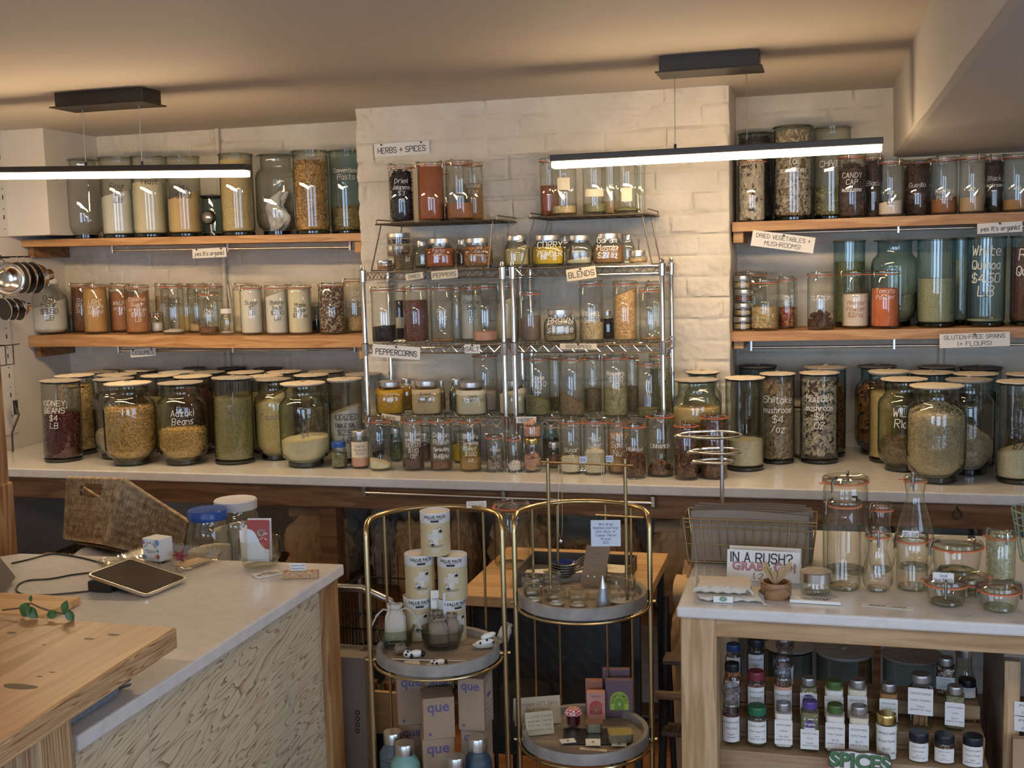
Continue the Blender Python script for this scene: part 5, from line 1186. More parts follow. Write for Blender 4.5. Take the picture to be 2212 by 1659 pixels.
for (x,y,dx,dz,l,wd) in ((62,1303,-.6,-1,.030,.012),(60,1312,.8,-.8,.026,.010),(124,1323,-.9,-.3,.024,.008),(138,1326,.3,.9,.026,.008),(146,1318,.5,-1,.022,.009),(66,1300,.1,.5,.012,.004)):
    mb=MB(); leaf(mb,Yp(x,y,base.y-.014),(dx,0,dz),l,wd,Vector((.1,-1,.25))); part('leaf',mb,'leaf_green',t,True)
plain('felt_grey',(.19,.20,.23),.95,0,.25,200,.3)
a=Zp(222,1530,CT); t=empty('felt_case',(a.x,a.y,CT+.0005),0,'grey felt case on the checkout counter under the slab edge','case')
MB().bbox(-.11,0,-.09,.055,0,.042,.012).build('case','felt_grey',t,True)
a=Zp(240,1500,CT); t=empty('folded_leaflet',(a.x,a.y+.02,CT+.0005),.5,'folded silvery leaflet beside the grey felt case','leaflet')
for k in range(3): MB().grid(lambda u,v,k=k:((u-.5)*.045,(v-.5)*.03+.002*k,.004+.004*k+.010*abs(u-.5)*2*(.6+.3*k)),10,2).build('page','card_blue' if k else 'alu',t,True)
# ---------------------------------------------------------------- things behind the checkout counter
t=empty('back_table',(-1.95,3.0,0),0,'low dark table hidden behind the checkout counter','table')
part('top',MB().bbox(-2.45,-1.65,2.72,3.14,.690,.715,.003),'dark_crate',t)
for x in(-2.4,-1.68):
    for y in (2.76,3.10): part('leg',MB().bbox(x-.02,x+.02,y-.02,y+.02,0,.69,.002),'dark_crate',t)
plain('rice_white',(.66,.62,.55),.8,0,.08,90,.3)
def bigj(xl,xr,yt,Y,base,lidm,fill,label,fm):
    q=Yp((xl+xr)/2,1170,Y); r=(xr-xl)/2*depth(q)/F_PX; h=Yp((xl+xr)/2,yt,Y).z-base
    t=empty('screw_lid_jar',(q.x,Y,base+.0006),0,label,'jar')
    MB().lathe([(0,.006),(r*.85,.003),(r,.014),(r,h*.60),(r*.97,h*.70),(r*.86,h*.80),(r*.80,h*.86),(r*.80,h*.9)],36).build('glass_body','glass_clear',t,True)
    MB().lathe([(r*.82,h*.86),(r*.86,h*.865),(r*.86,h*.985),(r*.82,h),(r*.7,h*.992),(0,h*.995)],36).build('screw_lid',lidm,t,True)
    f=filling(fm,r*.97,h*fill,t,5,slope=.12,heap=.006,foot=(r*.85,.015)); f.location.z=.004
plain('lid_white',(.66,.66,.72),.35); plain('lid_blue2',(.03,.10,.42),.25)
bigj(460,566,1078,3.06,.716,'lid_white',.60,'large glass jar with a white lid behind the blue lidded jar','rice_white')
bigj(403,500,1100,2.93,.716,'lid_blue2',.44,'large glass jar with a blue lid behind the checkout counter','rice_white')
# woven seagrass basket
m,nt,b=newmat('seagrass'); v=coords(nt); n=tex(nt,'Noise',v,60,Detail=5)
L(nt,ramp(nt,n.outputs[0],[(.3,(.26,.17,.08)),(.5,(.46,.33,.18)),(.7,(.60,.46,.28))]),b.inputs['Base Color']); b.inputs['Roughness'].default_value=.8; bump(nt,b,n.outputs[0],.6,.004)
t=empty('seagrass_basket',(-2.1,3.1,.75),0,'woven seagrass basket with a handle hole tilted behind the checkout counter','basket')
def weave(P00,P10,P11,P01,nu,nv,th,hole=None,lab='side'):
    # quad patch of vertical wavy strands with raised relief
    P=[Vector(q) for q in (P00,P10,P11,P01)]; nrm=(P[1]-P[0]).cross(P[3]-P[0]).normalized()
    NU,NV=nu*6,nv*5; vs=[];fs=[];idx={}
    for j in range(NV+1):
        for i in range(NU+1):
            u,v_=i/NU,j/NV; p=(P[0]*(1-u)+P[1]*u)*(1-v_)+(P[3]*(1-u)+P[2]*u)*v_
            row=v_*nv; col=u*nu+.35*math.sin(row*pi)*1.0+.5*(int(row)%2)
            rel=abs(sin(col*pi))**.7*(.55+.45*abs(sin(row*pi)))*min(1,u*18,(1-u)*18,v_*14,(1-v_)*14)
            idx[i,j]=len(vs); vs.append(p-nrm*th*rel)
    for j in range(NV):
        for i in range(NU):
            u,v_=(i+.5)/NU,(j+.5)/NV
            if hole and ((u-hole[0])/hole[2])**4+((v_-hole[1])/hole[3])**4<1: continue
            fs.append((idx[i,j],idx[i+1,j],idx[i+1,j+1],idx[i,j+1]))
    m2=MB().add(vs,fs); k=len(vs); m2.add([Vector(q)+nrm*.008 for q in vs],[tuple(reversed(f)) for f in fs])
    return part(lab,m2,'seagrass',t,True)
Ya,Yb=3.06,3.00
A0=Yp(141,1163,Yb+.10);A1=Yp(228,1176,Yb);A2=Yp(268,1036,Yb);A3=Yp(148,1033,Yb+.10)
B1=Yp(392,1215,Yb+.06);B2=Yp(406,1125,Yb+.06)
weave(A0,A1,A2,A3,14,8,.009,(.47,.82,.20,.11),'front_side'); weave(A1,B1,B2,A2,22,7,.009,None,'long_side')
C1=A0+(B1-A1); C2=A3+(B2-A2)
weave(B1,C1,C2,B2,12,6,.007,None,'low_end'); weave(C1,A0,A3,C2,20,8,.007,None,'back_side'); weave(A0,C1,B1,A1,14,8,.005,None,'bottom')
part('rim',MB().tube([A3,A2,B2,C2,A3],.006,8),'seagrass',t,True); part('corner_braid',MB().tube([A1,(A1+A2)/2,A2],.009,8),'seagrass',t,True)
t=empty('wire_tray_basket',tuple(Yp(170,1185,3.0)),0,'black wire basket lined with white cloth under the seagrass basket','basket')
a=Yp(106,1172,2.98); mb=MB(); x1=a.x+.50; zt=.748; zb=.722; y1_=3.12
for z in (zt,(zt+zb)/2,zb): mb.tube([(a.x,2.98,z),(x1,2.98,z),(x1,y1_,z),(a.x,y1_,z)],.0022,6,closed=True)
for k in range(19): x=a.x+(x1-a.x)*k/18; mb.rod((x,2.98,zt),(x,2.98,zb),.0014,5); mb.rod((x,y1_,zt),(x,y1_,zb),.0014,5); mb.rod((x,2.98,zb),(x,y1_,zb),.0014,5)
for k in range(1,8): y=2.98+(y1_-2.98)*k/8; mb.rod((a.x,y,zt),(a.x,y,zb),.0014,5); mb.rod((x1,y,zt),(x1,y,zb),.0014,5)
part('wires',mb,'black_metal',t,True)
t2=empty('folded_cloth',(a.x+.14,3.10,zb-.008),0,'white cloth folded in the black wire basket','cloth')
MB().grid(lambda u,v:(-.12+.26*u,-.06+.14*v,.03+.012*sin(u*7+v*3)-.02*(abs(u-.5)*2)**6-.02*(abs(v-.5)*2)**6),24,14).build('cloth','card_white',t2,True)
# ---------------------------------------------------------------- right display table
TX0,TY0,TY1=-.285,2.288,3.01; TX1=1.5
t=empty('display_table',(.4,2.65,0),0,'display table with white quartz top and pale timber frame at the right','table')
part('worktop',MB().bbox(TX0,TX1,TY0,TY1,CT-.024,CT,.005),'quartz',t)
part('front_rail',MB().bbox(TX0+.07,TX1-.07,TY0+.015,TY0+.055,.846,CT-.0245,.002),'pale_rail',t)
part('back_rail',MB().bbox(TX0+.07,TX1-.07,TY1-.06,TY1-.02,.805,CT-.0245,.002),'pale_rail',t)
part('side_rail',MB().bbox(TX0+.012,TX0+.05,TY0+.08,TY1-.08,.805,CT-.0245,.002),'pale_rail',t)
for x in (TX0+.006,TX1-.08):
    for y in (TY0+.012,TY1-.085): part('leg',MB().bbox(x,x+.074,y,y+.07,0,CT-.0245,.003),'pale_post',t)
part('lower_shelf',MB().bbox(TX0+.03,TX1-.03,TY0+.03,TY1-.03,.262,.282,.002),'grey_wood',t)
# ---- objects on the table top
def T(kind,xl,xr,yt,content,yfill,label,yb,**k):
    k.setdefault('g','glass_clear'); return _jar(kind,xl,xr,yt,CT,content,yfill,label,k.pop('group','empty jars for sale'),ybase=yb,**k)
def profile_jar(name,prof,cx,yb,yt,rpx,label,cat='jar',ring=True,g='glass_thick',base=CT,Y=None,group='empty jars for sale',lidr=None,lid=True,yw=None):
    if Y is None: q=Zp(cx,yb,base); r=rpx*depth(q)/F_PX; Y=q.y+r*.96
    else: q=Yp(cx,yb,Y); r=rpx*depth(q)/F_PX
    x=Yp(cx,(yb+yt)/2,Y).x; h=Yp(cx,yt,Y).z-base
    t=empty(name,(x,Y,base+.0006),facing((x,Y)),label,cat,group)
    outer=[(a*r,b*h) for a,b in prof]; inner=[(max(0,a*r-.0035),b*h+(.007 if i<3 else 0)) for i,(a,b) in enumerate(prof)]
    MB().lathe(outer,40).build('glass_body',g,t,True); MB().lathe([(0,.008),(prof[1][0]*r*.97,.008),(prof[1][0]*r*1.02,.003)],40).build('thick_bottom','glass_sea',t,True)
    JARS.append([t,r*1.05,99])
    if lid:
        rl=(lidr or prof[-1][0])*r; z=h
        MB().lathe([(0,z+.004),(rl*.75,z+.004),(rl*.88,z+.009),(rl*1.02,z+.007),(rl*1.06,z+.001),(rl*1.02,z-.002),(0,z-.001)],40).build('glass_lid','glass_thick',t,True)
        if ring:
            rg=MB().lathe([(rl*.9,z-.005),(rl*1.07,z-.005),(rl*1.08,z-.002),(rl*.9,z-.002)],36); a=(cx*.37)%6.28; rg.bbox(rl*.95,rl*1.07+.012,-.005,.005,z-.0048,z-.0022,.0005,RZ(a)); rg.build('rubber_ring','rubber',t,True)
            for k in range(2):
                a=(cx*.23)%3.1+k*pi*.85
                MB().tube([(rl*.72,0,z+.011),(rl*1.06,0,z+.010),(rl*1.13,0,z-.003),(rl*1.10,0,z-.014),(rl*1.14,0,z-.022)],.0028,6).build('clip','wire_dark',t,True,rot=(0,0,a))
    return t,r,h
CYL=[(0,.0),(.85,.0),(.93,.012),(1,.05),(1,.88),(.96,.93),(.97,.97),(.97,1)]
TUL=[(0,0),(.62,0),(.72,.02),(.92,.12),(1,.26),(.93,.42),(.72,.60),(.60,.74),(.62,.86),(.74,.95),(.76,1)]
CAR=[(0,0),(.72,0),(.80,.02),(.97,.14),(1,.26),(.93,.42),(.66,.62),(.48,.76),(.44,.84),(.50,.93),(.56,.98),(.56,1)]
BOW=[(0,0),(.72,0),(.80,.03),(.90,.25),(.96,.70),(.97,.86),(1,.92),(1,1)]
profile_jar('glass_jar',CYL,1826,1246,1037,48,'tallest wide clip jar at the back left of the glass jars for sale')
profile_jar('glass_jar',CYL,1823,1280,1088,36,'tall slim empty clip jar in front of the wide one')
profile_jar('carafe',CAR,1976,1238,1036,42,'glass carafe jar with a bulbous body and lid at the back',group=None)
profile_jar('tulip_jar',TUL,1904,1240,1098,30,'small waisted glass jar behind, between the tall jar and carafe',group=None)
profile_jar('tulip_jar',TUL,1896,1284,1155,33,'curvy tulip shaped glass jar in the front row',group=None)
profile_jar('glass_jar',CYL,1970,1280,1164,33,'straight clip jar with a white price card on its lid, front row'); jt=bpy.context.scene.collection.objects[-1]
profile_jar('glass_bowl_jar',BOW,2072,1292,1248,58,'low wide clip bowl under the wide lidded one, stacked at the back',group=None)
tb=[o for o in C.objects if o.name.startswith('glass_bowl_jar')][-1]
profile_jar('glass_bowl_jar',BOW,2066,1246,1177,52,'wide clip bowl stacked on top of another bowl',group=None,base=tb.location.z+Yp(2072,1248,tb.location.y).z-CT+.010,Y=tb.location.y)
profile_jar('glass_bowl_jar',BOW,2044,1316,1258,43,'small clip bowl jar with a handwritten card reading small bowl',group=None)
profile_jar('glass_bowl_jar',BOW,2158,1328,1272,42,'small clip bowl jar with a white tag at the right front corner',group=None)
T('weck',2131,2192,1147,'cardamom',1160,'clip jar packed with green cardamom pods at the right back',1262,group=None,g='glass_thick')
# screw top jar
q=Zp(1762,1291,CT); r=34*depth(q)/F_PX; t=empty('screw_lid_jar',(q.x,q.y+r,CT+.0006),0,'short glass jar with a wide silver lid beside the wooden pot','jar'); h=Yp(1762,1233,q.y+r).z-CT
MB().lathe([(0,.006),(r*.9,.003),(r,.010),(r,h*.38),(r*.93,h*.52),(r*.93,h*.6)],36).build('glass_body','glass_clear',t,True); MB().lathe([(r*.95,h*.56),(r,h*.57),(r,h*.97),(r*.96,h),(0,h*.99)],36).build('screw_lid','steel',t,True)
flatcard('sign_strip',((1708,1292),(1815,1298),(1818,1308),(1706,1301)),CT+.001,'card_white',['Spice Spoons $4','Glass jars $2'],'white folded strip reading Spice Spoons on the table front',.006,.006)
flatcard('sign_strip',((1862,1303),(1975,1312),(1973,1319),(1858,1309)),CT+.0006,'card_white',['WECK JARS'],'narrow white strip with pencil capitals at the table front, below the tulip jar',.010,.0008,'ink_soft')
def standcard(x0,y0,x1,y1,Y,lines,label,mat='card_white',tc='ink_soft',tilt=-.25,h=None,cat='price card',group=None,base=None):
    cx=(x0+x1)/2; q=Yp(cx,y1,Y); w_=(x1-x0)*depth(q)/F_PX; hh=Yp(cx,y0,Y).z-q.z; 
    ho=hh
    if base: hh+=q.z-base; q.z=base
    t=empty('price_card',(q.x,Y,q.z),facing((q.x,Y)),label,cat,group); t.rotation_euler=(tilt,0,facing((q.x,Y)))
    MB().box(-w_/2,w_/2,-.0004,.0004,0,hh).build('card',mat,t)
    if lines: place(text_mb(lines,h or ho/(len(lines)*1.9),fit=w_*.85,wt=.11,seed=int(x0)),TR(0,-.0011,hh-ho*.5)).build('writing',tc,t)
    return t
def topof(n_): return [o for o in C.objects if o.get('label','').startswith(n_)][0]
o=topof('small clip bowl jar with a hand'); standcard(2016,1238,2059,1259,o.location.y-.012,['Small','bowl $3.50'],'white card reading small bowl on the front clip bowl lid',base=None,tc='ink_blue')
o=topof('straight clip jar with a white'); standcard(1950,1147,1984,1161,o.location.y-.002,['$5 tall'],'white price card lying on the straight front clip jar lid')
o=topof('tallest wide clip jar'); standcard(1797,1030,1838,1046,o.location.y-.004,['$7'],'white price card on the lid of the tallest clip jar',tilt=-.9)
# wooden pot with spoons
q=Zp(1675,1299,CT); r=33*depth(q)/F_PX; pc=Vector((q.x,q.y+r,CT+.0006)); h=Yp(1675,1256,pc.y).z-CT
wood('acacia',(.36,.20,.09),(.29,.15,.065),(.20,.10,.04),'X',2,.4,ring=7,knots=False)
t=empty('wooden_pot',tuple(pc),0,'round acacia wood pot holding small wooden spoons','pot')
MB().lathe([(0,.0),(r*.95,0),(r,.006),(r,h-.003),(r*.98,h),(r*.82,h),(r*.80,h-.004),(r*.80,.008),(0,.008)],40).build('pot','acacia',t,True)
wood('spoon_wood',(.50,.36,.18),(.46,.32,.15),(.38,.26,.12),'Z',2,.5,knots=False)
for k,(px,py,dy,wd) in enumerate(((1651,1214,.006,.0045),(1648,1226,-.008,.004),(1672,1233,-.010,.0045),(1680,1234,.010,.004),(1692,1222,-.004,.0045),(1709,1214,.004,.0045),(1708,1228,.012,.004))):
    top=Yp(px,py,pc.y+dy); bot=Vector((pc.x-(top.x-pc.x)*.35,pc.y+dy*.5,CT+.012)); d=top-bot; l=d.length
    t=empty('wooden_spoon',tuple(bot),0,'small flat wooden spoon standing in the acacia pot','spoon','wooden spoons in the pot')
    rot=Vector((0,0,1)).rotation_difference(d.normalized()); t.rotation_mode='QUATERNION'; t.rotation_quaternion=rot
    P=[(-.002,0),(.002,0),(.0022,l*.5),(wd,l*.72),(wd*1.1,l*.9),(wd*.8,l*.985),(0,l),(-wd*.8,l*.985),(-wd*1.1,l*.9),(-wd,l*.72),(-.0022,l*.5)]
    MB().prism(P,-.0007,.0007,RX(radians(90))).build('blade','spoon_wood',t)
# in a rush sign: folded tent card
a=Yp(1572,1180,2.54); b_=Yp(1728,1188,2.54); w_=(b_-a).length; bz=CT+.001; hh=a.z-bz-.001
t=empty('tent_sign',((a.x+b_.x)/2,2.50,bz),radians(-3),'white folded sign reading IN A RUSH? GRAB & GO! behind the wooden pot','sign')
Mt=RX(radians(-14)); f=MB().bbox(-w_/2,w_/2,-.0006,.0006,0,hh/cos(radians(14)),.0003,Mt).build('front_panel','card_white',t)
MB().bbox(-w_/2,w_/2,-.0006,.0006,0,hh/cos(radians(14)),.0003,TR(0,.066,0)@RX(radians(14))).build('back_panel','card_white',t)
st=place(text_mb(['IN A RUSH?'],.024,fit=w_*.84,wt=.11,jit=.12,slant=0),Mt@TR(-.004,-.0016,hh*.80)); 
for sx_ in (0,.0): pass
st.build('lettering','ink',f)
plain('marker_pink',(.62,.20,.25),.6)
g1=bfont('GRAB    &GO!',.036,0,0,space=1.0)
for nm,bold,mm,dy in (('lettering_outline',.0012,'ink_soft',-.0013),('lettering_fill',.0002,'marker_pink',-.0018)):
    for tx,xx in (('GRAB',-.033),('GO!',.047)):
        place(bfont(tx,.0255,bold,0,space=1.05),Mt@TR(xx,dy,hh*.47)).build(nm,mm,f)
place(text_mb(['&'],.014,wt=.14),Mt@TR(.013,-.0016,hh*.48)).build('lettering','ink',f)
place(text_mb(['1. 2. 3.'],.012,wt=.12),Mt@TR(-.0,-.0016,hh*.16)).build('lettering','ink_soft',f)
# folded cotton bags
def fold(name,cx,cy,z0,w_,d_,h_,label,rz,seed):
    t=empty(name,(cx,cy,z0),rz,label,'cloth bag','folded cotton bags' if 0 else None)
    def fn(u,v):
        a=2*pi*v; e=2.6; x=(u-.5)*w_+.006*sin(a*2+seed); c,s_=cos(a),sin(a); r1=1/((abs(c)**4+abs(s_)**4)**.25)
        y=d_/2*c*r1+.003*noise.noise(Vector((u*5,a,seed))); z=h_/2+h_/2*s_*r1*(.92+.12*noise.noise(Vector((u*4,c*2,seed+3))))+.0015*sin(u*30+seed)*(c<-.7)
        return (x+.004*noise.noise(Vector((c*3,s_*3,u*2+seed))),y,max(0,z))
    mb=MB().grid(fn,26,30); n=27
    mb.add([fn(0,j/30) for j in range(30)],[tuple(range(30))[::-1]]); mb.add([fn(1,j/30) for j in range(30)],[tuple(range(30))])
    mb.build('folded_cloth','canvas_white',t,True); return t
plain('canvas_white',(.62,.56,.47),.9,0,.06,120,.2)
q=Zp(1568,1302,CT); 
t1=fold('cotton_bag',q.x+.004,q.y+.045,CT+.0005,.066*1.95,.085,.013,'cream cotton bag, lower of the two folded on the table corner',.06,1)
t2=fold('cotton_bag',q.x-.010,q.y+.050,CT+.0140,.107,.085,.020,'cream cotton bag folded on top of another at the table corner',.03,4)
MB().tube([(.06,-.038,.008),(.068,-.050,.006),(.070,-.054,.003),(.074,-.056,.002)],.0022,6).build('drawcord','canvas_white',t1,True)
for k in range(6): MB().rod((.074,-.056,.002),(.074+.007*cos(k),-.056+.007*sin(k*1.3)-.002,.001),.0008,5).build('tassel','canvas_white',t1)
MB().tube([(.045,-.04,.012),(.055,-.044,.016),(.060,-.046,.010),(.064,-.045,.004)],.0025,6).build('drawcord','canvas_white',t2,True)
lb=MB().box(-.020,.020,-.0475,-.0465,.0005,.0135).build('woven_label','card_white',t1,loc=(-.012,0,0)); MB().lathe([(0,0),(.0052,0)],24,M=TR(0,-.0482,.008)@RX(radians(90)),sx=1.5,sy=1).build('label_emblem','sticker_green',lb)
MB().lathe([(.0016,0),(.0026,0)],20,M=TR(0,-.0486,.008)@RX(radians(90)),sx=1.4,sy=1).build('emblem_mark','lemon_pepper',lb)
# ---- brass wire basket of paper bags
def P3(px,py,z): return Zp(px,py,z)
bb=CT+.002; f0=Zp(1482,1232,bb); fy=2.62
FL=Yp(1475,1118,fy); FR_=Yp(1765,1132,fy); zt=(FL.z+FR_.z)/2; dp=.115; bxl,bxr=FL.x+.012,FR_.x-.012
t=empty('brass_wire_basket',((FL.x+FR_.x)/2,fy,bb),0,'brass wire basket of brown paper bags on the display table','basket')
mb=MB(); yk=fy+dp
mb.tube([(FL.x,fy,zt),(FR_.x,fy,zt),(FR_.x,yk,zt),(FL.x,yk,zt)],.0019,6,closed=True); mb.tube([(FL.x,fy,zt-.008),(FR_.x,fy,zt-.008)],.0012,6)
for z in (bb+.003,bb+.045,bb+.085): 
    f=(z-bb)/(zt-bb); xl,xr=bxl+(FL.x-bxl)*f,bxr+(FR_.x-bxr)*f
    mb.tube([(xl,fy+.008*(1-f),z),(xr,fy+.008*(1-f),z),(xr,yk-.008*(1-f),z),(xl,yk-.008*(1-f),z)],.0012,6,closed=True)
n=15
for k in range(n+1):
    f=k/n; xt=FL.x+(FR_.x-FL.x)*f; xb=bxl+(bxr-bxl)*f
    mb.rod((xt,fy,zt),(xb,fy+.008,bb+.003),.0012,5); mb.rod((xt,yk,zt),(xb,yk-.008,bb+.003),.0012,5)
for k in range(1,5):
    y=fy+dp*k/5
    for xt,xb in ((FL.x,bxl),(FR_.x,bxr)): mb.rod((xt,y,zt),(xb,y,bb+.003),.0012,5)
    mb.rod((bxl,y,bb+.003),(bxr,y,bb+.003),.0012,5)
part('wires',mb,'brass_wire',t,True)
plain('bag_taupe',(.26,.20,.145),.8,0,.08,12,.15)
for k in range(9):
    y=fy+.010+k*.0115; ww=(bxr-bxl)-.012-.004*(k%3); x0=bxl+.006+.003*((k*5)%4)
    tt=empty('paper_bag',(x0,y,bb+.006),0,'flat brown paper bag standing in the brass wire basket' ,'paper bag','paper bags in the brass basket')
    MB().grid(lambda u,v,k=k:(ww*u,.0025*sin(u*5+k)*v-.0015,.117*v+(.004*sin(k*3+u*4) if v>.99 else 0)),16,5).build('front_sheet','bag_taupe',tt,True)
    MB().grid(lambda u,v,k=k:(ww*(1-u),.0025*sin((1-u)*5+k)*v+.0022,(.112-.004*(k%2))*v),16,5).build('back_sheet','bag_taupe',tt,True)
# spiral ring stand behind the basket
bp=Yp(1560,1110,2.84); t=empty('spiral_ring_stand',(bp.x,2.84,CT+.001),0,'steel spiral cone holder rising behind the brass basket','stand')
tp=Yp(1559,933,2.84); 
part('pole',MB().rod((bp.x,2.84,CT+.001),(bp.x,2.84,tp.z),.0052,10),'steel',t,True)
part('foot',MB().lathe([(0,0),(.05,0),(.05,.004),(.006,.008),(0,.008)],28,c=(bp.x,2.84,CT+.001)),'steel',t,True)
for cx,rx,py in ((1528,72,940),(1542,58,975),(1538,45,997)):
    c_=Yp(cx,py,2.80); r_=rx*depth(c_)/F_PX; P=[]
    for k in range(44): a=-2.55+k/43*5.7; P.append((c_.x+r_*cos(a+.0),2.80+r_*sin(a)*1.0-.0,c_.z-.012*k/43+.006))
    P.append((bp.x,2.836,c_.z-.008)); part('ring',MB().tube(P,.0028,7),'steel',t,True)
# wire basket at the right edge
plain('wire_green',(.20,.30,.22),.5)
a=Yp(2190,1106,2.75); t=empty('green_wire_basket',(a.x+.1,2.78,CT+.001),0,'pale green wire basket cut by the right edge of the photo','basket'); mb=MB()
for z,s in ((a.z,1),(a.z-.03,.93),(a.z-.06,.86),(CT+.003,.72)):
    r_=.075*s; mb.tube([(a.x+.075+r_*cos(k*.314),2.78+r_*sin(k*.314),z) for k in range(20)],.0018,5,closed=True)
for k in range(20): mb.rod((a.x+.075+.075*cos(k*.314),2.78+.075*sin(k*.314),a.z),(a.x+.075+.054*cos(k*.314),2.78+.054*sin(k*.314),CT+.003),.0012,5)
part('wires',mb,'wire_green',t,True)
# ---------------------------------------------------------------- bamboo spice steps under the table
S=[(2.385,2.465,.570),(2.465,2.545,.608),(2.545,2.64,.645)]; sx0=Yp(1556,1640,2.40).x; sx1=.333
t=empty('spice_steps',((sx0+sx1)/2,2.5,.283),0,'bamboo three step riser for spice bottles under the table','riser shelf')
for y0_,y1_,z in S: part('step',MB().bbox(sx0,sx1,y0_,2.64 if z>.64 else y1_,z-.030 if z>.58 else .283,z,.002),'bamboo',t)
part('step_support',MB().bbox(sx0+.002,sx1-.002,2.466,2.638,.283,.577,.001),'bamboo',t)
plain('cap_blue',(.02,.05,.16),.4); plain('cap_red',(.22,.03,.04),.4); plain('cap_green',(.02,.14,.06),.4); plain('cap_olive',(.07,.13,.03),.4); plain('cap_dark',(.012,.014,.022),.4); plain('cap_silver',(.42,.40,.39),.35,.8); plain('cap_purple',(.10,.06,.25),.4)
glass('cap_clear',(.80,.80,.82),(.35,.35,.38),.06,.16)
SP='spice bottles on the bamboo steps'
def SB(row,kind,xl,xr,yt,content,cap,label,title,z0=.15,z1=.68,ypx=None,wide=.97,body='glass_clear'):
    y0_,y1_,z=S[row]; Y=(y0_+y1_)/2-.004+(.01 if row==2 else 0)
    return _jar(kind,xl,xr,yt,z,content,(yt+(ypx or 30)),label,SP,Y=Y,g=body,lid=cap,label_card=('card_white',z0,z1,wide,['CONTENTS INSIDE','',title[0],'',title[1] if len(title)>1 else '','packed for shop'],'ink_soft'))
def grinder(row,xl,xr,yt,yn,content,label,title):
    y0_,y1_,z=S[row]; Y=(y0_+y1_)/2-.002; cx=(xl+xr)/2
    o=_jar('mason',xl,xr,yn,z,content,yn+22,label,SP,Y=Y,g='glass_clear',lid='cap_clear',label_card=('card_white',.10,.72,1.15,['CONTENTS INSIDE','',title[0],'',title[1] if len(title)>1 else '','packed'],'ink_soft'))
    hb=Yp(cx,yn,Y).z-z; ht=Yp(cx,yt,Y).z-z; r=(xr-xl)/2*depth((o.location.x,Y,z))/F_PX
    mb=MB(); nn=28
    mb.lathe([(r*.80,hb),(r*.84,hb+(ht-hb)*.3),(r*.70,hb+(ht-hb)*.38),(r*1.0,hb+(ht-hb)*.62),(r*1.02,hb+(ht-hb)*.95),(r*.92,ht),(r*.80,ht),(r*.78,hb+(ht-hb)*.7),(0,hb+(ht-hb)*.66)],nn)
    mb.build('grinder_cap','cap_clear',o,True)
SB(2,'mason',1567,1602,1391,'dark_grain','cap_blue','spice bottle with a dark blue cap, back left of the steps',['White','Pepper'])
SB(2,'mason',1613,1653,1379,'dark_powder','cap_dark','spice bottle with a tall black cap on the back step',['White'])
grinder(2,1676,1715,1383,1418,'white_powder','clear capped grinder on the back step',['Sea Salt'])
SB(1,'mason',1563,1600,1432,'chile','cap_dark','spice bottle with a black cap above the front grinder, left',['Chili','Flake'],ypx=26)
SB(1,'mason',1612,1654,1449,'seed_brown','cap_red','spice bottle with a dark red cap on the middle step',['Whole Black','Peppercorn','$4.56'])
grinder(1,1671,1712,1424,1462,'pink_salt','clear capped grinder of pink salt on the middle step',['Himalayan Pink','Salt'])
SB(1,'bottle',1728,1765,1463,'herb','cap_silver','silver capped bottle with a purple Organic label on the middle step',['Organic'],ypx=22)
SB(1,'bottle',1781,1822,1470,'white_powder','cap_olive','olive capped bottle behind the other olive capped one',['Onion'],ypx=20)
SB(1,'bottle',1831,1873,1467,'garlic','cap_silver','silver capped bottle behind the garlic powder bottle',['Garlic'],ypx=22)
SB(1,'bottle',1900,1939,1475,'masala','cap_silver','silver capped bottle of brown pepper on the middle step',['Ground Pepper','$6.00'],ypx=24)
SB(1,'bottle',1962,2015,1455,None,'cap_silver','tallest square bottle holding cinnamon sticks on the middle step',['Sweet Cinnamon','Sticks','$5.72'],z0=.30,z1=.80)
SB(2,'bottle',2023,2062,1420,'choc_chip','cap_silver','silver capped bottle of speckled seeds on the top step',['Seed','$'],z0=.22,z1=.55,ypx=22)
SB(1,'bottle',2042,2083,1481,'herb','cap_silver','silver capped bottle labelled thyme on the middle step',['Thyme','$2.39'],ypx=22)
SB(2,'mason',2068,2110,1466,'dark_powder','cap_dark','low jar with a wide black lid at the right of the top step',['Cloves'],z0=.1,z1=.65)
grinder(0,1560,1599,1480,1519,'dark_bean','clear capped grinder of black peppercorns at the front left',['Whole Black','Pepper','$4.57'])
SB(0,'mason',1612,1659,1524,'dark_grain','cap_green','front spice bottle with a bright green lid',['Green Peppercorn','$4.31'])
SB(0,'bottle',1673,1712,1517,'white_powder','cap_silver','front bottle of carbon iodized fine salt with a grey cap',['Iodized','Fine Salt','$0.83'],ypx=22)
SB(0,'bottle',1729,1769,1513,'herb','cap_purple','front bottle with a purple cap and purple Organic label',['$2.34','Oregano'],z0=.08,z1=.48,ypx=22)
SB(0,'bottle',1783,1825,1521,'white_powder','cap_olive','front bottle labelled onion powder with an olive cap',['Onion Powder','$5.34'],ypx=22)
SB(0,'bottle',1834,1877,1524,'garlic','cap_silver','front bottle labelled garlic powder with a grey cap',['Garlic Powder','$5.79'],ypx=22)
SB(0,'mason',1891,1939,1541,'cream_grain','gold_lid','front jar of minced garlic with a gold lid',['Minced Garlic','$5.01'],z0=.02,z1=.78)
SB(0,'mason',1961,2008,1580,'nutmeg','cap_dark','squat front jar labelled ground ginger with a black lid',['Ground Ginger','$2.74'],z0=.05,z1=.70)
SB(0,'mason',2016,2064,1585,'seed_brown','cap_dark','squat front jar with a deep black lid, second from right',['Nutmeg','$1.76'],z0=.08,z1=.58)
SB(0,'mason',2077,2126,1589,'turmeric','cap_dark','squat front jar labelled turmeric at the right end',['Turmeric Powder','$1.44'],z0=.03,z1=.74)
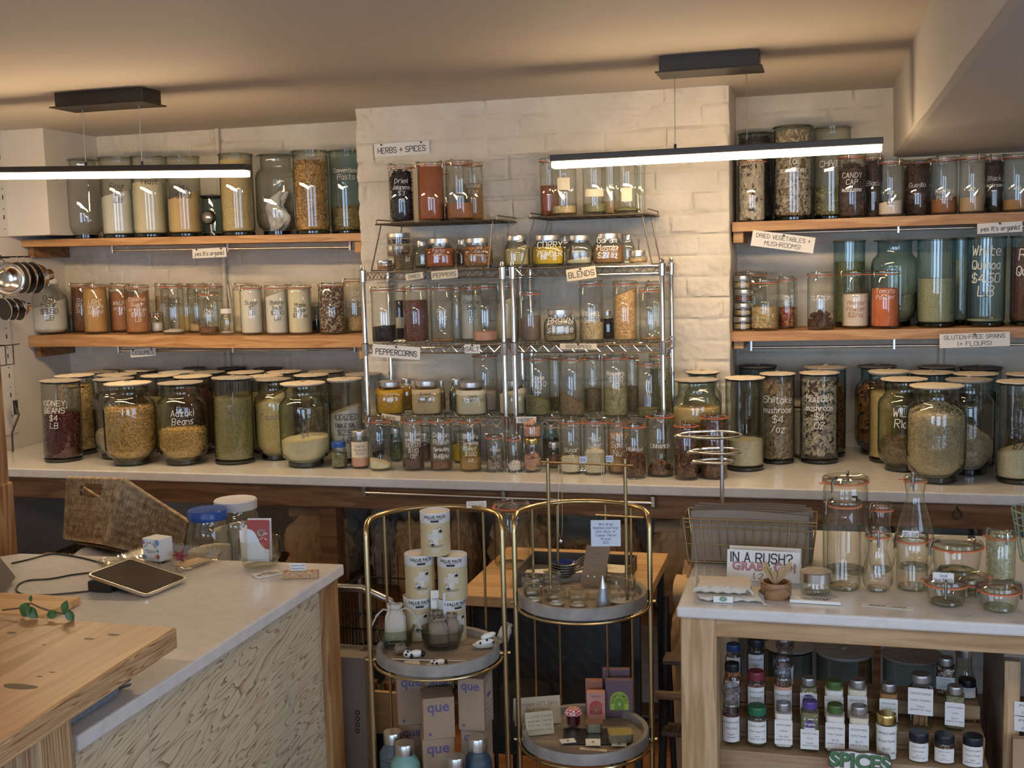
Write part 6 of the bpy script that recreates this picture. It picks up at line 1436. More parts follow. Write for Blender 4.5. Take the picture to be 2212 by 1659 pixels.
for lab in ('silver capped bottle with a purple','front bottle with a purple cap'):
    o=topof(lab); ch=[c for c in o.children if c.name.startswith('glass_body')][0]; zz=max(v.co.z for v in ch.data.vertices); rr_=max(v.co.x for v in ch.data.vertices)
    MB().lathe([(0,0),(rr_*.62,0)],24,M=TR(0,-rr_*1.06,zz*.66)@RX(radians(90)),sx=1,sy=.6).build('brand_label','cap_purple',o)
    place(text_mb(['Organic'],.005,fit=rr_*1.1,wt=.18,jit=.05),TR(0,-rr_*1.08,zz*.665)).build('label_lettering','card_white',o)
    MB().box(-rr_*.55,rr_*.55,-rr_*1.055,-rr_*1.045,zz*.50,zz*.58).build('lower_label','box_white',o)
o=topof('tallest square bottle holding'); 
for k in range(7):
    x=-.012+.004*k; cs=empty('cinnamon_stick',(0,0,0)); cs.parent=o; bpy.data.objects.remove(cs)
    MB().tube([(x,-.006+.003*(k%3),.004),(x+.001,-.005,.05),(x-.0005,-.004,.085)],.0024,7).build('cinnamon_stick','bark_brown',o,True)
# SPICES wooden sign leaning on the lowest step
a=Yp(1790,1628,2.365); b_=Yp(1926,1628,2.365); w_=(b_-a).length; t=empty('spices_sign',((a.x+b_.x)/2,2.366,a.z-.030),facing(((a.x+b_.x)/2,2.37)),'cut out sign reading SPICES in green letters in front of the steps','sign')
plain('sign_brown',(.10,.06,.04),.6); plain('sign_green',(.07,.20,.09),.5)
rnd=random.Random(2); P=[]
for k in range(60):
    a_=2*pi*k/60; e=1/((abs(cos(a_))**5+abs(sin(a_))**5)**.2); P.append(((w_/2)*e*cos(a_)*(1+.02*sin(a_*9)),.020+.022*e*sin(a_)*(1+.06*sin(a_*11))))
MB().prism([(x,z) for x,z in P],0,.006,RX(radians(90))).build('backing','sign_brown',t)
t.children[0].location.y=0
MB().prism([(x*.955,.020+(z-.020)*.90) for x,z in P],.006,.007,RX(radians(90))).build('white_face','card_white',t)
place(bfont('SPICES',.042,.0022,0,space=.98),TR(0,-.0082,.020)).build('letter_shadow','sign_brown',t)
place(bfont('SPICES',.042,.0010,0,space=.98),TR(-.0008,-.0092,.021)).build('green_letters','sign_green',t)
# big jars on the lower shelf, crate on the right
for i,(cx,w2,yl,lab) in enumerate(((1705,108,1394,'big dark jar with a grey disc lid under the table, left'),(1823,130,1403,'big dark jar with a disc lid under the table, middle'),(1968,132,1412,'big dark jar with a disc lid under the table, right'))):
    _jar('tall',cx-w2*.46,cx+w2*.46,yl,.283,'dark_powder',1600,lab,'big jars under the display table',Y=2.84,g='glass_teal',lid='lid_grey')
q=Yp(2100,1400,2.9); _jar('round',2050,2110,1398,.283,'herb_brown',1560,'amber tinted jar under the table right of the disc lidded jars',None,Y=2.93,g='glass_sea')
_jar('round',2128,2166,1418,.283,'wild_rice',1470,'dark round jar beside the wooden crate under the table',None,Y=2.74,g='glass_sea')
a=Yp(2168,1420,2.50); t=empty('wooden_crate',(a.x+.14,2.6,.283),0,'weathered wooden crate at the right edge under the table','crate')
z1=a.z; x0=a.x
part('side',MB().bbox(x0,x0+.018,2.50,2.80,.2835,z1,.002),'grey_wood',t); part('top',MB().bbox(x0,x0+.40,2.50,2.80,z1,z1+.018,.002),'grey_wood',t); part('side',MB().bbox(x0+.38,x0+.398,2.50,2.80,.2835,z1,.002),'grey_wood',t)
part('front_post',MB().bbox(x0-.001,x0+.03,2.478,2.499,.2835,z1,.002),'pale_post',t)
pa=Yp(2193,1518,2.47); 
for k in range(2): standcard(2193,1518+32*k,2250,1548+34*k,2.472,['dried stuff','inside','Pantry'],['white handwritten label card, upper, on the wooden crate front','white handwritten label card, lower, on the wooden crate front'][k],tilt=0)
pxbox('cardboard_box',2190,2290,1600,1700,2.44,.02,0,'card_kraft','kraft box in front of the wooden crate at the right edge','box')
# ---------------------------------------------------------------- brass tiered carts
wood('tray_wood',(.30,.25,.20),(.26,.215,.17),(.19,.15,.115),'X',1.6,.55,ring=5,knots=False)
plain('tray_rim',(.27,.25,.225),.6,0,.25,25,.2)
CARTS={}; _z=[.45,.75]
for _ in range(40):
    ZRL=sum(_z)/2; _z=[ZRL,_z[1]] if Zp(1255,1571,ZRL).y>2.53 else [_z[0],ZRL]
def cart(px,Y,R,Rt,ztop,trays,label,key):
    c=Yp(px,1300,Y); th_=facing((c.x,Y)); t=empty('brass_cart',(c.x,Y,0),th_,label,'cart'); t.rotation_euler=(0,0,th_)
    rt=.0062; P=[(-R,0,.06)]
    P+=[(-R,0,.4),(-R,0,ztop-.035),(-R*.998,R*.03,ztop-.014),(-R*.985,R*.12,ztop-.003)]
    for k in range(1,24): a=pi-.20-(pi-.40)*k/24; P.append((R*cos(a),R*sin(a),ztop))
    P+=[(R*.985,R*.12,ztop-.003),(R*.998,R*.03,ztop-.014),(R,0,ztop-.035),(R,0,.4),(R,0,.06)]
    MB().tube(P,rt,10).build('hoop_frame','brass',t,True)
    for k,a in enumerate((139,112,68,41)):
        a=radians(a); MB().rod((R*cos(a),R*sin(a),.10),(R*cos(a),R*sin(a),ztop),.0032,8).build('rod','brass',t,True)
    for z in trays:
        MB().tube([((Rt+.004)*cos(k*pi/24),(Rt+.004)*sin(k*pi/24),z-.032) for k in range(48)],.0035,8,closed=True).build('ring','brass',t,True)
        tr=MB().lathe([(0,-.018),(Rt-.014,-.018),(Rt-.012,-.002),(Rt-.009,0),(Rt-.001,0),(Rt,-.003),(Rt,-.026),(Rt-.006,-.030),(0,-.030)],56,c=(0,0,z)).build('tray','tray_rim',t,True)
        MB().lathe([(0,z-.0174),(Rt-.016,z-.0174)],56).build('tray_floor','tray_wood',tr)
        for s in (-1,1): MB().rod((s*(Rt-.002),0,z-.028),(s*(R+.012),0,z-.028),.0035,8).build('tray_peg','brass',t,True)
    MB().tube([((R)*cos(k*pi/24),(R)*sin(k*pi/24),.07) for k in range(48)],.005,8,closed=True).build('base_ring','brass',t,True)
    for k in range(4):
        a=k*pi/2+pi/4; MB().lathe([(.0,0),(.006,0),(.022,0.004),(.024,.022),(.022,.042),(0,.046)],16,M=TR(R*cos(a),R*sin(a),0.001)).build('caster','black_plastic',t,True)
        MB().rod((R*cos(a),R*sin(a),.044),(R*cos(a),R*sin(a),.07),.004,8).build('caster_stem','brass',t,True)
    CARTS[key]=(c.x,Y,th_,trays); return t
cart(943,2.43,.1556,.143,1.036,(.745,.40),'brass framed round cart stacked with canisters and cardboard boxes','L')
cart(1259,2.53,.1556,.149,1.037,(.862,ZRL),'brass framed round cart with an earring stand and upside down jars','R')
FLl=.745-.0168; FRu=.862-.0168; FRl=ZRL-.0168
def rotE(name,px,pyb,z,dy,label,cat,group=None,rz=0,Y=None):
    q=Zp(px,pyb,z) if Y is None else Vector((Yp(px,pyb,Y).x,Y,z)); y=q.y+dy; x=q.x*(y/q.y) if Y is None else q.x
    return empty(name,(x,y,z+.0005),facing((x,y))+rz,label,cat,group),depth((x,y,z))
# canisters
plain('canister_white',(.70,.69,.66),.6); plain('canister_beige',(.56,.46,.27),.6); plain('cross_pale',(.64,.62,.56),.6); plain('print_grey',(.50,.49,.46),.6)
def canister(px,lvl,Y,label,rz=0):
    r=.0352; h=.1035; x=Yp(px,1300-110*lvl,Y).x; t=empty('cardboard_canister',(x,Y,FLl+.0006+lvl*(h+.0006)),facing((x,Y))+rz,label,'canister')
    b=MB().lathe([(0,0),(r,0),(r,h*.76)],40).build('tube','canister_beige',t,True)
    MB().lathe([(r*1.001,h*.755),(r*1.012,h*.76),(r*1.012,h*.995),(r*.97,h),(r*.95,h-.004),(0,h-.004)],40).build('lid','canister_white',t,True)
    R=r*1.02
    wrap(bfont('VALUE PACK',.0098,.0003),R,h*.905).build('lid_lettering','ink',t)
    wrap(text_mb(['TREATED BAMBOO ADHESIVE'],.0022,fit=.036,wt=.2),R,h*.855).build('lid_lettering','ink_soft',t)
    mb=MB().grid(lambda u,v:((u-.5)*.020,0,(v-.5)*.0048),10,1); wrap(mb,R,h*.81).build('lid_pill','ink',t)
    for w_,hh,z in ((.013,.038,.44),(.036,.012,.46)):
        mb=MB().grid(lambda u,v:((u-.5)*w_,0,(v-.5)*hh),12,1); wrap(mb,r*1.006 if hh>.02 else r*1.010,h*z).build('cross_panel','cross_pale',t)
    wrap(bfont('PATCH',.0098,0),R,h*.46).build('brand_lettering','print_grey',t)
    wrap(text_mb(['HYPOALLERGENIC / LARGE','BANDAGES BAMBOO'],.0022,fit=.038,wt=.2),R,h*.24).build('print','ink_soft',t)
    wrap(text_mb(['COUNT 50','STRIPS'],.0034,fit=.026,wt=.2),R,h*.14).build('print','canister_white',t)
    def pan(x,z,s):
        for dx,dz,rx,rz_,mm in ((0,0,.0042,.0040,'card_white'),(.0034,-.0044,.0046,.0040,'ink'),(-.0032,.0034,.0014,.0014,'ink'),(.0030,.0036,.0014,.0014,'ink'),(-.0014,.0002,.0010,.0012,'ink')):
            mb=MB(); n=12; mb.add([(x+dx*s+rx*s*cos(2*pi*k/n),0,z+dz*s+rz_*s*sin(2*pi*k/n)) for k in range(n)],[tuple(range(n))]); wrap(mb,r*(1.013 if mm=='card_white' else 1.018),0).build('panda_print',mm,t)
    pan(.010,h*.62,.95); pan(-.010,h*.31,1.0)
canister(897+6,0,2.520,'bottom left of the five stacked cardboard canisters',.1); canister(974,0,2.522,'bottom right of the five stacked cardboard canisters, behind two cards',.5)
canister(905,1,2.520,'middle row left cardboard canister with a panda print',.12); canister(976,1,2.522,'middle row right cardboard canister with a panda print',-.12)
canister(938,2,2.521,'topmost cardboard canister on the brass cart',-.02)
standcard(1008,1079,1051,1101,2.575,['Bamboo Strips','Bandaids $8.50','and more'],'white card clipped to the left cart hoop',tilt=-.9,base=1.0375)
# glass bowls with pouches
plain('linen',(.60,.55,.47),.95,0,.06,160,.3); plain('hessian',(.27,.21,.155),.95,0,.12,160,.35)
def bowl(px,pyb,rpx,yt,g,label):
    q=Zp(px,pyb,FLl); r=rpx*depth(q)/F_PX; y=q.y+r*.85; x=q.x*y/q.y; h=.043
    t=empty('glass_bowl',(x,y,FLl+.0005),0,label,'bowl'); MB().lathe([(0,.006),(r*.6,.003),(r*.80,.001),(r*.84,.006),(r*.93,h*.6),(r,h),(r*1.02,h+.001),(r*.97,h-.001),(r*.90,h*.6),(r*.80,.011),(0,.010)],44).build('bowl',g,t,True); return Vector((x,y,FLl+.0115)),r
def pouch(c,w_,h_,mat,label,rz=0,seed=1,cords=True,lean=0,cat='pouch',group=None,name='drawstring_pouch'):
    t=empty(name,tuple(c),facing(c)+rz,label,cat,group)
    if lean: t.rotation_euler=(0,lean,facing(c)+rz)
    def fn(u,v):
        a=2*pi*u; k=v
        wx=w_/2*(1-.10*k) if k<.62 else w_/2*(.94-1.75*(k-.62)) if k<.86 else w_/2*(.52+.9*(k-.86))
        wy=w_*.22*(sin(pi*min(1,k*1.1+.08))**.6 if k<.86 else .6)+.004
        pl=.0025*sin(a*7+seed)*max(0,(k-.45))*2.2
        c_,s_=cos(a),sin(a); return ((wx+pl)*abs(c_)**.6*(1 if c_>0 else -1),(wy+pl)*abs(s_)**.8*(1 if s_>0 else -1),h_*k+.003*noise.noise(Vector((c_*3,s_*3,k*6+seed))))
    mb=MB().grid(fn,44,24); mb.add([fn(k/44,0) for k in range(44)],[tuple(range(44))[::-1]]); mb.build('pouch',mat,t,True)
    if cords:
        z=h_*.86
        for s in (-1,1):
            MB().tube([(s*w_*.22,-.006,z),(s*w_*.55,-.012,z+.003),(s*w_*.85,-.018,z-.012),(s*w_*1.05,-.022,z-.032),(s*w_*1.15,-.024,z-.046)],.0016,6).build('cord',mat,t,True)
            MB().tube([(s*w_*.20,-.010,z-.002),(s*w_*.5,-.018,z+.006),(s*w_*.82,-.022,z-.006),(s*w_*1.08,-.023,z-.034)],.0016,6).build('cord',mat,t,True)
    return t
c1,r1=bowl(856,1405,42,1352,'glass_sea','clear glass bowl with a cream linen pouch on the left cart'); c2,r2=bowl(956,1410,48,1350,'glass_green','dark tinted glass bowl with hessian pouches on the left cart')
pouch(c1+Vector((0,.0,0)),.052,.088,'linen','cream linen drawstring pouch standing in the left glass bowl',0,2)
pouch(c2+Vector((-.004,-.012,0)),.046,.062,'hessian','crumpled hessian pouch at the front of the right glass bowl',.1,5,False)
pouch(c2+Vector((-.018,.014,0)),.040,.070,'hessian','flat hessian pouch at the back left of the right glass bowl',.0,7,False)
pouch(c2+Vector((.022,.012,0)),.036,.066,'hessian','flat hessian pouch at the back right of the right glass bowl',-.1,9,False)
standcard(931,1276,960,1312,c2.y+.032,['bamboo'],'white card standing behind the hessian pouches, left of the pair',tc='ink_soft',tilt=-.04,base=c2.z+.004,h=.006); standcard(958,1282,984,1322,c2.y+.020,['bowls','$12.99'],'bluish card standing behind the hessian pouches, right of the pair',mat='card_blue',tc='ink_blue',tilt=-.04,base=c2.z+.004,h=.006)
for lab in ('white card standing behind','bluish card standing behind'): 
    pass
# ceramic panda rests, tweezers
plain('ceramic_white',(.80,.80,.78),.12); plain('ceramic_black',(.012,.012,.014),.12)
def panda(px,py,label,rz,s=1.0):
    t,_=rotE('ceramic_panda',px,py,FLl+.001,.008,label,'figurine',None,rz)
    MB().sphere((.010*s,0,.009*s),.015*s,.009*s,.009*s,18).build('body','ceramic_white',t,True); MB().sphere((-.010*s,0,.0095*s),.010*s,.0095*s,.0092*s,18).build('head','ceramic_white',t,True)
    for x,y,z,r_ in ((-.013,-.0085,.011,.0032),(-.009,.007,.017,.003),(-.009,-.006,.017,.003)): MB().sphere((x*s,y*s,z*s),r_*s,n=10).build('black_patch','ceramic_black',t,True)
    MB().sphere((.0245*s,0,.008*s),.0065*s,.0085*s,.0075*s,14).build('hind_leg','ceramic_black',t,True); MB().sphere((-.001*s,-.006*s,.006*s),.004*s,.005*s,.006*s,12).build('front_leg','ceramic_black',t,True)
panda(890,1424,'small ceramic panda lying on the left cart tray behind the chopstick',.05); panda(944,1441,'smaller ceramic panda near the tray front on a cream card',.1,.8)
flatcard('price_card',((920,1434),(962,1434),(968,1441),(922,1443)),FLl+.0002,'card_cream',None,'cream card lying under the smaller ceramic panda',.01,.0006)
a=Zp(832,1424,FLl+.003); b_=Zp(1022,1428,FLl+.003); t=empty('metal_chopstick',tuple(a),0,'long thin metal chopstick lying across the left cart tray','chopstick'); part('stick',MB().tube([a,b_],[.0024,.0012],8),'steel',t,True)
pouch(Zp(862,1415,FLl)+Vector((0,.01,.001)),.03,.022,'hessian','little hessian pouch lying behind the ceramic panda',.2,11,False)
flatcard('linen_patch',((868,1430),(905,1426),(908,1438),(880,1440)),FLl+.0002,'linen',None,'scrap of beige linen in front of the chopstick end',.01,.002)
c=Zp(1050,1400,FLl+.001)+Vector((0,.012,0)); t=empty('ceramic_animal_set',tuple(c),facing(c)+.25,'white ceramic animal spoon rests on a white dish at the right of the tray','figurine')
MB().lathe([(0,.002),(.026,.001),(.032,.008),(.030,.009),(.024,.004),(0,.004)],30,sx=1.15,sy=.5).build('dish','ceramic_white',t,True)
MB().sphere((-.006,-.004,.012),.024,.009,.008,18).build('body','ceramic_white',t,True); MB().sphere((.004,.006,.024),.019,.009,.007,18,RY(-.2)).build('body','ceramic_white',t,True)
for x,z in ((-.020,.014),(.012,.013),(.016,.010),(-.004,.020)): MB().sphere((x,-.012,z),.0028,.002,.0035,10).build('black_patch','ceramic_black',t,True)
pouch(Zp(1078,1388,FLl)+Vector((.004,.012,.001)),.030,.045,'linen','cream linen pouch behind the white ceramic dish at the tray edge',-.3,13,False,.35)
# que boxes and bottles
plain('card_box',(.36,.25,.165),.75,0,.05,30); plain('box_pale_panel',(.46,.37,.28),.7); plain('print_purple',(.115,.095,.22),.6); plain('bottle_navy',(.035,.06,.085),.45); plain('bottle_mint',(.20,.40,.36),.45); plain('bottle_slate',(.10,.13,.15),.45)
def quebox(xl,xr,yt,yb,Y,dp,rz,label,panel=False,zb=None,txt=True):
    cx=(xl+xr)/2; q=Yp(cx,yb,Y); w_=(xr-xl)*depth(q)/F_PX; zt=Yp(cx,yt,Y).z; z0=q.z if zb is None else zb; h_=zt-z0
    t=empty('cardboard_box',(q.x,Y,z0),facing((q.x,Y))+rz,label,'box')
    b=MB().bbox(-w_/2,w_/2,0,dp,0,h_,.0012).build('carton','card_box',t)
    if txt: place(bfont('que',.034*w_/.07,.0006,0),TR(-w_*.02,-.0006,h_-.021*w_/.07)).build('brand_lettering','print_purple',b)
    MB().lathe([(0,0),(.0036,0)],16,M=TR(-w_*.30,-.0005,min(.012,h_*.2))@RX(radians(90))).build('ink_dot','print_purple',b)
    if panel:
        M=RZ(pi/2)@TR(dp*.5,-w_/2-.0006,0)
        MB().add([M@Vector(p) for p in ((-dp*.32,0,h_*.12),(dp*.32,0,h_*.12),(dp*.32,0,h_*.9),(dp*.05,0,h_*.94),(-dp*.32,0,h_*.82))],[(0,1,2,3,4)]).build('side_panel','box_pale_panel',b)
        place(bfont('que',.020,.0003,0),M@TR(0,-.0005,h_*.62)).build('side_lettering','print_purple',b)
        for k in range(4): MB().box(-dp*.26,dp*.26,-.0005,.0,h_*(.18+.09*k),h_*(.19+.09*k),M).build('side_line','print_purple',b)
    return t
z0=.40-.0168+.001
BX=[quebox(916,985,1597,1700,2.372,.075,.08,'front lower cardboard bottle box, under the pale one',zb=z0)]
zt1=z0+BX[0].children[0].dimensions.z+.0008
quebox(916,984,1508,1597,2.372,.070,.10,'front upper cardboard bottle box with a purple word print, centre of the stack',True,zb=zt1)
quebox(868,922,1567,1700,2.452,.070,.0,'lower left cardboard bottle box behind the steel capped bottles',zb=z0); b_=topof('lower left cardboard bottle box'); zt2=z0+b_.children[0].dimensions.z+.0008
quebox(861,924,1455,1567,2.452,.070,.06,'upper left cardboard bottle box just below the left tray',zb=zt2)
quebox(926,984,1462,1700,2.462,.062,-.02,'middle rear tall cardboard bottle box behind the front pair',zb=z0)
quebox(998,1056,1576,1700,2.415,.062,-.22,'lower right cardboard bottle box under the large leaning one',zb=z0); b_=topof('lower right cardboard bottle box'); zt3=z0+b_.children[0].dimensions.z+.0008
quebox(990,1048,1466,1577,2.405,.078,-.30,'upper right cardboard bottle box turned to show its pale side panel',True,zb=zt3)
def bottle(px,yt,rpx,Y,mat,label,rings=True,txt=False):
    q=Yp(px,yt,Y); r=rpx*depth(q)/F_PX; z=z0; h=q.z-z; t=empty('steel_bottle',(q.x,Y,z),facing((q.x,Y)),label,'bottle')
    b=MB().lathe([(0,0),(r*.95,0),(r,.003),(r,h*.52),(r*1.01,h*.54),(r,h*.56),(r,h*.66),(r*.97,h*.70),(r*.80,h*.76),(r*.66,h*.79),(r*.64,h*.84)],36).build('body',mat,t,True)
    MB().lathe([(r*.60,h*.84),(r*.68,h*.842),(r*.68,h*.985),(r*.64,h),(0,h*.998)],36).build('steel_cap','steel',t,True)
    if rings:
        for k in (.60,.54,.48): MB().lathe([(r*1.0,h*k-.0006),(r*1.006,h*k),(r*1.0,h*k+.0006)],36).build('groove_ring','ink',b,True)
    if txt: wrap(bfont('que',.012,0),r*1.01,h*.63).build('brand_lettering','lid_grey',b)
bottle(848,1580,30,2.395,'bottle_slate','slate grey steel bottle with a silver cap at the lower left of the cart',True,True); bottle(874,1604,32,2.345,'bottle_mint','mint green steel bottle with a silver cap on the left cart',False)
bottle(1031,1592,31,2.355,'bottle_navy','navy steel bottle with a silver cap in front of the right boxes'); bottle(985,1633,30,2.305,'bottle_navy','lowest navy bottle, mostly its silver cap showing at the bottom edge')
# ---- right cart, upper tray
def hexjar(px,py,wpx,hh,label,group,lid=True):
    q=Zp(px,py,FRu); r=wpx/2*depth(q)/F_PX; y=q.y+r*.8; x=q.x*y/q.y; t=empty('hexagonal_jar',(x,y,FRu+.0005),facing((x,y))+.26,label,'jar',group)
    MB().lathe([(r*.86,0),(r*.88,.001),(r*.88,.007),(0,.0075)],28).build('metal_lid','steel',t,True)
    k=1.06; MB().lathe([(r*.78,.006),(r*.80,.009),(r*k,.014),(r*k,hh-.004),(r*.92,hh),(r*.6,hh),(r*.5,hh-.003),(0,hh-.003)],6).build('glass_body','glass_pale',t)
glass('glass_pale',(.97,.97,.92),(.50,.47,.30),.02,.17)
hexjar(1149,1287,42,.043,'rear left upside down hexagonal jar on the upper tray',None); hexjar(1193,1280,40,.043,'rear upside down hexagonal jar beside the blue spoon bowls',None)
hexjar(1154,1306,40,.043,'front left upside down hexagonal jar on the upper tray',None); hexjar(1203,1314,40,.043,'front middle upside down hexagonal jar on the upper tray',None); hexjar(1250,1317,44,.043,'front right upside down hexagonal jar beside the metal cone',None); hexjar(1343,1310,62,.062,'large upside down hexagonal jar holding a price note',None)
o=topof('large upside down hex'); 
place(text_mb(['69/ea','large'],.009,wt=.1),TR(0,-.036,.034)).build('price_note','ink',o)
q=Zp(1300,1315,FRu); r=16*depth(q)/F_PX; t=empty('metal_cone',(q.x,q.y+r,FRu+.0005),0,'small grey metal cone standing on the upper tray','cone'); h=Yp(1300,1243,q.y+r).z-FRu
plain('cone_grey',(.32,.33,.34),.4,.5); MB().lathe([(0,0),(r,0),(r,.002),(r*.52,h*.58),(r*.50,h*.60)],28).build('cone','cone_grey',t,True); MB().lathe([(r*.50,h*.60),(r*.04,h),(0,h)],24).build('tip','steel',t,True)
plain('enamel_blue',(.03,.05,.20),.15)
for k in range(5):
    q=Zp(1217,1248,FRu+.012); y=q.y+.03; x=q.x*y/q.y; t=empty('round_measuring_spoon',(x+.001*k,y,FRu+.001+.0062*k),facing((x,y)),['bottom','second lowest','middle','second topmost','topmost blue'][k]+' metal spoon bowl in the nested stack on the upper tray','spoon')
    r=.031; MB().lathe([(0,0),(r*.5,.001),(r*.85,.008),(r,.0165),(r*.98,.0168)],32).build('bowl','steel',t,True); MB().lathe([(0,.0012),(r*.48,.0022),(r*.82,.0092),(r*.965,.0170)],32).build('enamel','enamel_blue',t,True)
    MB().tube([(r*.9,.004,.0165),(r+.03,.02,.024+.002*k),(r+.058,.034,.034+.002*k)],.0022,6).build('handle','steel',t,True)
plain('kraft_dark',(.27,.19,.125),.8,0,.06,60)
q=Zp(1277,1270,FRu); t=empty('kraft_jewelry_card',(q.x,q.y+.01,FRu+.004),facing((q.x,q.y))-.35,'large folded kraft card leaning back on the upper tray','card')
Mk=RX(radians(58-90)); MB().bbox(-.030,.030,-.001,.001,0,.098,.0004,Mk).build('card','kraft_dark',t); 
for zz,tx in ((.078,'Birdie'),(.050,'Pendant'),(.028,'Earrings')): place(text_mb([tx],.005,wt=.12),Mk@TR(0,-.0016,zz)).build('print','ink_soft',t)
for sx in (-.012,.004): MB().sphere(Mk@Vector((sx,-.003,.020)),.0032,n=8).build('pearl','ceramic_white',t,True)
MB().rod(Mk@Vector((.034,0,0)),Mk@Vector((.034,0,.098)),.001,6).build('clear_edge','glass_thick',t)
MB().bbox(-.026,.026,-.001,.001,-.004,.0,.0004).build('fold','kraft_dark',t)
# earring stand
ys=2.50; A_=Yp(1183,990,ys); B2=Yp(1350,992,ys); t=empty('earring_stand',((A_.x+B2.x)/2,ys,FRu+.0005),0,'tall brass earring stand with crossbars on the upper tray','stand')
for p in (A_,B2): part('post',MB().tube([(p.x,ys,FRu+.001),(p.x,ys,p.z)],.0042,10),'brass',t,True); part('foot',MB().lathe([(0,0),(.012,0),(.012,.003),(0,.004)],20,c=(p.x,ys,FRu+.001)),'brass',t,True)
l=Yp(1170,998,ys-.005); r_=Yp(1368,1006,ys-.005); part('crossbar',MB().rod(l,r_,.0026,8),'brass',t,True)
l2=Yp(1287,1112,ys-.006); r2_=Yp(1390,1118,ys-.006); part('lower_bar',MB().rod(l2,r2_,.0022,8),'brass',t,True)
for px in (1216,1238,1265,1292,1319): p=Yp(px,1001+.04*(px-1170),ys-.005); part('peg',MB().rod(p,p+Vector((0,0,.012)),.0018,6),'brass',t,True)
for k,(px,py) in enumerate(((1252,990),(1309,988))): standcard(px,py-4,px+16,py+10,ys-.010,['$16'],['tiny price tag on the earring stand crossbar, left','tiny price tag on the earring stand crossbar, right'][k],tilt=0,mat='card_blue')
for k,px in enumerate((1256,1263)): p=Yp(px,1016,ys-.008); tt=empty('bead_earring',tuple(p),0,'silver ball earring hanging from the brass crossbar','earring','pair of ball earrings'); MB().sphere((0,0,0),.0052,n=14).build('ball','chrome',tt,True); MB().rod((0,0,.004),(0,0,.017),.0006,5).build('hook','brass',tt)
tt=empty('chain_necklace',tuple(Yp(1210,1010,ys-.006)),0,'fine gold chain hanging down from the brass crossbar','necklace'); p0,p1,p2,p3=Yp(1206,1003,ys-.006),Yp(1206,1150,ys-.006),Yp(1215,1150,ys-.006),Yp(1214,1003,ys-.006); mid=Yp(1211,1165,ys-.006)
part('chain',MB().tube([p0,p1,mid,p2,p3],.0007,5),'brass_wire',tt,True); part('pendant',MB().sphere(mid+Vector((0,0,-.005)),.004,.001,.005,10),'chrome',tt,True)
tt=empty('drop_earring',tuple(Yp(1301,1005,ys-.006)),0,'pair of thin gold bar earrings hanging from the crossbar','earring')
for px in (1299,1304): p=Yp(px,1004,ys-.008); part('bar',MB().rod(p,p-Vector((0,0,.042)),.0008,5),'brass_wire',tt)
standcard(1277,1123,1341,1180,ys-.012,['Wire Wrap','Necklace Earrings','Gold Silver or','Copper Plated','Bronze','$20'],'square bluish handwritten card hanging on the earring stand',mat='card_blue',tc='ink_blue',tilt=.03)
# ---- right cart, lower tray
def tray_q(px,py,dy=0): q=Zp(px,py,FRl); y=q.y+dy; return Vector((q.x*y/q.y,y,FRl+.0006))
def tent(px0,px1,py0,py1,label,lines,mat,dz=0,skew=0,green=False):
    q=tray_q((px0+px1)/2,py1); w_=(px1-px0)*depth(q)/F_PX; h_=(py1-py0)*depth(q)/F_PX*.98; t=empty('tent_card',tuple(q),facing(q)+skew,label,'card')
    M=RX(radians(-16)); f=MB().bbox(-w_/2,w_/2,-.0005,.0005,0,h_,.0002,M).build('front_panel',mat,t); MB().bbox(-w_/2,w_/2,-.0005,.0005,0,h_*.99,.0002,TR(0,2*h_*sin(radians(16)),0)@RX(radians(16))).build('back_panel',mat,t)
    place(text_mb(lines,h_/(len(lines)*2.1),fit=w_*.85,wt=.09),M@TR(0,-.0012,h_*.52)).build('writing','kraft_dark' if mat=='card_manila' else 'ink_soft',f)
plain('card_manila2',(.52,.42,.27),.7)
tent(1112,1214,1506,1566,'large manila folded card at the left of the lower tray',['Beeswax Gift Sets','Pet Care','Natural Bar'],'card_manila2',skew=.15)
tent(1137,1198,1538,1588,'smaller cream folded card in front of the large manila one',['Crystal Infused','wood wick 1 bottle','$20 for 2 bags','handmade soap'],'card_manila2',skew=.20)
q=tray_q(1285,1590,.02); c0=Zp(1195,1612,FRl+.001); c1_=Zp(1372,1612,FRl+.001)
t=empty('slate_board',tuple(tray_q(1290,1612,.05)),facing(q),'black glossy slate board lying on the lower tray','board'); MB().bbox(-.078,.070,-.045,.04,0,.004,.001).build('board','black_plastic',t)
o_=t.location; T_=Vector((0,0,.0048))
def onboard(px,py,dy=0): q=Zp(px,py,FRl+.005); y=q.y+dy; return Vector((q.x*y/q.y,y,FRl+.0055))
q=onboard(1236,1573); r=16*depth(q)/F_PX; q=q+Vector((0,r,0)); t=empty('jam_jar',tuple(q),facing(q)+.2,'tiny faceted jar with a red checked cloth lid','jar'); h=.040
MB().lathe([(0,.001),(r*.85,.001),(r*.95,.003),(r,h*.7),(r*.85,h*.8)],8).build('glass_body','glass_pink',t)
plain('jam',(.07,.008,.012),.3); MB().lathe([(0,.003),(r*.8,.003),(r*.9,h*.66),(0,h*.66)],8).build('jam_filling','jam',t)
m,nt,b=newmat('gingham'); v=coords(nt,(1,1,1)); ck=tex(nt,'Checker',v,160); ck.inputs['Color1'].default_value=(.45,.03,.05,1); ck.inputs['Color2'].default_value=(.75,.62,.60,1); L(nt,ck.outputs[0],b.inputs['Base Color']); b.inputs['Roughness'].default_value=.8
MB().lathe([(r*1.25,h*.74),(r*1.18,h*.84),(r*.98,h*.98),(r*.8,h*1.03),(0,h*1.04)],26).build('cloth_lid','gingham',t,True); MB().tube([(r*1.0*cos(k*.5),r*1.0*sin(k*.5),h*.86) for k in range(13)],.0008,5,closed=True).build('thread','card_white',t)
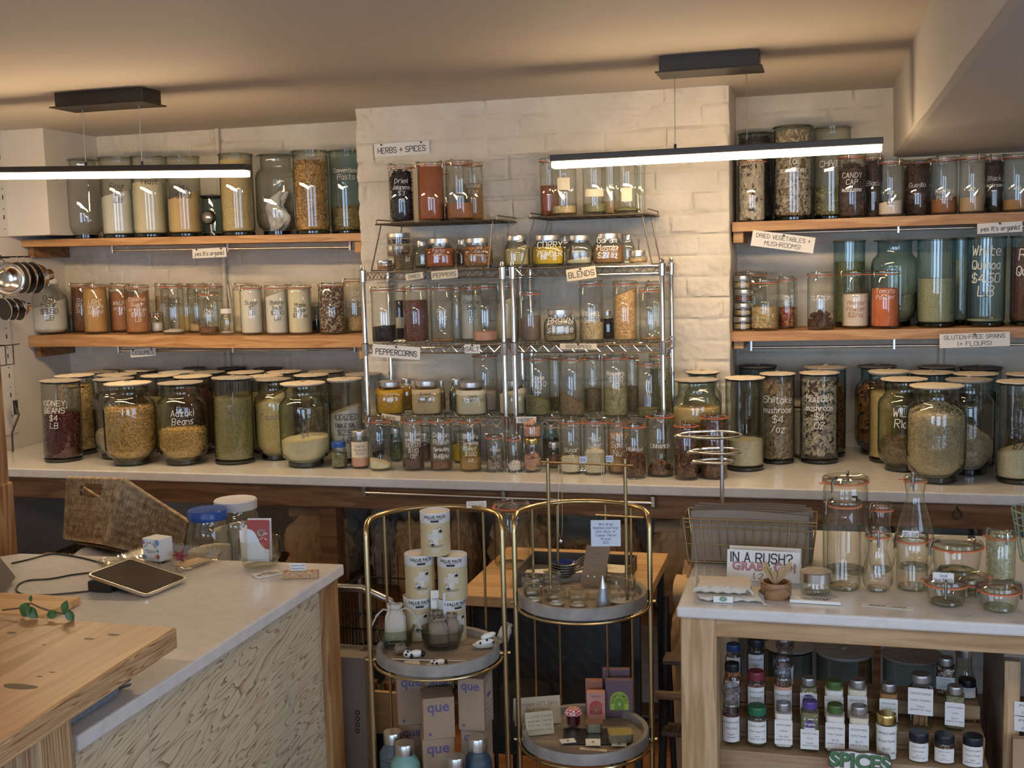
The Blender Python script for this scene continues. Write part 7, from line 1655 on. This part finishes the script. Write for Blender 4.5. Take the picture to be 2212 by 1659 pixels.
plain('box_pink',(.56,.27,.22),.6); plain('box_plum',(.15,.09,.115),.6); plain('print_red',(.50,.05,.05),.6); plain('print_lime',(.38,.52,.06),.6); plain('print_olive',(.20,.32,.05),.6); plain('box_copper',(.30,.13,.08),.6)
def arch(w_,h_,n=12): return [(-w_/2,0),(w_/2,0)]+[(w_/2*cos(pi*k/n),h_-w_/2+w_/2*sin(pi*k/n)) for k in range(n+1)]
def cardbox(px0,px1,py0,py1,dy,mat,label,arc,inner,word,rz=0,dp=.02):
    q=tray_q((px0+px1)/2,py1,0); q=Vector((q.x*(q.y+dy)/q.y,q.y+dy,q.z)); w_=(px1-px0)*depth(q)/F_PX; h_=(py1-py0)*depth(q)/F_PX*1.02
    t=empty('card_deck_box',tuple(q),facing(q)+rz,label,'box'); b=MB().bbox(-w_/2,w_/2,0,dp,0,h_,.0008).build('box',mat,t)
    if arc:
        P=arch(w_*.68,h_*.50); MB().add([(x,-.0004,z+h_*.20) for x,z in P],[tuple(range(len(P)))]).build('arch_print',arc,b)
        P=arch(w_*.36,h_*.34); MB().add([(x,-.0008,z+h_*.20) for x,z in P],[tuple(range(len(P)))]).build('inner_arch',inner,b)
        if word: arc_text(word,w_*.255,-1.75,1.75,w_*.105,'ink' if arc=='print_lime' else 'box_pink',b,TR(0,-.0012,h_*.44),.12)
        MB().sphere((0,-.001,h_*.36),.0016,.0004,.004,8).build('figure_print','box_pink' if arc!='print_lime' else 'card_white',b)
        place(text_mb(['CRAFTED FROM NATURE','PRESSED FLOWERS'],h_*.022,fit=w_*.7,wt=.16),TR(0,-.0008,h_*.86)).build('print','ink_soft',b)
cardbox(1303,1362,1458,1545,.032,'box_plum','plum card box standing behind the MOONFLOWERS one',None,None,None); cardbox(1309,1368,1472,1552,.006,'box_plum','plum box printed MOONFLOWERS in a lime arch','print_lime','print_olive','MOONFLOWERS')
cardbox(1266,1303,1483,1553,.034,'box_copper','copper coloured card box behind the pink one',None,None,None); cardbox(1268,1308,1498,1558,.006,'box_pink','pink card box printed with a red arch','print_red','box_copper','WILDFLOWER')
plain('tin_gold',(.50,.42,.14),.35,.7); plain('tin_side',(.34,.32,.22),.35,.8); plain('tin_brown',(.22,.12,.08),.4,.5)
def tin(px,py,w_,d_,h_,top,label,rz):
    q=onboard(px,py,d_*.5); t=empty('small_tin',tuple(q),facing(q)+rz,label,'tin')
    MB().prism(rrect(-w_/2,w_/2,-d_/2,d_/2,.006),0,h_*.55).build('tin_base','tin_side',t,True); MB().prism(rrect(-w_/2-.0006,w_/2+.0006,-d_/2-.0006,d_/2+.0006,.0066),h_*.55,h_-.001).build('tin_lid','tin_side',t,True); MB().prism(rrect(-w_/2+.001,w_/2-.001,-d_/2+.001,d_/2-.001,.006),h_-.0012,h_).build('lid_top',top,t)
tin(1284,1584,.036,.034,.022,'tin_brown','small tin with a brown lid on the black board',.0); tin(1340,1606,.056,.042,.020,'tin_gold','larger gold lidded tin on the black board',.12)
for k,P in enumerate((((1208,1598),(1240,1594),(1245,1604),(1213,1606)),((1266,1596),(1297,1596),(1297,1611),(1264,1611)),((1321,1603),(1354,1604),(1353,1612),(1321,1612)))):
    flatcard('price_card',P,FRl+.0052,'card_white',['$8','30'],'white price card on the black board, '+['left','middle','right'][k]+' of the three',.004,.0004)
flatcard('price_card',((1253,1614),(1310,1620),(1312,1624),(1251,1620)),FRl+.0002,'card_cream',['A 100 years'],'narrow cream strip at the front of the lower tray',.004,.0006)
# ---------------------------------------------------------------- pale folding table with card tray, behind the carts
t=empty('folding_table',(-.68,3.06,0),0,'pale plywood table with black legs behind the right cart','table')
part('top',MB().bbox(-.93,-.435,2.80,3.32,.722,.75,.002),'ply',t)
for x in (-.91,-.455):
    for y in (2.83,3.29): part('leg',MB().bbox(x-.010,x+.010,y-.010,y+.010,0,.722,.001),'black_metal',t)
for z in (.25,): 
    for y in (2.83,3.29): part('brace',MB().rod((-.91,y,z),(-.455,y,z),.008,8),'black_metal',t)
_jar('weck',1066,1146,1085,.75,None,None,'large empty clip jar standing on the plywood table',None,Y=3.12,g='glass_clear')
plain('tray_dark',(.09,.085,.08),.6)
a=Yp(1156,1228,2.93); b_=Yp(1368,1228,2.93); t=empty('card_tray',((a.x+b_.x)/2,2.98,.7506),0,'dark grey open tray of paper cards on the plywood table','tray')
x0,x1=-.80,-.50
for M_ in ((x0,x1,2.90,2.905,.7506,.79),(x0,x1,3.13,3.135,.7506,.79),(x0,x0+.005,2.905,3.13,.7506,.79),(x1-.005,x1,2.905,3.13,.7506,.79),(x0,x1,2.90,3.135,.7506,.754)): part('tray_side',MB().bbox(*M_,.0008),'tray_dark',t)
for k in range(7):
    tt=empty('paper_card',(x0+.05+.033*k,3.0+.01*(k%3),.758+.0045*k),.5*sin(k*2.1),'loose paper card in the dark tray, '+['lowest','second lowest','third lowest','middle','third topmost','second topmost','topmost'][k],'card')
    tt.rotation_euler=(.04,0.03,.5*sin(k*2.1)); MB().bbox(-.05,.05,-.035,.035,0,.001,.0003).build('card',['card_cream','card_white','kraft_light'][k%3],tt); place(text_mb(['made by','hand'],.007,wt=.1),TR(0,0,.0015)@RX(radians(-90))).build('print','ink_soft',tt)
# dark mesh bin with glass below the plywood table
m=bpy.data.materials.new('mesh_black'); MATS['mesh_black']=m; m.use_nodes=True; nt=m.node_tree; b=nt.nodes['Principled BSDF']; b.inputs['Base Color'].default_value=(.03,.03,.03,1); b.inputs['Roughness'].default_value=.4
v=coords(nt,(1,1,1)); ck=tex(nt,'Checker',v,420); mx=nt.nodes.new('ShaderNodeMixShader'); tr=nt.nodes.new('ShaderNodeBsdfTransparent'); L(nt,ck.outputs['Fac'],mx.inputs[0]); L(nt,tr.outputs[0],mx.inputs[1]); L(nt,b.outputs[0],mx.inputs[2]); L(nt,mx.outputs[0],nt.nodes['Material Output'].inputs[0])
t=empty('mesh_bin',(-.72,2.98,.30),0,'black mesh bin below the plywood table, seen through the right cart','bin')
z0_,z1_=.30,.70
for M_ in ((-.90,-.50,2.86,2.862,z0_,z1_),(-.90,-.50,3.14,3.142,z0_,z1_),(-.90,-.898,2.862,3.14,z0_,z1_),(-.502,-.50,2.862,3.14,z0_,z1_)): part('mesh_side',MB().box(*M_),'mesh_black',t)
mb=MB()
for z in (z0_,z1_): mb.tube([(-.90,2.86,z),(-.50,2.86,z),(-.50,3.142,z),(-.90,3.142,z)],.004,6,closed=True)
part('rim',mb,'black_metal',t,True); part('bottom',MB().box(-.90,-.50,2.86,3.142,z0_-.003,z0_),'black_metal',t)
for x in (-.86,-.54): 
    for y in(2.9,3.1): part('leg',MB().rod((x,y,0),(x,y,z0_),.006,6),'black_metal',t)
for k,x in enumerate((-.80,-.62)): 
    tt=empty('glass_jug',(x,3.0,z0_+.001),0,['large glass jug inside the mesh bin, left','large glass jug inside the mesh bin, right'][k],'jug'); MB().lathe([(0,.004),(.06,.003),(.078,.02),(.08,.16),(.07,.21),(.035,.26),(.033,.31)],32).build('glass_body','glass_green',tt,True); filling('cream_powder',.074,.13,tt,k+3)
# black folded trolley things between the cart and the table
t=empty('folded_stepladder',(-.36,2.9,0),0,'black folding step frame leaning between the cart and display table','ladder')
for x,dx in ((-.40,0),(-.335,0)): 
    part('rail',MB().tube([(x,2.74,.001),(x,2.92,.40),(x-.01,3.05,.70)],.010,8),'black_metal',t,True)
    part('rail',MB().tube([(x+.01,3.10,.001),(x,3.06,.40),(x-.01,3.05,.70)],.009,8),'bronze',t,True)
for z in (.20,.38,.56): part('step',MB().bbox(-.40,-.335,2.79+z*.2,2.86+z*.2,z,z+.012,.002),'dark_crate',t)
part('strap',MB().tube([(-.41,2.845,.50),(-.33,2.845,.50)],.012,8),'fir_beam',t,True)
# kraft and canvas sacks on the lower shelf of the counter
def sack(x,y,z,w_,d_,h_,mat,label,seed,rz=0,top='roll',group=None,cat='sack'):
    t=empty('paper_sack' if 'kraft' in mat else 'cloth_sack',(x,y,z),rz,label,cat,group)
    def crease(p):
        s=0;a=1
        for k in range(4):
            s+=a*(abs(noise.noise(p))*3-.6); p=Matrix.Rotation(.8,3,'X')@(p*1.9+Vector((3.1,1.7,seed))); a*=.58
        return s
    def fn(u,v):
        a=2*pi*u; c_,s_=cos(a),sin(a); e=3.2; k=1/((abs(c_)**e+abs(s_)**e)**(1/e))
        prof=(sin(pi*min(1,v*.5+.22)))**.5*(1-.25*v**3) if v<.8 else (.74-(v-.8)*1.2)
        cr=1+.115*crease(Vector((c_*2.2,s_*2.2,v*3.2+seed)))
        return (w_/2*k*c_*prof*cr,d_/2*k*s_*prof*cr,h_*v*(1+.06*crease(Vector((c_*1.5,s_*1.5,seed)))*v))
    mb=MB().grid(fn,72,48); mb.add([fn(k/72,1) for k in range(72)]+[(0,0,h_*.93)],[(k,(k+1)%72,72) for k in range(72)]); mb.build('sack_body',mat,t,True)
    if top=='roll':
        def rl(u,v):
            a=2*pi*v*1.6; r_=h_*.10*(1-.35*v); return ((u-.5)*w_*.8+.006*noise.noise(Vector((u*6,v*6,seed))),-d_*.18+r_*cos(a)*1.1,h_*.93+r_*sin(a)*.8+.006*noise.noise(Vector((u*9,v*3,seed+5))))
        MB().grid(rl,24,30).build('rolled_top',mat,t,True)
    if top=='open':
        def rl(u,v):
            a=2*pi*u; r_=1+.25*v+.12*sin(a*5+seed)*v; return (w_*.30*cos(a)*r_,d_*.30*sin(a)*r_,h_*(.90+.16*v)+.008*noise.noise(Vector((cos(a)*3,sin(a)*3,v*3+seed))))
        MB().grid(rl,48,8).build('open_top',mat,t,True)
    return t
zS=.431
sack(-1.80,3.83,zS,.22,.20,.32,'kraft_light','crumpled kraft sack with a folded over top left of the counter leg',3,.1,'roll')
sack(-1.86,4.10,zS,.26,.15,.34,'canvas_bag','tall grey canvas sack behind the crumpled kraft sack',4,0,None)
sack(-1.575,3.98,zS,.12,.18,.24,'canvas_bag','low grey cloth sack just right of the counter leg',6,0,None)
sack(-1.405,3.84,zS,.17,.20,.27,'kraft_bag','kraft sack with a pale rolled top seen through the left cart hoop',8,.05,'roll')
sack(-1.235,3.84,zS,.10,.18,.31,'kraft_bag','upright kraft bag with a crumpled open mouth behind the canisters',11,0,'open')
ps=sack(-1.02,3.84,zS,.22,.20,.34,'kraft_bag','large brown paper sack printed PLEASANT in red behind the big clip jar',14,0,None)
place(bfont('PLEASANT',.040,.0006),TR(0,-.122,.17)@RY(radians(-18))).build('red_lettering','print_red',ps)
sack(-.815,3.83,zS,.13,.18,.19,'kraft_light','low crumpled kraft bag right of the PLEASANT sack',17,0,'open')
sack(-.66,3.83,zS,.13,.18,.28,'kraft_bag','kraft bag with a curled open top behind the card tray',19,0,'open')
sack(-.46,3.82,zS,.20,.19,.31,'kraft_light','big crumpled kraft sack right of the earring stand',23,.0,'roll')
sack(-.25,3.90,zS,.17,.2,.34,'canvas_bag','grey green cloth sack behind the big crumpled kraft sack',25,0,None)
sack(-.355,3.42,.001,.17,.17,.66,'kraft_light','tall kraft bag on the floor beside the display table',29,0,'roll')
# black bins and jars under the counter at the right
for k,(x,lab) in enumerate(((.02,'dark glass jar with a silver lid under the counter, leftmost of four'),(.28,'dark glass jar with a silver lid under the counter, behind the carafe'),(.52,'dark glass jar with a silver lid under the counter, near the clip bowls'),(.75,'dark glass jar with a silver lid under the counter, at the right edge'))):
    t=empty('screw_lid_jar',(x,3.82,zS),0,lab,'jar'); r=.085; h=.33
    MB().lathe([(0,.004),(r*.9,.003),(r,.02),(r,h*.7),(r*.9,h*.8),(r*.78,h*.87),(r*.78,h*.92)],32).build('glass_body','glass_teal',t,True); MB().lathe([(r*.80,h*.90),(r*.82,h*.99),(r*.78,h),(0,h*.995)],32).build('screw_lid','steel',t,True); filling('dark_grain',r*.96,h*.6,t,k+9)
# left: grey bin, wire basket of jars, carton under the left cart side
a=Yp(762,1400,2.9)
plain('bin_grey',(.17,.155,.14),.5); plain('carton_grey',(.20,.165,.135),.75)
t=empty('wire_trolley',(-1.31,3.1,0),0,'grey metal trolley with a curved handle between counter and left cart','trolley')
xl,xr=-1.44,-1.02
part('handle',MB().tube([(xl,2.86,.56),(xl,2.86,.69),(xl+.03,2.86,.735),(xr-.20,2.86,.735),(xr-.13,2.88,.70),(xr-.10,2.90,.60),(xr-.10,2.90,.5)],.011,10),'steel',t,True)
mb=MB()
for z in (.50,.62): mb.tube([(xl,2.86,z),(xr,2.86,z),(xr,3.36,z),(xl,3.36,z)],.005,6,closed=True)
for k in range(17): x=xl+(xr-xl)*k/16; mb.rod((x,2.86,.40),(x,2.86,.62),.0016,5); mb.rod((x,3.36,.40),(x,3.36,.70),.0016,5)
for k in range(1,20): y=2.86+.5*k/20; mb.rod((xl,y,.40),(xl,y,.62),.0016,5); mb.rod((xr,y,.40),(xr,y,.62),.0016,5)
mb.tube([(xl,2.86,.40),(xr,2.86,.40),(xr,3.36,.40),(xl,3.36,.40)],.005,6,closed=True)
part('wire_basket',mb,'black_metal',t,True); part('shelf',MB().box(xl,xr,2.86,3.36,.392,.396),'tray_dark',t)
for x in (xl,xr):
    for y in (2.86,3.36): part('leg',MB().rod((x,y,0),(x,y,.62),.009,8),'steel',t,True)
part('side_rail',MB().bbox(xr-.002,xr+.012,2.87,3.35,.30,.36,.002),'ply',t)
k=0
for i in range(4):
    for j in range(2):
        x=xl+.055+.105*i-.0; y=2.93+.11*j; tt=empty('empty_glass_jar',(x,y,.455),0,'empty glass jar lying in the wire trolley basket','jar','empty jars in the trolley basket'); tt.rotation_euler=(radians(62),0,.3*sin(i*3+j))
        MB().lathe([(0,.002),(.030,.001),(.036,.008),(.036,.075),(.028,.09),(.027,.10)],20,pw=3.2).build('glass_body','glass_pale',tt,True); MB().lathe([(.0275,.098),(.030,.098),(.030,.110),(0,.110)],20).build('metal_lid','steel' if (i+j)%2 else 'black_plastic',tt,True)
t=empty('storage_tub',(-1.24,2.72,0),0,'grey plastic tub between the corner post and left cart','tub')
part('tub',MB().bbox(-1.33,-1.205,2.60,2.84,.40,.585,.012),'bin_grey',t,True); part('stand',MB().bbox(-1.33,-1.205,2.60,2.84,0,.399,.003),'dark_crate',t)
t=empty('tall_carton',(-1.17,2.58,0),0,'tall narrow grey brown carton with black round marks beside the corner post','box')
zc=Yp(770,1418,2.56).z; w0=Yp(740,1500,2.55).x; w1=Yp(789,1500,2.55).x
part('carton',MB().bbox(w0-.03,w1,2.55,2.60,.0,zc,.002),'carton_grey',t)
mb=MB()
for kk in range(4): p=Yp(772,1540+13*kk,2.548); mb.lathe([(.0035,0),(.0065,0)],16,M=TR(p.x,2.549,p.z)@RX(radians(90)))
part('round_marks',mb,'ink',t)
# shelf unit with bottles low behind the left cart
t=empty('bottle_crate',(-1.05,2.85,0),0,'low wooden crate of dark bottles with copper caps behind the left cart','crate')
part('side',MB().bbox(-1.19,-.98,2.72,2.735,.40,.50,.002),'ply',t) ; part('base',MB().bbox(-1.19,-.98,2.72,2.84,.385,.40,.002),'ply',t); part('stand',MB().bbox(-1.16,-1.0,2.74,2.83,0,.385,.002),'black_matte',t)
plain('copper',(.42,.19,.12),.35,.8); glass('amber_glass',(.12,.05,.02),(.03,.012,.008))
for i in range(4):
    x=-1.165+.047*i; tt=empty('dropper_bottle',(x,2.775,.4005),0,'dark bottle with a copper cap in the low crate','bottle','dark bottles in the low crate')
    MB().lathe([(0,0),(.018,0),(.019,.003),(.019,.065),(.010,.080)],20).build('glass_body','amber_glass',tt,True); MB().lathe([(.013,.080),(.0135,.083),(.0135,.108),(0,.110)],20).build('cap','copper',tt,True)
# ---------------------------------------------------------------- left wall: pegboard strips and hanging funnels
plain('peg_white',(.70,.69,.67),.5)
def wallstrip(p0,p1,wd,label,name='pegboard_strip'):
    a=Xp(p0[0],p0[1],XL+.004); b_=Xp(p1[0],p1[1],XL+.004); y=(a.y+b_.y)/2
    t=empty(name,(XL+.004,y,b_.z),0,label,'pegboard'); part('board',MB().bbox(XL+.001,XL+.006,y-wd,y,b_.z,a.z,.001),'peg_white',t)
    mb=MB(); k=0; z=b_.z+.03
    while z<a.z-.02: mb.box(XL+.0055,XL+.0066,y-.03,y-.024,z,z+(.018 if k%2 else .004)); z+=.04; k+=1
    part('slots',mb,'ink',t)
wallstrip((2,270),(22,512),.30,'white wall strip with black marks left of the ceiling box'); wallstrip((12,545),(36,935),.12,'white pegboard strip on the left wall below the funnels')
yh=Xp(60,560,-3.05).y; t=empty('hook_rail',(XL+.01,3.7,1.66),0,'wire hook rail for funnels on the left wall','rail')
zr=Xp(40,556,-3.08).z; 
part('bar',MB().tube([(-3.12,3.45,zr),(-3.12,4.02,zr+.004)],.003,6),'black_metal',t,True)
for y in (3.55,3.9): part('bracket',MB().rod((XL+.001,y,zr),(-3.12,y,zr),.003,6),'black_metal',t)
def funnel(px,py,rpx,lpx,label,grp):
    q=Xp(px,py,-3.06); r=rpx*depth(q)/F_PX; l=lpx*depth(q)/F_PX
    t=empty('steel_funnel',tuple(q),0,label,'funnel',grp); M=RZ(radians(-12))@RX(radians(-90))@RX(radians(8))
    MB().lathe([(r,0),(r*.99,.003),(r*.90,l*.22),(r*.72,l*.48),(r*.52,l*.62),(r*.38,l*.66),(r*.36,l)],32,M=M).build('cone','chrome',t,True)
    MB().lathe([(r*1.0,-.001),(r*1.05,.0),(r*1.0,.003)],32,M=M).build('rim','chrome',t,True)
    MB().lathe([(0,.004),(r*.97,.002)],32,M=M).build('dark_back','black_plastic',t,True)
    MB().tube([(0,0,r*.95),(0.0,-.006,r*1.15),(0,0,r*1.32),(0,.010,r*1.25)],.0016,6).build('hook','steel',t,True)
for k,(px,ll) in enumerate(((40,34),(55,36),(72,46))): funnel(px,600,34,ll,['large steel funnel hanging on the left wall, nearest the photo edge','large steel funnel hanging in the middle of the upper row','large steel funnel with its spout towards the oat flour jar'][k],None)
for k,(px,ll) in enumerate(((8,24),(22,26),(38,32))): funnel(px,668,24,ll,['small steel funnel of the lower row, nearest the photo edge','small steel funnel in the middle of the lower row','small steel funnel of the lower row, nearest the shelf'][k],None)
q=Xp(12,603,-3.0); t=empty('steel_scoop_bowl',tuple(q),0,'round steel bowl facing the camera at the left photo edge','bowl'); r=36*depth(q)/F_PX
MB().lathe([(r,0),(r*.98,.004),(r*.8,.025),(r*.45,.035),(r*.42,.030),(0,.034)],36,M=RZ(facing(q)+.3)@RX(radians(-90))@TR(0,0,-.03)).build('bowl','chrome',t,True); MB().tube([(0,0,r*.98),(0,-.004,r*1.15),(-.02,0,r*1.2),(-.10,0,r*1.2)],.002,6).build('hanger','black_metal',t,True)
a=Xp(22,745,-3.12); t=empty('wire_hook_rack',tuple(a),0,'small black wire rack hooked to the pegboard strip','rack'); mb=MB()
b_=Xp(42,743,-3.12); c_=Xp(33,785,-3.12); mb.tube([a+Vector((0,-.06,0)),b_],.0022,6); mb.tube([a+Vector((.012,0,0)),Vector((a.x+.012,a.y,c_.z)),Vector((a.x+.012,a.y-.09,c_.z))],.0022,6); mb.tube([a+Vector((0,-.03,0)),Vector((a.x,a.y-.03,c_.z)),Vector((a.x+.012,a.y-.03,c_.z))],.0022,6); mb.rod((XL+.006,a.y-.02,a.z),(a.x,a.y-.02,a.z),.002,5); part('wires',mb,'black_metal',t,True)
a=Xp(30,870,-3.14); b_=Xp(33,990,-3.14); t=empty('metal_tongs',tuple(a),0,'dark metal tongs hanging low on the left wall','tongs'); part('blade',MB().tube([a,a+Vector((.012,.01,-.05)),a+Vector((-.004,-.02,-.12)),b_+Vector((-.01,0,.02)),b_],.005,6),'wire_dark',t,True); part('blade',MB().bbox(a.x-.004,a.x+.004,a.y-.012,a.y+.02,a.z-.05,a.z+.01,.002),'steel',t)
